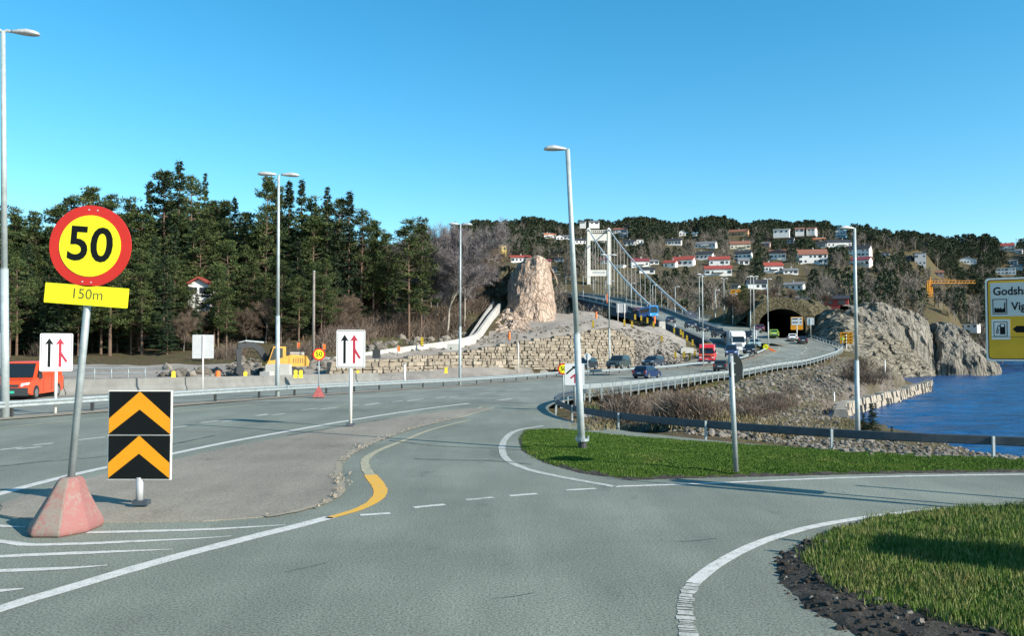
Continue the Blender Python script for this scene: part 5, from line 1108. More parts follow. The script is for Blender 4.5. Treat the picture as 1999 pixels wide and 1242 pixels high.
def vehicle(label, cat, p, head, col, kind='hatch', sc=1.0, name='parked_car', lights_on=False, group=None, detail=False, cname=None, plate_col='white'):
    K = KINDS[kind]; t = thing(name, label, cat, p, head, group); t.scale = (sc,) * 3
    pm = getp(cname or ('%.2f_%.2f_%.2f' % col), col); hw = K['W'] / 2; outline = K['body']
    mb = MB(); rows = []
    for y, s in ((-hw, .955), (-hw * .95, .99), (-hw * .82, 1), (hw * .82, 1), (hw * .95, .99), (hw, .955)):
        rows.append([Vector((x * s, y, .6 + (z - .6) * (s if z > .6 else 1))) for x, z in outline])
    mb.rings(rows); body = mb.build('body', pm, t, fixn=True)
    b0, b1, t0, t1 = K['g']; zb, zt = K['belt'], K['H']; wb_, wt_ = hw * .93, hw * .78
    mb = MB(); rings = []
    for z, x0, x1, w in ((zb - .05, b0, b1, wb_), (zb + (zt - zb) * .80, t0 + (b0 - t0) * .2, t1 + (b1 - t1) * .2, wt_ + (wb_ - wt_) * .2), (zt - .04, t0 + .02, t1 - .02, wt_), (zt, t0 + .18, t1 - .2, wt_ * .82)):
        rings.append([Vector((x0, -w, z)), Vector((x1, -w, z)), Vector((x1, w, z)), Vector((x0, w, z))])
    mb.rings(rings); mb.build('cabin', pm, t, fixn=True)
    def lerp4(u, v, face):
        z = zb + .02 + (zt - zb - .10) * v; k = (z - zb) / (zt - zb); x0 = b0 + (t0 - b0) * k; x1 = b1 + (t1 - b1) * k; w = wb_ + (wt_ - wb_) * k
        if face == 'f': return Vector((x1 + .012, -w * .9 + 2 * w * .9 * u, z))
        if face == 'r': return Vector((x0 - .012, -w * .88 + 2 * w * .88 * u, z))
        return Vector((x0 + (x1 - x0) * u, (w + .012) * (1 if face == 'l' else -1), z))
    def pane(face, u0, u1, v0=.0, v1=.92, nm='window'):
        mb = MB(); mb.poly([lerp4(u0, v0, face), lerp4(u1, v0, face), lerp4(u1, v1, face), lerp4(u0, v1, face)]); return mb.build(nm, MAT['glass'], t)
    pane('f', .02, .98, .02, .97, 'windscreen')
    if kind == 'van' and not detail: pane('r', .06, .94, .25, .9, 'rear_window')
    else: pane('r', .04, .96, .12, .92, 'rear_window')
    for f in 'lr':
        f2 = 'l' if f == 'l' else 's'
        if kind == 'van': pane(f2, .80, .955, .04, .9)
        else: pane(f2, .09, .30); pane(f2, .33, .60); pane(f2, .63, .90)
    for wx in K['wheel'][:2]:
        for sy in (-1, 1):
            r = K['wheel'][2]; mb = MB(); mb.cyl((wx, sy * (hw - .20), r), (wx, sy * (hw + .012), r), r, n=18); w_ = mb.build('wheel', MAT['rubber'], t, fixn=True)
            mb = MB(); mb.cyl((wx, sy * (hw - .1), r), (wx, sy * (hw + .022), r), r * .64, n=14); mb.build('rim', MAT['rimm'], w_, fixn=True)
            mb = MB(); n = 12; a_ = [Vector((wx + (r + .07) * math.cos(math.pi * k / n), sy * (hw + .004), r + (r + .07) * math.sin(math.pi * k / n))) for k in range(n + 1)]; mb.poly(a_); mb.build('wheel_arch', MAT['trim'], t)
    xf = max(x for x, z in outline); xr = min(x for x, z in outline); zf = .66 * K['H'] / 1.46 if kind != 'van' else .80; zr = .80 * K['H'] / 1.46 if kind != 'van' else .95
    for sy in (-1, 1):
        mb = MB(); mb.hexa([(xf - .30, sy * hw * .55, zf - .07), (xf + .0, sy * hw * .55, zf - .09), (xf - .08, sy * hw * .92, zf - .07), (xf - .34, sy * hw * .975, zf - .02)], [(xf - .34, sy * hw * .55, zf + .10), (xf - .09, sy * hw * .55, zf + .05), (xf - .16, sy * hw * .92, zf + .10), (xf - .42, sy * hw * .97, zf + .13)]); mb.build('headlight', MAT['lampglass'], t, fixn=True)
        mb = MB(); mb.box((xr + .05, sy * hw * .84, zr), (.10, hw * .24, .26)); mb.build('tail_light', MAT['tail'], t)
        mb = MB(); mb.box((K['g'][1] - .35, sy * (hw + .06), K['belt'] + .08), (.1, .16, .13 if kind != 'van' else .24)); mb.build('wing_mirror', MAT['trim'], t)
    mb = MB(); mb.box((xf - .02, 0, .38), (.09, hw * 1.5, .22)); mb.build('front_bumper', MAT['trim'], t)
    mb = MB(); mb.box((xf - .03, 0, zf - .05), (.08, hw * .9, .12)); mb.build('grille', MAT['trim'], t)
    mb = MB(); mb.box((xr + .03, 0, .42), (.09, hw * 1.6, .2)); mb.build('rear_bumper', MAT['trim'], t)
    mb = MB(); mb.box((xf + .03, 0, .42), (.02, .5, .12)); mb.build('number_plate', MAT['green_plate' if plate_col == 'green' else 'white'], t)
    mb = MB(); mb.box((xr - .02, 0, .66), (.03, .5, .12)); mb.build('number_plate', MAT['white'], t)
    return t
def hd(x, y): return math.atan2(y, x)
p = stand(58, 41.5); p.z = 0
ov = vehicle('bright orange delivery van with green plate passing behind the guardrail', 'van', p, math.radians(-80), (.62, .065, .014), 'van', .93, 'delivery_van', detail=True, cname='orange', plate_col='green')
mb = MB(); mb.box((2.36, 0, .44), (.24, 1.80, .40), top=(.8, .97)); mb.build('lower_bumper', MAT['trim'], ov)
mb = MB()
for sy in (-1, 1): mb.box((.55, sy * .968, .75), (.015, .012, .75)); mb.box((-.55, sy * .968, .95), (.015, .012, 1.05))
mb.build('door_seam', MAT['trim'], ov)
def vb(px, py, d=None): return G(px, py) if d is None else Vector(((px - CX) / F * d, d, at(px, py, d).z))
OUT = 'cars on the roads towards the bridge and tunnel'
vehicle('dark blue hatchback seen from behind with red tail light on near lanes', 'car', vb(1263, 739), hd(.58, .82), (.008, .022, .075), 'hatch', .90, 'blue_car')
vehicle('dark grey hatchback seen from behind partly hidden by the round sign', 'car', vb(1411, 725), hd(.42, .9), (.045, .05, .05), 'hatch', .98, 'grey_car')
vehicle('dark green grey off roader coming towards us below the stone wall', 'car', vb(1208, 720, 96), hd(-.45, -.9), (.03, .045, .045), 'suv', .92, 'grey_car')
vehicle('dark blue estate car following close behind the green grey off roader', 'car', vb(1275, 715, 112), hd(-.52, -.85), (.018, .028, .05), 'estate', .95, 'blue_car')
vehicle('black car half hidden behind the white merge sign and lamp post', 'car', vb(1143, 722, 90), hd(-.45, -.9), (.012, .016, .022), 'hatch', .9, 'black_car')
vehicle('dark blue van just in front of the white lorry', 'van', vb(1427, 697, 131), hd(-.25, -.97), (.02, .05, .13), 'van', 1.0, 'blue_van')
vehicle('black estate car beside the white lorry near the lamp post', 'car', vb(1464, 691, 141), hd(-.35, -.93), (.012, .014, .022), 'estate', 1.12, 'black_car')
vehicle('silver teal car waiting behind the black estate by the lorry', 'car', vb(1473, 679, 152), hd(-.35, -.93), (.20, .30, .31), 'hatch', 1.15, 'silver_car')
vehicle('dark van behind the cab of the white lorry', 'van', vb(1459, 664, 168), hd(-.2, -.97), (.012, .014, .02), 'van', .9, 'dark_van')
for px, py, col, k, lb in ((1309, 631, (.02, .022, .03), 'hatch', 'small black car nearest the blue bus in the bridge queue'), (1348, 641, (.03, .04, .07), 'estate', 'blue grey car in the middle of the bridge queue'), (1371, 648, (.015, .018, .022), 'hatch', 'black car beside the lamp post in the bridge queue'), (1402, 659, (.03, .03, .035), 'suv', 'dark car with bright front last before the lorry'), (1244, 611, (.42, .03, .05), 'hatch', 'red car half hidden behind the blue bus')):
    g_ = None
    dd_ = float(np.interp(px, [1244, 1265, 1309, 1348, 1371, 1402, 1440], [228, 205, 186, 172, 165, 158, 150])); x = (px - CX) / F * dd_
    vehicle(lb, 'car', Vector((x, dd_, at(px, py, dd_).z)), hd(-.05, -1), col, k, 1.05, 'queuing_car')
vehicle('lime green car entering the left side of the tunnel', 'car', vb(1510, 659), hd(.25, .97), (.22, .42, .04), 'hatch', 1.1, 'green_car')
vehicle('white car driving out along the tunnel road', 'car', vb(1546, 666), hd(.25, .97), (.72, .72, .70), 'hatch', 1.05, 'white_car')
vehicle('dark estate car leading the white car near the tunnel', 'car', vb(1566, 671), hd(.25, .97), (.02, .022, .025), 'estate', 1.0, 'dark_car')
vehicle('dark red car at the left edge of the tunnel mouth', 'car', stand(1484, 178) + Vector((0, 0, .1)), hd(-.3, -.95), (.12, .015, .03), 'hatch', 1.1, 'red_car')

# red works lorry, white lorry, blue bus
def lorry(label, p, head, col, cname, sc, trailer, name, stripe=None):
    t = thing(name, label, 'lorry', p, head); t.scale = (sc,) * 3; pm = getp(cname, col); W_ = 1.25
    mb = MB(); rows = []
    for y, s in ((-W_, .96), (-W_ * .93, 1), (W_ * .93, 1), (W_, .96)): rows.append([Vector((-1.1 + (x + 1.1) * s, y, z)) for x, z in ((-1.1, .55), (-1.1, 3.35), (-.6, 3.75), (.45, 3.55), (.85, 2.75), (1.1, 1.6), (1.15, .55), (1.05, .32), (-.6, .32))])
    mb.rings(rows); cab = mb.build('cab', pm, t, fixn=True)
    mb = MB(); mb.poly([(1.112, -1.08, 1.72), (1.112, 1.08, 1.72), (.885, 1.02, 2.70), (.885, -1.02, 2.70)]); mb.build('windscreen', MAT['glass'], t)
    for sy in (-1, 1):
        mb = MB(); y = sy * (W_ + .008); mb.poly([(-.1, y, 1.75), (.95, y, 1.6), (.7, y * .99, 2.6), (-.1, y * .99, 2.6)]); mb.build('side_window', MAT['glass'], t)
        mb = MB(); mb.box((1.15, sy * .98, .85), (.12, .36, .24)); mb.build('headlight', MAT['lampglass'], t)
        mb = MB(); mb.box((1.05, sy * (W_ + .16), 2.2), (.14, .22, .6)); mb.build('wing_mirror', MAT['trim'], t)
        for wx in (.1, -4.2, -5.5) if trailer else (.1, -3.2):
            mb = MB(); mb.cyl((wx, sy * .85, .5), (wx, sy * 1.22, .5), .5, n=18); w_ = mb.build('wheel', MAT['rubber'], t, fixn=True); mb = MB(); mb.cyl((wx, sy * 1.1, .5), (wx, sy * 1.235, .5), .28, n=12); mb.build('rim', MAT['rimm'], w_, fixn=True)
    mb = MB()
    for k in range(4): mb.box((1.165 - k * .012, 0, 1.02 + k * .17), (.05, 1.35 - k * .08, .075))
    mb.build('grille', MAT['trim'], t)
    mb = MB(); mb.box((1.13, 0, .45), (.16, 2.4, .34)); mb.build('bumper', pm, t); mb = MB(); mb.box((1.22, 0, .48), (.03, .55, .13)); mb.build('number_plate', MAT['white'], t)
    mb = MB(); mb.box((.98, 0, 2.86), (.35, 2.1, .08), ry=.3); mb.build('sun_visor', pm if not stripe else MAT['trim'], t)
    if stripe:
        mb = MB(); mb.box((1.13, 0, 1.42), (.05, 2.4, .22)); mb.build('stripe', MAT['orange'], t); mb = MB(); mb.box((.1, 0, 3.85), (.3, 1.6, .16)); mb.build('warning_beacon', MAT['amber'], t)
    mb = MB(); mb.box((-3.2, 0, .7), (4.6, .9, .3)); mb.build('chassis', MAT['trim'], t)
    if trailer: mb = MB(); mb.box((-7.6, 0, 2.45), (12.2, 2.5, 2.8)); mb.build('trailer', MAT['white'], t)
    else: mb = MB(); mb.box((-3.4, 0, 1.5), (4.0, 2.4, 1.2), top=(1, 1.03)); mb.build('load_bed', pm, t)
    return t
lorry('white articulated lorry coming off the bridge', vb(1440, 687, 150), hd(-.12, -.99), (.74, .74, .73), 'lorry_white', 1.0, True, 'white_lorry')
rlo = lorry('bright red works lorry with orange stripe below the rubble slope', vb(1380, 706, 124), hd(-.30, -.95), (.62, .02, .03), 'lorry_red', .72, False, 'red_lorry', True); rlo.scale = (.75, .92, .70)
d_ = 205; p = Vector(((1266 - CX) / F * d_, d_, at(1266, 621, d_).z)); bus = thing('blue_bus', 'bright blue bus coming down the bridge road', 'bus', p, hd(.10, -.99)); pm = getp('bus_blue', (.03, .30, .72))
mb = MB(); rows = []
for y, s in ((-1.27, .98), (-1.2, 1), (1.2, 1), (1.27, .98)): rows.append([Vector((x * s, y, z)) for x, z in ((-6, .35), (-6, 3.0), (-5.8, 3.2), (5.6, 3.2), (5.95, 2.9), (6.05, 1.2), (6.0, .35))])
mb.rings(rows); mb.build('body', pm, bus, fixn=True); mb = MB(); mb.poly([(6.06, -1.12, 1.25), (6.06, 1.12, 1.25), (5.985, 1.1, 2.85), (5.985, -1.1, 2.85)]); mb.build('windscreen', MAT['glass'], bus)
for sy in (-1, 1):
    for k in range(7): mb = MB(); mb.box((4.6 - k * 1.5, sy * 1.265, 2.05), (1.36, .03, 1.1)); mb.build('window', MAT['glass'], bus)
    mb = MB(); mb.box((6.03, sy * .95, .75), (.08, .36, .2)); mb.build('headlight', MAT['lampglass'], bus)
    for wx in (3.6, -3.4): mb = MB(); mb.cyl((wx, sy * .95, .48), (wx, sy * 1.29, .48), .48, n=16); mb.build('wheel', MAT['rubber'], bus, fixn=True)
mb = MB(); mb.box((5.3, 0, 3.26), (1.2, 2.0, .22), top=(.8, .9)); mb.build('roof_unit', pm, bus)
mb = MB(); mb.box((6.02, 0, 3.0), (.06, 1.6, .2)); mb.build('destination_display', MAT['trim'], bus); bus.scale = (.85, .85, .85)

# ------------------------------------------------------------------ excavator
p = stand(548, 74); ex = thing('excavator', 'yellow tracked excavator with dark folded boom working among the rocks', 'excavator', p, math.radians(208))   # +X of the machine points to picture left
for sy in (-1, 1):
    mb = MB(); mb.rings([[Vector((x, sy * 1.2 + o, z)) for x, z in ((-1.9, .15), (-2.05, .45), (-1.85, .82), (1.85, .82), (2.05, .45), (1.9, .15), (1.6, 0), (-1.6, 0))] for o in (-.28, .28)]); mb.build('track', MAT['exc_grey'], ex, fixn=True)
mb = MB(); mb.box((0, 0, .7), (2.0, 1.9, .5)); mb.build('undercarriage', MAT['exc_grey'], ex)
mb = MB(); rows = []
for y, s in ((-1.3, .97), (-1.2, 1), (1.2, 1), (1.3, .97)): rows.append([Vector((x, y, .95 + (z - .95) * s)) for x, z in ((-2.5, .98), (-2.6, 1.5), (-2.3, 2.05), (-.9, 2.15), (1.2, 1.55), (1.55, 1.4), (1.55, .98))])
mb.rings(rows); mb.build('house', MAT['exc_yellow'], ex, fixn=True)
mb = MB(); mb.box((-2.55, 0, 1.45), (.35, 2.3, .85)); mb.build('counterweight', MAT['exc_grey'], ex)
mb = MB(); mb.hexa([(-.3, .30, 1.3), (1.5, .30, 1.3), (1.5, 1.28, 1.3), (-.3, 1.28, 1.3)], [(-.25, .35, 2.95), (.95, .35, 2.95), (.95, 1.25, 2.95), (-.25, 1.25, 2.95)]); cb_ = mb.build('cab', MAT['exc_yellow'], ex, fixn=True)
mb = MB(); mb.poly([(.05, 1.292, 1.6), (1.32, 1.292, 1.6), (.92, 1.262, 2.8), (.05, 1.262, 2.8)]); mb.poly([(1.51, .4, 1.6), (1.51, 1.2, 1.6), (.995, 1.18, 2.8), (.995, .4, 2.8)]); mb.build('cab_glass', MAT['glass'], cb_)
mb = MB(); mb.box((-1.5, -.2, 2.25), (1.4, 1.8, .3)); mb.build('engine_hood', MAT['concrete'], ex)
def beam(nm, pts, w, hs_, mat):
    mb = MB(); rows = []
    for i, q in enumerate(pts):
        q = Vector(q); a = Vector(pts[max(i - 1, 0)]); c = Vector(pts[min(i + 1, len(pts) - 1)]); t = (c - a).normalized(); n_ = Vector((-t.z, 0, t.x)) * hs_[i] / 2
        rows.append([q + n_ + Vector((0, -w / 2, 0)), q + n_ + Vector((0, w / 2, 0)), q - n_ + Vector((0, w / 2, 0)), q - n_ + Vector((0, -w / 2, 0))])
    mb.rings(rows); return mb.build(nm, mat, ex, fixn=True)
bm_ = beam('boom', [(1.3, -.2, 1.5), (2.0, -.2, 2.7), (2.7, -.2, 3.15), (4.1, -.2, 2.95)], .5, [.5, .62, .6, .42], MAT['exc_grey'])
beam('stick', [(3.75, -.2, 3.3), (4.0, -.2, 2.5), (3.95, -.2, .9)], .38, [.35, .55, .34], MAT['exc_grey'])
mb = MB(); mb.cyl((1.6, -.2, 3.35), (3.4, -.2, 3.5), .1, n=8); mb.cyl((3.4, -.2, 3.5), (4.0, -.2, 3.35), .06, n=8); mb.build('cylinder', MAT['galv'], ex)
mb = MB(); mb.prism([(3.7, -.75, 1.0), (4.25, -.75, .95), (4.3, -.75, .35), (3.75, -.75, -.05), (3.2, -.75, .15), (3.45, -.75, .3)], (0, 1.1, 0)); mb.build('bucket', MAT['exc_grey'], ex)
mb = MB(); mb.box((2.45, -.46, 2.95), (.95, .02, .28)); mb.build('name_plate', MAT['white'], ex)
mb = MB()
for k in range(5): mb.box((-1.9 + k * .22, 1.305, 1.55), (.06, .02, .5))
mb.box((-.55, 1.305, 1.5), (.03, .02, .95)); mb.build('louvre', MAT['trim'], ex)
mb = MB(); mb.cyl((-1.4, -.6, 2.2), (-1.4, -.6, 2.75), .07, n=8); mb.build('exhaust', MAT['trim'], ex)
mb = MB(); mb.tube([(-2.3, 1.2, 2.05), (-2.3, 1.2, 2.5), (-.4, 1.2, 2.6), (-.4, 1.2, 2.15)], .03, 5); mb.build('handrail', MAT['trim'], ex)
mb = MB(); mb.cyl((.4, .8, 2.95), (.4, .8, 3.12), .09, n=8); mb.build('beacon', MAT['orange'], ex)
ex.scale = (.9, .9, .9)
# site clutter: blocks, container boxes, beacons, marker boards
for px, py, d, sx, sy, sz, lb in ((545, 738, 69, 2.0, 1.2, 1.15, 'pale concrete block beside the excavator lamp post'), (522, 740, 68, .9, .8, .6, 'small pale concrete block next to the large one'), (1122, 824, 27.5, 0, 0, 0, ''), (886, 684, 100, 1.6, 1.0, .75, 'grey white crate on the terrace edge'), (735, 700, 92, .9, .7, 1.0, 'dark metal box standing below the construction wall'), (1292, 644, 158, 1.2, 1.0, 1.6, 'pale concrete block near the top of the rubble slope'), (1340, 690, 138, 2.2, 1.2, .9, 'low concrete block at the foot of the bridge parapet')):
    if not lb: continue
    q = Vector(((px - CX) / F * d, d, at(px, py, d).z)); mb = MB(); mb.box((0, 0, sz / 2), (sx, sy, sz), RNG.uniform(-.2, .2), 0, (.96, .96)); mb.box((0, 0, sz * .97), (sx * .5, sy * .2, .12)); mb.box((-sx * .2, -sy * .5, sz * .3), (.18, .06, .18), 0, 1)
    tag(mb.build('concrete_block', [MAT['pale'] if 'dark' not in lb else MAT['exc_grey'], MAT['trim']], loc=q), lb, 'block')
YB = 'yellow and orange site markers'
def marker(px, py, d, kind, lb, h=1.1):
    q = Vector(((px - CX) / F * d, d, at(px, py, d).z))
    t = thing('site_marker', lb, 'marker', q, facing(q), YB)
    if kind == 'beacon':
        mb = MB(); mb.box((0, 0, .16), (.34, .16, .34), top=(.8, .8)); mb.build('battery_case', MAT['yplastic'], t); mb = MB(); disc(mb, .15, .1, 0, .45, -.05, 0, 14); mb.build('lens', MAT['yplastic'], t)
    elif kind == 'board':
        mb = MB(); mb.box((0, 0, .06), (.5, .3, .12)); mb.build('foot', MAT['rubber'], t); mb = MB(); plate(mb, .32, h, .05, 0, h / 2 + .1, -.02, 0, .04); mb.build('board', MAT['yplastic'], t)
        mb = MB()
        for k in range(3): polyxz(mb, [(-.15, .2 + k * h * .3), (.15, .32 + k * h * .3), (.15, .32 + h * .14 + k * h * .3), (-.15, .2 + h * .14 + k * h * .3)], -.025)
        mb.build('stripe', MAT['sign_black'], t)
    else:
        mb = MB(); mb.cyl((0, 0, 0), (0, 0, h), .2, .17, 12); mb.build('drum', MAT['orange'], t); mb = MB(); mb.cyl((0, 0, h), (0, 0, h + .12), .1, n=10); mb.build('cap', MAT['trim'], t)
for px, py, lb in ((340, 740, 'beside the grey sign back'), (480, 741, 'left of the excavator tracks'), (578, 738, 'by the white block post'), (588, 738, 'right of the white block post'), (699, 735, 'behind the merge sign'), (871, 729, 'near the lamp post at the stone wall')):
    marker(px, py, 62 if px < 620 else 80, 'beacon', 'yellow warning beacon on the barrier ' + lb)
marker(426, 738, 58, 'drum', 'orange drum behind the barrier right of the grey sign back', .5)
for i, (px, py, d) in enumerate(((824, 676, 104), (1158, 640, 128), (1219, 637, 140), (1234, 640, 140), (1240, 625, 158), (1252, 627, 158), (1264, 632, 156), (1276, 640, 152), (1316, 652, 150), (1329, 655, 148), (1333, 660, 147), (1341, 667, 146), (1352, 676, 140), (1292, 668, 138), (1318, 700, 128), (1335, 700, 128), (1346, 703, 126), (1356, 699, 127), (1366, 704, 126))):
    marker(px, py, d, 'board', ('yellow striped marker board on the gravel terrace by the white wall', 'yellow marker board standing on the gravel heap')[i] if i < 2 else 'small yellow marker board on the rubble slope below the bridge', 1.0)
for px, py, d, lb, h in ((994, 663, 117, 'orange drum with yellow lamp on the terrace before the rock cut', 1.1), (1164, 622, 146, 'orange drum at the top of the gravel heap', 1.2), (1278, 632, 160, 'orange drum by the bridge parapet', 1.5), (1185, 592, 262, 'orange drum high on the bridge gallery', 3.0)): marker(px, py, d, 'drum', lb, h)
for px, py, d, lb in ((580, 668, 92, 'left'), (630, 662, 94, 'middle'), (776, 660, 100, 'right')):
    q = stand(px, d); f_ = thing('marker_flag', 'small red cloth marker at the wood edge, %s of three' % {'left': 'leftmost', 'middle': 'middle one', 'right': 'rightmost'}[lb], 'flag', q); rod(f_, 'stick', (0, 0, 0), (0, 0, 1.3), .03, MAT['greybark']); mb = MB(); mb.hexa([(0, 0, .6), (.3, .05, .55), (.3, .12, .55), (0, .06, .6)], [(0, 0, 1.25), (.34, .02, 1.15), (.34, .1, 1.15), (0, .06, 1.25)]); mb.build('cloth', MAT['orange'], f_)
# steel railing beyond the barrier at left, culvert at the nose
p = stand(200, 66); rg = thing('steel_railing', 'low grey steel railing between the barrier and the wood', 'railing', p); mb = MB()
for z in (.45, .9): mb.tube([(-3.4, 0, z), (3.4, .4, z)], .06, 6)
mb.build('rail', MAT['galv'], rg)
for k in range(6): rod(rg, 'post', (-3.3 + k * 1.32, k * .08, -.3), (-3.3 + k * 1.32, k * .08, .92), .05, MAT['galv'], 6)
mb = MB(); q = G(1188, 822); mb.hexa([(-1.1, -.4, -.1), (1.0, -.5, -.35), (1.0, .3, -.35), (-1.1, .3, -.1)], [(-1.0, -.3, .42), (.2, -.4, .30), (.3, .25, .3), (-.9, .25, .42)]); mb.cyl((.2, -.45, -.1), (.2, -.30, -.1), .15, n=12, mi=1); tag(mb.build('culvert_block', [MAT['concrete_white'], MAT['trim']], loc=q, fixn=True), 'broken white concrete culvert block behind the dark guardrail nose', 'culvert')
# tower crane across the water
q = at(1817, 612, 415); cr = thing('tower_crane', 'yellow orange tower crane beyond the rock point', 'crane', q); top = at(1817, 553, 415) - q
mb = MB(); w = .75
for sx in (-w, w):
    for sy in (-w, w): mb.cyl((sx, sy, -3), (sx, sy, top.z + 1), .17, n=4)
for k in range(12):
    z = -2 + k * (top.z + 2) / 12
    for a, b in (((-w, -w), (w, -w)), ((w, -w), (w, w)), ((-w, w), (w, w)), ((-w, -w), (-w, w))): mb.cyl((a[0], a[1], z), (b[0], b[1], z + (top.z + 2) / 12), .1, n=4)
mb.build('mast', MAT['amber'], cr)
mb = MB(); zj = top.z; L1 = (1905 - 1817) / F * 415; L2 = -(1817 - 1810) / F * 415
for y, z in ((-.6, zj), (.6, zj), (0, zj + 1.3)): mb.cyl((L2, y, z), (L1, y, z), .11, n=4)
for k in range(14):
    x0 = L2 + (L1 - L2) * k / 14; x1 = L2 + (L1 - L2) * (k + .5) / 14
    mb.cyl((x0, -.6, zj), (x1, 0, zj + 1.3), .06, n=4)
mb.build('jib', MAT['amber'], cr); mb = MB(); mb.cyl((0, 0, zj), (0, 0, zj + 3.2), .3, .1, 6); mb.tube([(L2, 0, zj), (0, 0, zj + 3.2), (L1 * .6, 0, zj + 1.3)], .06, 4); mb.build('tower_head', MAT['amber'], cr)
mb = MB(); mb.box((L2 + .8, 0, zj - 2.2), (1.4, 1.2, 4.5)); mb.build('counterweight', MAT['amber'], cr); mb = MB(); mb.box((1.1, -.6, zj - 1), (1.1, 1.1, 1.4)); mb.build('operator_cab', MAT['glass'], cr)
# ------------------------------------------------------------------ trees: leaf sized faces spread through each crown
def leaf_tris(P, Dr, Ln, Wd, rng):
    n = len(P); Dr = Dr / (np.linalg.norm(Dr, axis=1, keepdims=True) + 1e-9); r = rng.normal(size=(n, 3)); S = np.cross(Dr, r); S /= np.linalg.norm(S, axis=1, keepdims=True) + 1e-9
    v = np.empty((n, 3, 3)); v[:, 0] = P - S * Wd[:, None]; v[:, 1] = P + S * Wd[:, None]; v[:, 2] = P + Dr * Ln[:, None]
    return v.reshape(-1, 3)
def limb_mb(segs, n=5):
    mb = MB()
    for a, b, r0, r1 in segs: mb.cyl(a, b, r0, r1, n, cap=False)
    return mb
def trunk_mesh(name, segs, mat, n=5):
    mb = limb_mb(segs, n); me = bpy.data.meshes.new(name); me.from_pydata(mb.v, [], mb.f); me.materials.append(mat); me.polygons.foreach_set('use_smooth', [True] * len(me.polygons)); me.update(); return me
def tri_mesh(name, v, mat):
    return npmesh(name, v, np.arange(len(v)).reshape(-1, 3), mat)
def make_pine(seed, h=18.0, dens=1.0, slim=1.0):
    rng = np.random.RandomState(seed); segs = []; bend = rng.uniform(-.5, .5, 2); ax = lambda z: np.array([bend[0] * (z / h) ** 2, bend[1] * (z / h) ** 2, z])
    zs = np.linspace(-.6, h * .97, 9)
    for a, b in zip(zs, zs[1:]): segs.append((tuple(ax(a)), tuple(ax(b)), .22 * (1 - max(a, 0) / h) + .035, .22 * (1 - max(b, 0) / h) + .035))
    P, Dd, Ln, Wd = [], [], [], []; z = h * rng.uniform(.16, .30)
    while z < h * .985:
        t = (z - h * .16) / (h * .84); prof = slim * (1.0 + 2.5 * math.sin(math.pi * min(1, .25 + t * .75)) ** .8) * rng.uniform(.55, 1.15)
        if t > .9: prof *= .55
        for k in range(rng.randint(2, 5)):
            th = rng.uniform(0, 2 * np.pi); L = prof * rng.uniform(.6, 1.1); up = rng.uniform(-.05, .35) + .3 * (t > .8); d = np.array([math.cos(th), math.sin(th), up]); o = ax(z); e = o + d * L
            segs.append((tuple(o), tuple(e), .05, .015))
            for c in range(rng.randint(2, 5)):
                cpt = o + d * L * rng.uniform(.45, 1.05) + rng.normal(size=3) * np.array([.3, .3, .15]); m = int(26 * dens); q = rng.normal(size=(m, 3)); q /= np.linalg.norm(q, axis=1, keepdims=True); rr = rng.uniform(.3, 1, m)[:, None]
                P.append(cpt + q * rr * np.array([.62, .62, .30])); Dd.append(q * np.array([1, 1, .6]) + np.array([0, 0, .35])); Ln.append(rng.uniform(.28, .55, m)); Wd.append(rng.uniform(.05, .11, m))
        z += rng.uniform(.35, .75)
    return segs, leaf_tris(np.concatenate(P), np.concatenate(Dd), np.concatenate(Ln), np.concatenate(Wd), rng)
def make_spruce(seed, h=20.0, wid=2.6):
    rng = np.random.RandomState(seed); segs = []; zs = np.linspace(-.6, h, 8)
    for a, b in zip(zs, zs[1:]): segs.append(((0, 0, a), (0, 0, b), .24 * (1 - max(a, 0) / h) + .02, .24 * (1 - max(b, 0) / h) + .02))
    P, Dd, Ln, Wd = [], [], [], []; z = h * .08
    while z < h * .99:
        t = z / h; R = wid * (1 - t) ** .85 * rng.uniform(.7, 1.15) + .12
        for k in range(rng.randint(4, 7)):
            th = rng.uniform(0, 2 * np.pi); L = R * rng.uniform(.6, 1.1); dr = rng.uniform(-.5, -.15) if t < .8 else rng.uniform(-.1, .5); d = np.array([math.cos(th), math.sin(th), dr]); o = np.array([0, 0, z])
            m = int(10 + L * 17); u = rng.uniform(.12, 1, m); side = np.array([-math.sin(th), math.cos(th), 0]); s = rng.choice([-1, 1], m)
            base = o + d * (u * L)[:, None] + np.array([0, 0, .25]) * (u ** 2 * L)[:, None]
            P.append(base + rng.normal(size=(m, 3)) * .08); Dd.append(d + side * (s * rng.uniform(.4, 1.2, m))[:, None] + np.array([0, 0, -.35]) + rng.normal(size=(m, 3)) * .25); Ln.append(rng.uniform(.3, .6, m) * (1.15 - .5 * t)); Wd.append(rng.uniform(.06, .12, m))
        z += rng.uniform(.28, .5)
    return segs, leaf_tris(np.concatenate(P), np.concatenate(Dd), np.concatenate(Ln), np.concatenate(Wd), rng)
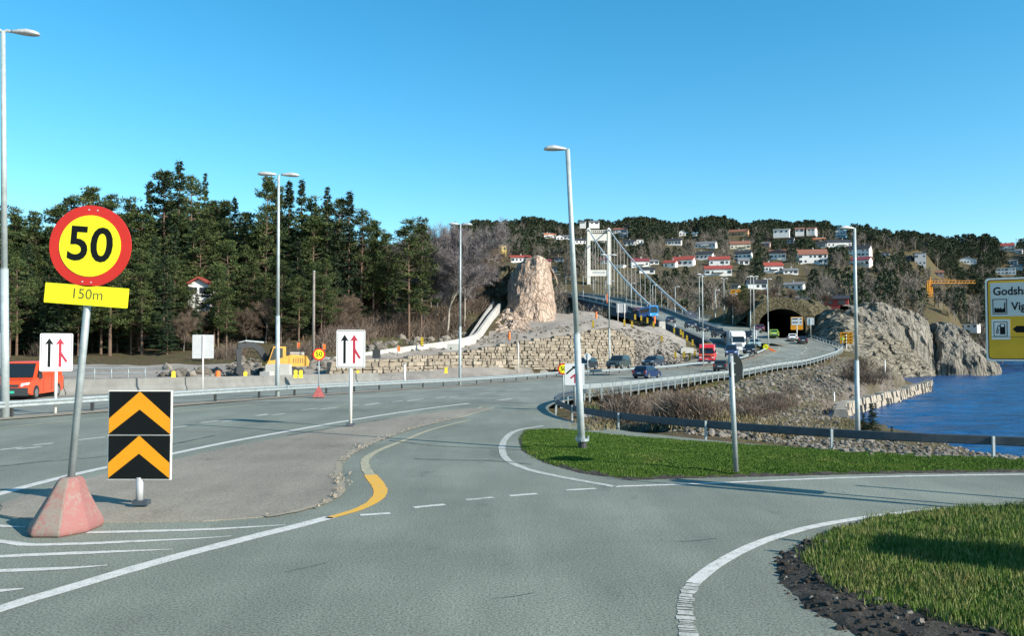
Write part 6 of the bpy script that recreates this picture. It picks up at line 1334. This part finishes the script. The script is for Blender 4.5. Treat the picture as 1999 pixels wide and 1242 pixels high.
def make_bare(seed, h=13.0, lv=4, spread=.55, twl=.8, tww=.016, ntw=7):
    rng = np.random.RandomState(seed); segs = []; P, Dd, Ln, Wd = [], [], [], []
    def grow(p, d, L, r, k):
        n = 3; q = p
        for i in range(n):
            d2 = d + rng.normal(size=3) * .10 + np.array([0, 0, .05]); d2 /= np.linalg.norm(d2); e = q + d2 * L / n; r2 = r * (1 - .3 * (i + 1) / n); segs.append((tuple(q), tuple(e), r * (1 - .3 * i / n), r2)); q = e; d = d2
            if k > 0 and (i > 0 or k < lv):
                for _ in range(rng.randint(1, 3)):
                    s = d + rng.normal(size=3) * spread; s /= np.linalg.norm(s); grow(q, s, L * rng.uniform(.5, .75), r2 * .55, k - 1)
            if k <= 2:
                m = ntw; P.append(q + rng.normal(size=(m, 3)) * .12); Dd.append(d + rng.normal(size=(m, 3)) * .75 + np.array([0, 0, .3])); Ln.append(rng.uniform(.5, 1.2, m) * twl); Wd.append(rng.uniform(.7, 1.3, m) * tww)
        if k > 0: grow(q, d, L * .62, r * .6, k - 1)
    grow(np.array([0, 0, -.4]), np.array([0, 0, 1.0]), h * .45, h * .0125, lv)
    return segs, leaf_tris(np.concatenate(P), np.concatenate(Dd), np.concatenate(Ln), np.concatenate(Wd), rng)
def make_brush(seed, h=2.0, n=170):
    rng = np.random.RandomState(seed); P = np.stack([rng.normal(0, .75, n), rng.normal(0, .6, n), np.zeros(n) - .1], 1); D = np.stack([rng.normal(0, .25, n), rng.normal(0, .25, n), np.ones(n)], 1) + P * np.array([.12, .12, 0])
    L = rng.uniform(.5, 1, n) * h * np.exp(-(P[:, 0] ** 2 + P[:, 1] ** 2) / 2.5); v = [leaf_tris(P, D, L, np.full(n, .022), rng)]
    for _ in range(4):
        u = rng.uniform(.3, .95, n); Q = P + D / np.linalg.norm(D, axis=1, keepdims=True) * (u * L)[:, None]; v.append(leaf_tris(Q, D + rng.normal(size=(n, 3)) * .6, L * rng.uniform(.15, .4, n), np.full(n, .014), rng))
    return np.concatenate(v)
PROTO = {'pine': [], 'spruce': [], 'bare': [], 'birch': []}
def reg(kind, i, segs, v, tm, cm, n=5):
    PROTO[kind].append((trunk_mesh(kind + '_trunk', segs, tm, n), tri_mesh(kind + '_crown', v, cm), max(float(v[:, 2].max()), 1)))
for i in range(5): s_, v_ = make_pine(20 + i, 18, 1.0, (.9, 1.1, 1.0, .8, 1.25)[i]); reg('pine', i, s_, v_, MAT['bark'], MAT['pine'])
for i in range(3): s_, v_ = make_spruce(40 + i, 20, (3.1, 2.6, 3.5)[i]); reg('spruce', i, s_, v_, MAT['bark'], MAT['spruce'])
for i in range(4): s_, v_ = make_bare(60 + i, 12, 4, (.5, .6, .45, .7)[i]); reg('bare', i, s_, v_, MAT['greybark'], MAT['twig'], 4)
for i in range(2): s_, v_ = make_bare(80 + i, 14, 4, .42, .9, .017, 8); reg('birch', i, s_, v_, MAT['birch'], MAT['twig_grey'], 4)
NAMES = {'pine': ('pine_tree', 'pine'), 'spruce': ('spruce_tree', 'spruce'), 'bare': ('bare_tree', 'bare tree'), 'birch': ('birch_tree', 'birch')}
GROUPLAB = {'pine': ('dark green pine crowded in the dense wood on the left slope', 'pines of the left wood'), 'spruce': ('dark pointed spruce standing in the dense wood on the left slope', 'spruces of the left wood'),
            'bare': ('leafless brown tree at the lower edge of the left wood', 'leafless trees of the left wood'), 'birch': ('leafless pale trunked birch in the left wood', 'birches of the left wood')}
def tree(kind, p, h, label=None, rng=RNG, wmul=1.0):
    tm, cm, ph = rng.choice(PROTO[kind]); nm, cat = NAMES[kind]; gl, gg = GROUPLAB[kind]
    t = thing(nm, label or gl, cat, p, rng.uniform(0, 6.28), None if label else gg); s = h / ph; w = s * rng.uniform(.85, 1.15) * wmul; t.scale = (w, w, s)
    link('trunk', tm, t); link('crown', cm, t); return t
SKY = [(-60, 398, 112, 'pine'), (-15, 392, 118, 'pine'), (22, 400, 115, 'pine'), (60, 408, 120, 'pine'), (105, 396, 118, 'pine'), (140, 380, 122, 'pine'), (178, 362, 120, 'pine'), (215, 374, 125, 'pine'), (250, 380, 120, 'pine'), (288, 352, 120, 'spruce'), (318, 327, 122, 'pine'), (346, 311, 118, 'spruce'), (372, 338, 123, 'pine'), (397, 336, 125, 'spruce'), (430, 386, 120, 'pine'), (455, 383, 118, 'spruce'), (482, 408, 122, 'pine'), (517, 338, 115, 'pine'), (538, 360, 121, 'pine'), (562, 352, 118, 'spruce'), (586, 348, 122, 'spruce'), (606, 378, 120, 'pine'), (637, 363, 118, 'spruce'), (658, 384, 124, 'pine'), (680, 371, 118, 'spruce'), (704, 404, 120, 'pine'), (728, 428, 122, 'pine'), (752, 450, 125, 'pine'), (798, 424, 118, 'pine'), (822, 420, 120, 'pine'), (846, 430, 130, 'birch'), (872, 418, 125, 'birch'), (905, 430, 132, 'birch'), (925, 452, 150, 'bare'), (945, 464, 176, 'pine'), (968, 474, 180, 'bare')]
LBL = {346: 'tallest dark spruce peak of the left wood against the sky', 397: 'slim pointed spruce just right of the tallest peak of the wood', 517: 'tall thin pine with a flat tufted top left of the double lamp', 586: 'dark broad spruce behind the double lamp head on the skyline', 798: 'rounded pine at the right end of the wood beside the grey birches', 680: 'pointed spruce where the wood skyline begins to fall to the right', 178: 'broad pine crown on the skyline above the 50 sign', 872: 'grey leafless birch with a fine crown rising above the wood at right'}
def sky_y(px): return float(np.interp(px, [a[0] for a in SKY], [a[1] for a in SKY]))
for px, ty, d, kind in SKY:
    p = stand(px, d); h = at(px, ty, d).z - p.z
    tree(kind, p, max(5, h), LBL.get(px), wmul=(.78 if px == 517 or px == 397 else 1.0) * (18 / max(h, 18)) ** .5)
HB = (360, 412, 540, 592, 108)        # keep the white house in the wood open
rf = random.Random(77)
def in_front(px, d, ytop):
    return HB[0] - 14 < px < HB[1] + 10 and d < HB[4] + 3 and ytop < HB[3] - 6
for px, ty, d, kd in ((366, 566, 101, 'pine'), (384, 573, 99, 'spruce'), (401, 562, 103, 'pine'), (350, 556, 103, 'pine'), (418, 548, 103, 'pine')):
    p = stand(px, d); tree(kd, p, at(px, ty, d).z - p.z, 'low dark conifer standing in front of the white house in the wood', wmul=1.3)['group'] = 'conifers in front of the white house'
cnt = 0; tries = 0; placed = []
while cnt < 430 and tries < 12000:
    tries += 1; px = rf.uniform(-230, 940); d = rf.uniform(92, 165) if rf.random() < .7 else rf.uniform(90, 118)
    lim = float(np.interp(px, [-230, 0, 420, 470, 600, 640, 720, 800, 880, 930, 985], [92, 92, 94, 104, 104, 106, 120, 128, 138, 152, 162]))
    if d < lim: continue
    p = stand(px, d)
    if any((p.x - a) ** 2 + (p.y - b) ** 2 < (2.0 if d < 125 else 3.0) ** 2 for a, b in placed): continue
    edge = d < lim + 12; right = px > 640
    kind = rf.choices(['pine', 'spruce', 'bare', 'birch'], [.45, .25, .28, .02] if not right else ([.14, .08, .68, .10] if edge or px > 800 else [.42, .18, .36, .04]))[0]
    if px < 640 and edge: kind = rf.choices(['pine', 'spruce', 'bare'], [.58, .30, .12])[0]
    h = rf.uniform(11, 18) if kind in ('pine', 'spruce') else rf.uniform(7, 12)
    if edge: h *= rf.uniform(.5, .8)
    hm = at(px, sky_y(px) + rf.uniform(16, 85), d).z - p.z
    h = min(h, hm)
    if h < 3.0: continue
    if px > 900 and at(px, 0, d) and proj(p + Vector((0, 0, h)))[1] < 470: h *= .7
    if in_front(px, d, proj(p + Vector((0, 0, h)))[1]): continue
    placed.append((p.x, p.y)); tree(kind, p, h, rng=rf, wmul=1.15 if h > 8 else 1.35); cnt += 1

# brush, small pines and low growth
BR = [tri_mesh('brush_twigs', make_brush(100 + i), MAT['brush']) for i in range(4)]
BSTEM = []
for i in range(4):
    rr_ = random.Random(i); BSTEM.append(trunk_mesh('brush_stems', [((rr_.gauss(0, .3), rr_.gauss(0, .3), -.2), (rr_.gauss(0, .6), rr_.gauss(0, .5), rr_.uniform(.8, 1.4)), .03, .012) for _ in range(9)], MAT['greybark'], 4))
def brush(px, py, s, label, group, d=None):
    p = G(px, py) if d is None else stand(px, d); t = thing('brown_shrub', label, 'shrub', p, RNG.uniform(0, 6), group); t.scale = (s * RNG.uniform(.9, 1.3), s * RNG.uniform(.9, 1.2), s * RNG.uniform(.75, 1.15)); k = RNG.randrange(4); link('stems', BSTEM[k], t); link('twigs', BR[k], t)
for k in range(46):
    px = RNG.gauss(1300, 46); py = RNG.uniform(794, 828); brush(px, py, RNG.uniform(.42, .72), 'leafless brown shrub in the thicket behind the guardrail nose', 'brown thicket behind the guardrail nose')
for k in range(24):
    px = RNG.gauss(1485, 34); py = 800 - (px - 1485) * .28 + RNG.uniform(-14, 12); brush(px, py, RNG.uniform(.5, .85), 'leafless brown shrub on the bank right of the round sign', 'brown shrubs below the curve')
for k in range(22):
    px = RNG.uniform(1660, 1735); py = RNG.uniform(706, 752); brush(px, py, RNG.uniform(.7, 1.3), 'leafless dark shrub on the rock bank by the quay', 'dark shrubs by the quay')
for k in range(70):
    px = RNG.uniform(640, 940); d = float(np.interp(px, [640, 720, 800, 880, 940], [100, 112, 120, 128, 142])) + RNG.uniform(-3, 14); brush(px, 0, RNG.uniform(1.0, 1.9), 'leafless brown shrub below the wood above the white wall', 'brown shrubs at the foot of the wood', d)
for k in range(7):
    px = RNG.uniform(-20, 620); brush(px, 0, RNG.uniform(.9, 1.5), 'leafless brown shrub at the front edge of the wood', 'brown shrubs along the front of the wood', RNG.uniform(88, 96))
for px, py, h, lb in ((1700, 858, 1.15, 'small young pine behind the guardrail at the water'), (1683, 862, .8, 'tiny young pine beside the lamp post at the water'), (1738, 862, .55, 'lowest young pine sprig at the water edge')):
    q = stand(px, 31); tree('spruce', q, h * 1.25, lb, wmul=1.9)
for i, (px, d, h, k) in enumerate(((1432, 196, 7, 'bare'), (1444, 193, 6, 'bare'), (1452, 196, 8, 'pine'), (1463, 197, 7, 'bare'), (1472, 199, 6, 'pine'), (1480, 200, 5.5, 'bare'), (1496, 206, 5, 'bare'), (1512, 212, 6, 'bare'), (1530, 214, 5, 'pine'), (1548, 212, 5.5, 'bare'), (1590, 208, 4.5, 'pine'), (1604, 206, 5, 'bare'), (1672, 206, 3.4, 'pine'), (1690, 205, 3.0, 'pine'), (1424, 200, 6, 'bare'))):
    x = (px - CX) / F * d; q = Vector((x, d, max(gz(x, d), float(np.interp(px, [1420, 1470, 1490, 1560, 1620, 1700], [9, 11.5, 13.6, 13.6, 12.2, 12.3]))) - .8)); o = tree(k, q, h, wmul=1.25)
    o['label'] = 'leafless tree on the rock bank around the tunnel mouth' if k == 'bare' else 'small dark pine on the rock bank around the tunnel mouth'; o['group'] = 'leafless trees around the tunnel' if k == 'bare' else 'small pines around the tunnel'
def cover(name, mat, spots, n, L, wd, label):
    rng = np.random.RandomState(3); P, D = [], []
    for (x0, x1, y0, y1) in spots:
        for _ in range(n // len(spots)):
            px = rng.uniform(x0, x1); py = rng.uniform(y0, y1); c = G(px, py)
            if c.z < -3.9 or c.y < 20.5: continue
            for _ in range(5): P.append((c.x + rng.normal() * .3, c.y + rng.normal() * .3, c.z - .03)); D.append((rng.normal() * .6, rng.normal() * .6, 1))
    P = np.array(P); D = np.array(D); k = len(P); me = tri_mesh(name, leaf_tris(P, D, rng.uniform(.5, 1.2, k) * L, np.full(k, wd), rng), mat); struct(link(name, me), 'stuff', label)
cover('dry_grass', rand_mat('dry_grass_blades', (.16, .125, .06), (.30, .25, .14), scale=.4), [(1140, 1500, 762, 840), (1340, 1640, 700, 800), (1450, 1660, 760, 850), (1560, 1760, 640, 740)], 8000, .28, .02, 'dry straw coloured grass over the embankment')
cover('low_green_growth', MAT['leaf'], [(1150, 1260, 795, 815), (1330, 1560, 735, 790), (620, 780, 655, 690)], 1300, .22, .03, 'low green growth on banks and terrace edge')

# ------------------------------------------------------------------ houses on the far hill and in the wood
WC = {'white': (.72, .71, .68), 'cream': (.66, .60, .47), 'grey': (.40, .41, .41), 'pink': (.55, .38, .33), 'orange': (.62, .36, .18), 'yellow': (.66, .48, .16), 'red': (.30, .035, .03), 'navy': (.02, .035, .07)}
RC = {'red': (.27, .045, .03), 'brown': (.22, .09, .055), 'black': (.022, .024, .028), 'grey': (.16, .165, .17), 'maroon': (.17, .03, .04), 'orange': (.45, .16, .07), 'white': (.6, .6, .58)}
HM = {('w', k): M('house_wall_' + k, c, .8, 0, .06, .5) for k, c in WC.items()}; HM.update({('r', k): M('roof_' + k, c, .75, 0, .15, 1.5) for k, c in RC.items()})
HOUSE_RECTS = []
WINM = {}
def house(px, py, wpx, hpx, wall, roof, label, gable=False, storeys=None, d=None, turn=None, flatroof=False):
    p = G(px, py) if d is None else Vector(((px - CX) / F * d, d, at(px, py, d).z)); D_ = p.y; w = wpx * D_ / F; h = hpx * D_ / F; dep = min(max(6.0, w * .7), 9.5)
    rh = 0.0 if flatroof else min(h * .36, dep * .34); wh = h - rh; f = facing(p) + (RNG.uniform(-.3, .25) if turn is None else turn)
    q = p + Vector((0, dep * .45, 0)); t = thing('house' if cat_of(label) == 'house' else cat_of(label).replace(' ', '_'), label, cat_of(label), q, f)
    HOUSE_RECTS.append((px - wpx / 2 - 1, px + wpx / 2 + 1, py - hpx, py, D_))
    x, y = w / 2, dep / 2; mb = MB(); e = .45
    if gable:
        mb.rings([[Vector((-x, yy, -2.5)), Vector((x, yy, -2.5)), Vector((x, yy, wh)), Vector((0, yy, wh + rh)), Vector((-x, yy, wh))] for yy in (-y, y)])
    else: mb.rings([[Vector((xx, -y, -2.5)), Vector((xx, y, -2.5)), Vector((xx, y, wh)), Vector((xx, 0, wh + max(rh, .02))), Vector((xx, -y, wh))] for xx in (-x, x)])
    mb.build('wall', HM[('w', wall)], t, fixn=True)
    mb = MB(); th = .28
    if flatroof: mb.box((0, 0, h + .15), (w + .8, dep + .8, .3))
    elif gable:
        for s in (-1, 1): mb.prism([(0, -y - e, wh + rh + .06), (s * (x + e), -y - e, wh - e * rh / x + .06), (s * (x + e), -y - e, wh - e * rh / x + .06 + th), (0, -y - e, wh + rh + .06 + th)], (0, dep + 2 * e, 0))
    else:
        for s in (-1, 1): mb.prism([(-x - e, 0, wh + rh + .06), (-x - e, s * (y + e), wh - e * rh / y + .06), (-x - e, s * (y + e), wh - e * rh / y + .06 + th), (-x - e, 0, wh + rh + .06 + th)], (w + 2 * e, 0, 0))
    rf_ = mb.build('roof', HM[('r', roof)], t, fixn=True)
    if w > 7 and not flatroof: mb = MB(); cx_ = w * RNG.uniform(-.25, .25) if not gable else w * .15; mb.box((cx_, 0, wh + rh + .5), (.7, .7, 1.5)); mb.build('chimney', MAT['concrete'], rf_)
    ns = storeys or (2 if wh > 4.3 else 1); nw = max(2, min(6, int(w / 2.4)))
    if (ns, 'g') and hpx >= 7:
        for s in range(ns):
            zc = wh * (s + .52) / ns
            for k in range(nw):
                if RNG.random() < .12: continue
                wv, hv = (1.15, 1.15) if RNG.random() < .7 else (1.9, 1.4)
                if ('m', wv) not in WINM:
                    m_ = MB(); m_.box((0, -.03, 0), (wv, .1, hv)); o = m_.build('window', MAT['hedge'], t); WINM[('m', wv)] = o.data
                else: o = link('window', WINM[('m', wv)], t)
                o.location = (-x + w * (k + .5) / nw + RNG.uniform(-.2, .2), -y - .02, zc); o.scale = (1, 1, min(1, wh / ns / 2.2))
        if w > 9 and RNG.random() < .6: mb = MB(); mb.box((w * RNG.uniform(-.15, .2), -y - .7, wh * .46), (w * .4, 1.4, .14)); mb.box((w * .0, -y - 1.38, wh * .46 + .5), (w * .4, .08, .9)); mb.build('balcony', HM[('w', wall)], t)
    return t
def cat_of(l): return 'barn' if 'barn' in l else 'apartment block' if 'apartment' in l else 'house'
HOUSES = [
 (1139, 438, 11, 6, 'white', 'grey', 'tiny white house on the ridge left above the bridge tower'), (1160, 438, 20, 7, 'white', 'grey', 'wider white house on the ridge straight above the bridge tower'),
 (1108, 467, 16, 8, 'white', 'grey', 'small white house just left of the tall leaning lamp post'), (1133, 476, 22, 11, 'white', 'black', 'white black roofed house just right of the leaning lamp post'),
 (1212, 456, 27, 12, 'white', 'brown', 'white brown roofed house right of the bridge tower top'), (1219, 464, 14, 7, 'white', 'grey', 'low white house below the brown roofed one by the tower'),
 (1230, 479, 22, 11, 'white', 'black', 'white dark roofed house right of the main cable top'), (1249, 476, 14, 8, 'white', 'grey', 'small flat white house on a dark slope right of the tower', 'F'),
 (1333, 461, 13, 12, 'white', 'grey', 'narrow white gabled house high among the pines', 'G'), (1357, 461, 10, 6, 'white', 'grey', 'tiny white house right of the narrow gabled one'),
 (1317, 479, 31, 14, 'white', 'black', 'wide white black roofed house below the high pines'), (1381, 484, 40, 13, 'white', 'grey', 'long white terraced house with grey roof mid hill'),
 (1445, 462, 37, 15, 'orange', 'brown', 'pale orange house with wide brown roof near the ridge'), (1447, 488, 38, 18, 'cream', 'brown', 'cream house with brown roof under the pale orange one'),
 (1454, 506, 32, 17, 'white', 'black', 'white house with dark flat roof below the cream house'), (1378, 507, 33, 17, 'white', 'black', 'square white house with black roof above two red roofs'),
 (1250, 521, 34, 17, 'white', 'maroon', 'white house with dark red roof beside the bridge cable'), (1277, 516, 18, 9, 'white', 'grey', 'small white house right of the dark red roof by the cable'),
 (1264, 534, 30, 12, 'white', 'black', 'low white and black house at the foot of the village by the cable'), (1311, 522, 24, 14, 'white', 'red', 'small white red roofed house joined left of a bigger one'),
 (1338, 520, 40, 20, 'white', 'red', 'long white house with bright red roof left of centre slope'), (1407, 519, 39, 19, 'white', 'red', 'upper of two stacked white houses with red roofs'),
 (1405, 538, 51, 20, 'white', 'red', 'lower and wider of two stacked white houses with red roofs'), (1453, 517, 20, 13, 'white', 'grey', 'white house with balcony right of the stacked red roofs'),
 (1180, 515, 15, 12, 'white', 'maroon', 'white house seen between the legs of the bridge tower'), (1212, 523, 18, 5, 'white', 'white', 'low white shed right of the tower cross beam', 'F'),
 (1171, 473, 20, 8, 'white', 'grey', 'white house just under the tower top beam'), (1440, 564, 14, 9, 'white', 'black', 'small white house left of the black roofed house above the tunnel'),
 (1480, 565, 37, 19, 'white', 'black', 'white black roofed house above the tunnel behind lamp poles'), (1497, 482, 17, 10, 'pink', 'grey', 'pink house on mid slope right of the cream house'),
 (1521, 507, 31, 20, 'white', 'brown', 'white brown roofed house with tall windows mid slope'), (1511, 532, 36, 20, 'white', 'red', 'white house with red roof low on the slope above the tunnel'),
 (1545, 535, 28, 11, 'white', 'grey', 'low white house beside the red roof above the tunnel'), (1555, 566, 36, 15, 'white', 'grey', 'white terraced house low above the tunnel at right'),
 (1589, 515, 55, 29, 'white', 'brown', 'largest white house with stepped brown roofs'), (1640, 483, 46, 16, 'white', 'black', 'long white house with long black roof left of the lamp'),
 (1605, 484, 20, 13, 'grey', 'black', 'grey house at the left end of the long black roof'), (1642, 464, 21, 17, 'white', 'grey', 'steep white gabled house just under the pale lamp head', 'G'),
 (1600, 472, 26, 8, 'orange', 'orange', 'low house with orange roof high on the hill'), (1544, 476, 18, 13, 'white', 'black', 'white house with black roof below the ridge houses'),
 (1564, 453, 16, 9, 'white', 'brown', 'left one of two brown roofed houses on the ridge'), (1588, 452, 16, 8, 'white', 'brown', 'right one of two brown roofed houses on the ridge'),
 (1529, 456, 30, 8, 'white', 'white', 'long low white building near the ridge', 'F'), (1681, 501, 45, 23, 'white', 'black', 'white two storey house with black roof right of the lamp pole'),
 (1683, 520, 44, 19, 'white', 'maroon', 'white house with dark red roof under the black roofed one'), (1731, 501, 16, 9, 'white', 'black', 'small white garage at the right end of the village'),
 (1799, 520, 20, 26, 'grey', 'grey', 'grey stacked terrace apartment block among trees above the crane', 'F'), (1891, 516, 34, 14, 'white', 'grey', 'white wide gabled house alone in the wood at right', 'G'),
 (1833, 538, 23, 9, 'pink', 'brown', 'low red brown roofed house right of the crane top'), (1969, 490, 28, 16, 'white', 'red', 'white red roofed house above the yellow direction board'),
 (1993, 496, 12, 10, 'white', 'grey', 'white house cut by the right edge above the board'), (1980, 515, 18, 8, 'white', 'grey', 'small white house directly above the yellow board'),
 (1966, 536, 38, 12, 'white', 'white', 'long white flat building touching the top of the yellow board', 'F'), (1989, 527, 20, 10, 'white', 'grey', 'white house behind the long flat one at the right edge'),
 (1523, 593, 15, 9, 'white', 'grey', 'small white house right over the tunnel mouth'), (1554, 587, 15, 8, 'white', 'grey', 'small white house above the right side of the tunnel mouth'), (1573, 593, 19, 11, 'white', 'black', 'low white house next to the red barn'),
 (1641, 597, 44, 19, 'red', 'black', 'red barn with dark roof and white windows on the tunnel hill'), (1776, 508, 13, 9, 'navy', 'black', 'dark blue house among trees left of the grey terraces'),
 (959, 478, 21, 13, 'cream', 'grey', 'cream flat roofed house behind the end of the left wood', 'F'), (981, 510, 15, 32, 'yellow', 'grey', 'yellow apartment block rising behind the mossy crag', 'F'),
 (1016, 512, 39, 14, 'white', 'red', 'white house with long red roof behind the rock cut'), (1073, 464, 23, 9, 'white', 'orange', 'white house with orange red roof on the left ridge'), (1092, 468, 15, 9, 'white', 'grey', 'white gabled house beside the orange roof on the left ridge', 'G'),
 (1065, 516, 20, 10, 'pink', 'maroon', 'house with maroon roof just right of the rock cut top'), (1091, 511, 18, 9, 'white', 'black', 'white house right of the maroon roof by the rock cut'), (1073, 531, 28, 10, 'white', 'black', 'low white house at the right shoulder of the rock cut'),
]
for hrow in HOUSES:
    k = hrow[7] if len(hrow) > 7 else ''
    dd_ = {1641: 232, 1523: 250, 1554: 250, 1573: 240}.get(hrow[0])
    o = house(*hrow[:7], gable=(k == 'G'), flatroof=(k == 'F'), d=dd_)
house(383, 578, 40, 33, 'white', 'red', 'white gabled house half hidden among dark trees of the left wood', gable=True, d=108, turn=-.25)
# quay buildings past the rock point
for px, py, w, h, lb in ((1838, 622, 30, 5, 'long white flat shed under the crane'), (1860, 637, 26, 10, 'white quay shed above the rock point'), (1900, 641, 30, 7, 'low white shed at the far quay by the board')):
    house(px, py, w, h, 'white', 'white', lb, flatroof=True, d=430, storeys=1)

# ------------------------------------------------------------------ far woods: the nearest as single trees, the rest as two masses
def far_pine(seed):
    rng = np.random.RandomState(seed); h = 11.0; n = 210; t = rng.uniform(.2, 1, n) ** .8; R = (2.5 * np.sin(np.pi * (.18 + .8 * t)) ** .7) * rng.uniform(.25, 1, n); th = rng.uniform(0, 6.28, n)
    P = np.stack([R * np.cos(th), R * np.sin(th), t * h], 1); D = np.stack([np.cos(th), np.sin(th), rng.normal(.3, .5, n)], 1)
    return [((0, 0, -1), (0, 0, h * .8), .18, .06)], leaf_tris(P, D, rng.uniform(.7, 1.4, n), rng.uniform(.25, .5, n), rng)
def far_bare(seed):
    rng = np.random.RandomState(seed); h = 10.0; segs = [((0, 0, -1), (0, 0, h * .75), .14, .05)]; P, D, L, Wd = [], [], [], []
    for k in range(11):
        z = rng.uniform(.2, .75) * h; th = rng.uniform(0, 6.28); l = rng.uniform(1.4, 3.2); e = np.array([math.cos(th) * l * .6, math.sin(th) * l * .6, z + l]); segs.append(((0, 0, z), tuple(e), .06, .02)); n = 16
        u = rng.uniform(.25, 1.1, n)[:, None]; P.append(np.array([0, 0, z]) * (1 - u) + e * u + rng.normal(size=(n, 3)) * .35); D.append(rng.normal(size=(n, 3)) * .7 + np.array([math.cos(th) * .3, math.sin(th) * .3, 1.1])); L.append(rng.uniform(.8, 1.8, n)); Wd.append(rng.uniform(.05, .12, n))
    return segs, leaf_tris(np.concatenate(P), np.concatenate(D), np.concatenate(L), np.concatenate(Wd), rng)
FP = []; FB = []
def far_mesh(name, sv, tm, cm):
    segs, v = sv; mb = limb_mb(segs, 3); tv = []; 
    for f in mb.f:
        q = [mb.v[i] for i in f]; tv += [q[0], q[1], q[2], q[0], q[2], q[3]]
    V = np.concatenate([np.array(tv), v]); mi = np.concatenate([np.zeros(len(tv) // 3), np.ones(len(v) // 3)]).astype(int)
    return npmesh(name, V, np.arange(len(V)).reshape(-1, 3), [tm, cm], mi), V, mi
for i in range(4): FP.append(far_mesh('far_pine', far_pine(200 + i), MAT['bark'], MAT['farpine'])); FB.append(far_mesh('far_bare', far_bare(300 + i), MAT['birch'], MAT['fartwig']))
cand = []; rg_ = random.Random(5); tries = 0; cells = {}
while tries < 60000 and len(cand) < 7400:
    tries += 1; px = rg_.uniform(880, 2150); d = math.sqrt(rg_.uniform(245 ** 2, 800 ** 2)); x = (px - CX) / F * d
    cell = (int(x / 3.7), int(d / 3.7))
    if cell in cells: continue
    if px > 1440 and px < 1830 and d < 268: continue
    z = float(tz(np.array([x]), np.array([d]))[0])
    if z < -2.5: continue
    if abs(x - deckx(d)) < 10 and d < 420: continue
    if float(np.interp(d, [p.y for p in oL if p.y > 150], [p.x for p in oL if p.y > 150])) - 3 < x < deckx(d) + 9 and d < 400: continue
    k = 'p' if rg_.random() < float(np.interp(noise.noise(Vector((x * .012, d * .012, 2))) + (d - 560) / 500, [-.35, .1, .4], [.10, .42, .92])) else 'b'
    s = rg_.uniform(.6, 1.12)
    if d > 690: s = rg_.uniform(.75, 1.25) * (1 + .45 * noise.noise(Vector((x * .03, 7, 1)))); k = 'p' if rg_.random() < .85 else 'b'
    u0, v0 = proj((x, d, z)); u1, v1 = proj((x, d, z + 10.5 * s)); hw = 2.2 * s * F / d
    if any(d < R_[4] + 4 and u0 + hw > R_[0] and u0 - hw < R_[1] and v1 < R_[3] - (R_[3] - R_[2]) * .08 and v0 > R_[2] for R_ in HOUSE_RECTS): continue
    if d < 425 and 1806 < u0 < 1828 and v1 < 612: continue
    if d < 425 and 1795 < u0 < 1910 and v1 < 560: s = max(.3, s * (v0 - 562) / max(1, v0 - v1))
    if any(abs(u0 - (R_[0] + R_[1]) / 2) < (R_[1] - R_[0]) * .6 and abs(d - R_[4] - 4) < 6 for R_ in HOUSE_RECTS): continue
    cells[cell] = 1; cand.append((d, x, z, k, s))
cand.sort(); used = {'p': 0, 'b': 0}; rest = {'p': [], 'b': []}
for d, x, z, k, s in cand:
    if used[k] < (60 if k == 'p' else 200):
        used[k] += 1; me = rg_.choice(FP if k == 'p' else FB)[0]; o = link('pine_tree' if k == 'p' else 'bare_tree', me)
        o.location = (x, d, z - .3); o.rotation_euler = (0, 0, rg_.uniform(0, 6.28)); w = s * rg_.uniform(.9, 1.2); o.scale = (w, w, s)
        tag(o, 'green pine scattered on the far town hillside' if k == 'p' else 'leafless brown tree on the far hillside below the houses', 'pine' if k == 'p' else 'bare tree', 'pines on the far hillside' if k == 'p' else 'leafless trees on the far hillside')
    else: rest[k].append((d, x, z, s))
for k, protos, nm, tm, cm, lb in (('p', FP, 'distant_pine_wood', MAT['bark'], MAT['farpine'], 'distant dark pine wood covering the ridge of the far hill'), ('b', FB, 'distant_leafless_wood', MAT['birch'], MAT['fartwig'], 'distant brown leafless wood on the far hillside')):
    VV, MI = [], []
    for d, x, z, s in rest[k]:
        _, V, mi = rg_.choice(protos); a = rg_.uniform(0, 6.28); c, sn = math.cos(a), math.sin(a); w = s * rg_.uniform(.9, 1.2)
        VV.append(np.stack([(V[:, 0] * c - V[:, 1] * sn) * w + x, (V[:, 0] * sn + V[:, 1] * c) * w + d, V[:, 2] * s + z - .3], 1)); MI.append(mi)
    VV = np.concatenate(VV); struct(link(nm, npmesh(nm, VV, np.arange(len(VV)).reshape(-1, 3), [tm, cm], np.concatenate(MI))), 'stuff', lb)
print('TREES', cnt, used, {k: len(v) for k, v in rest.items()})
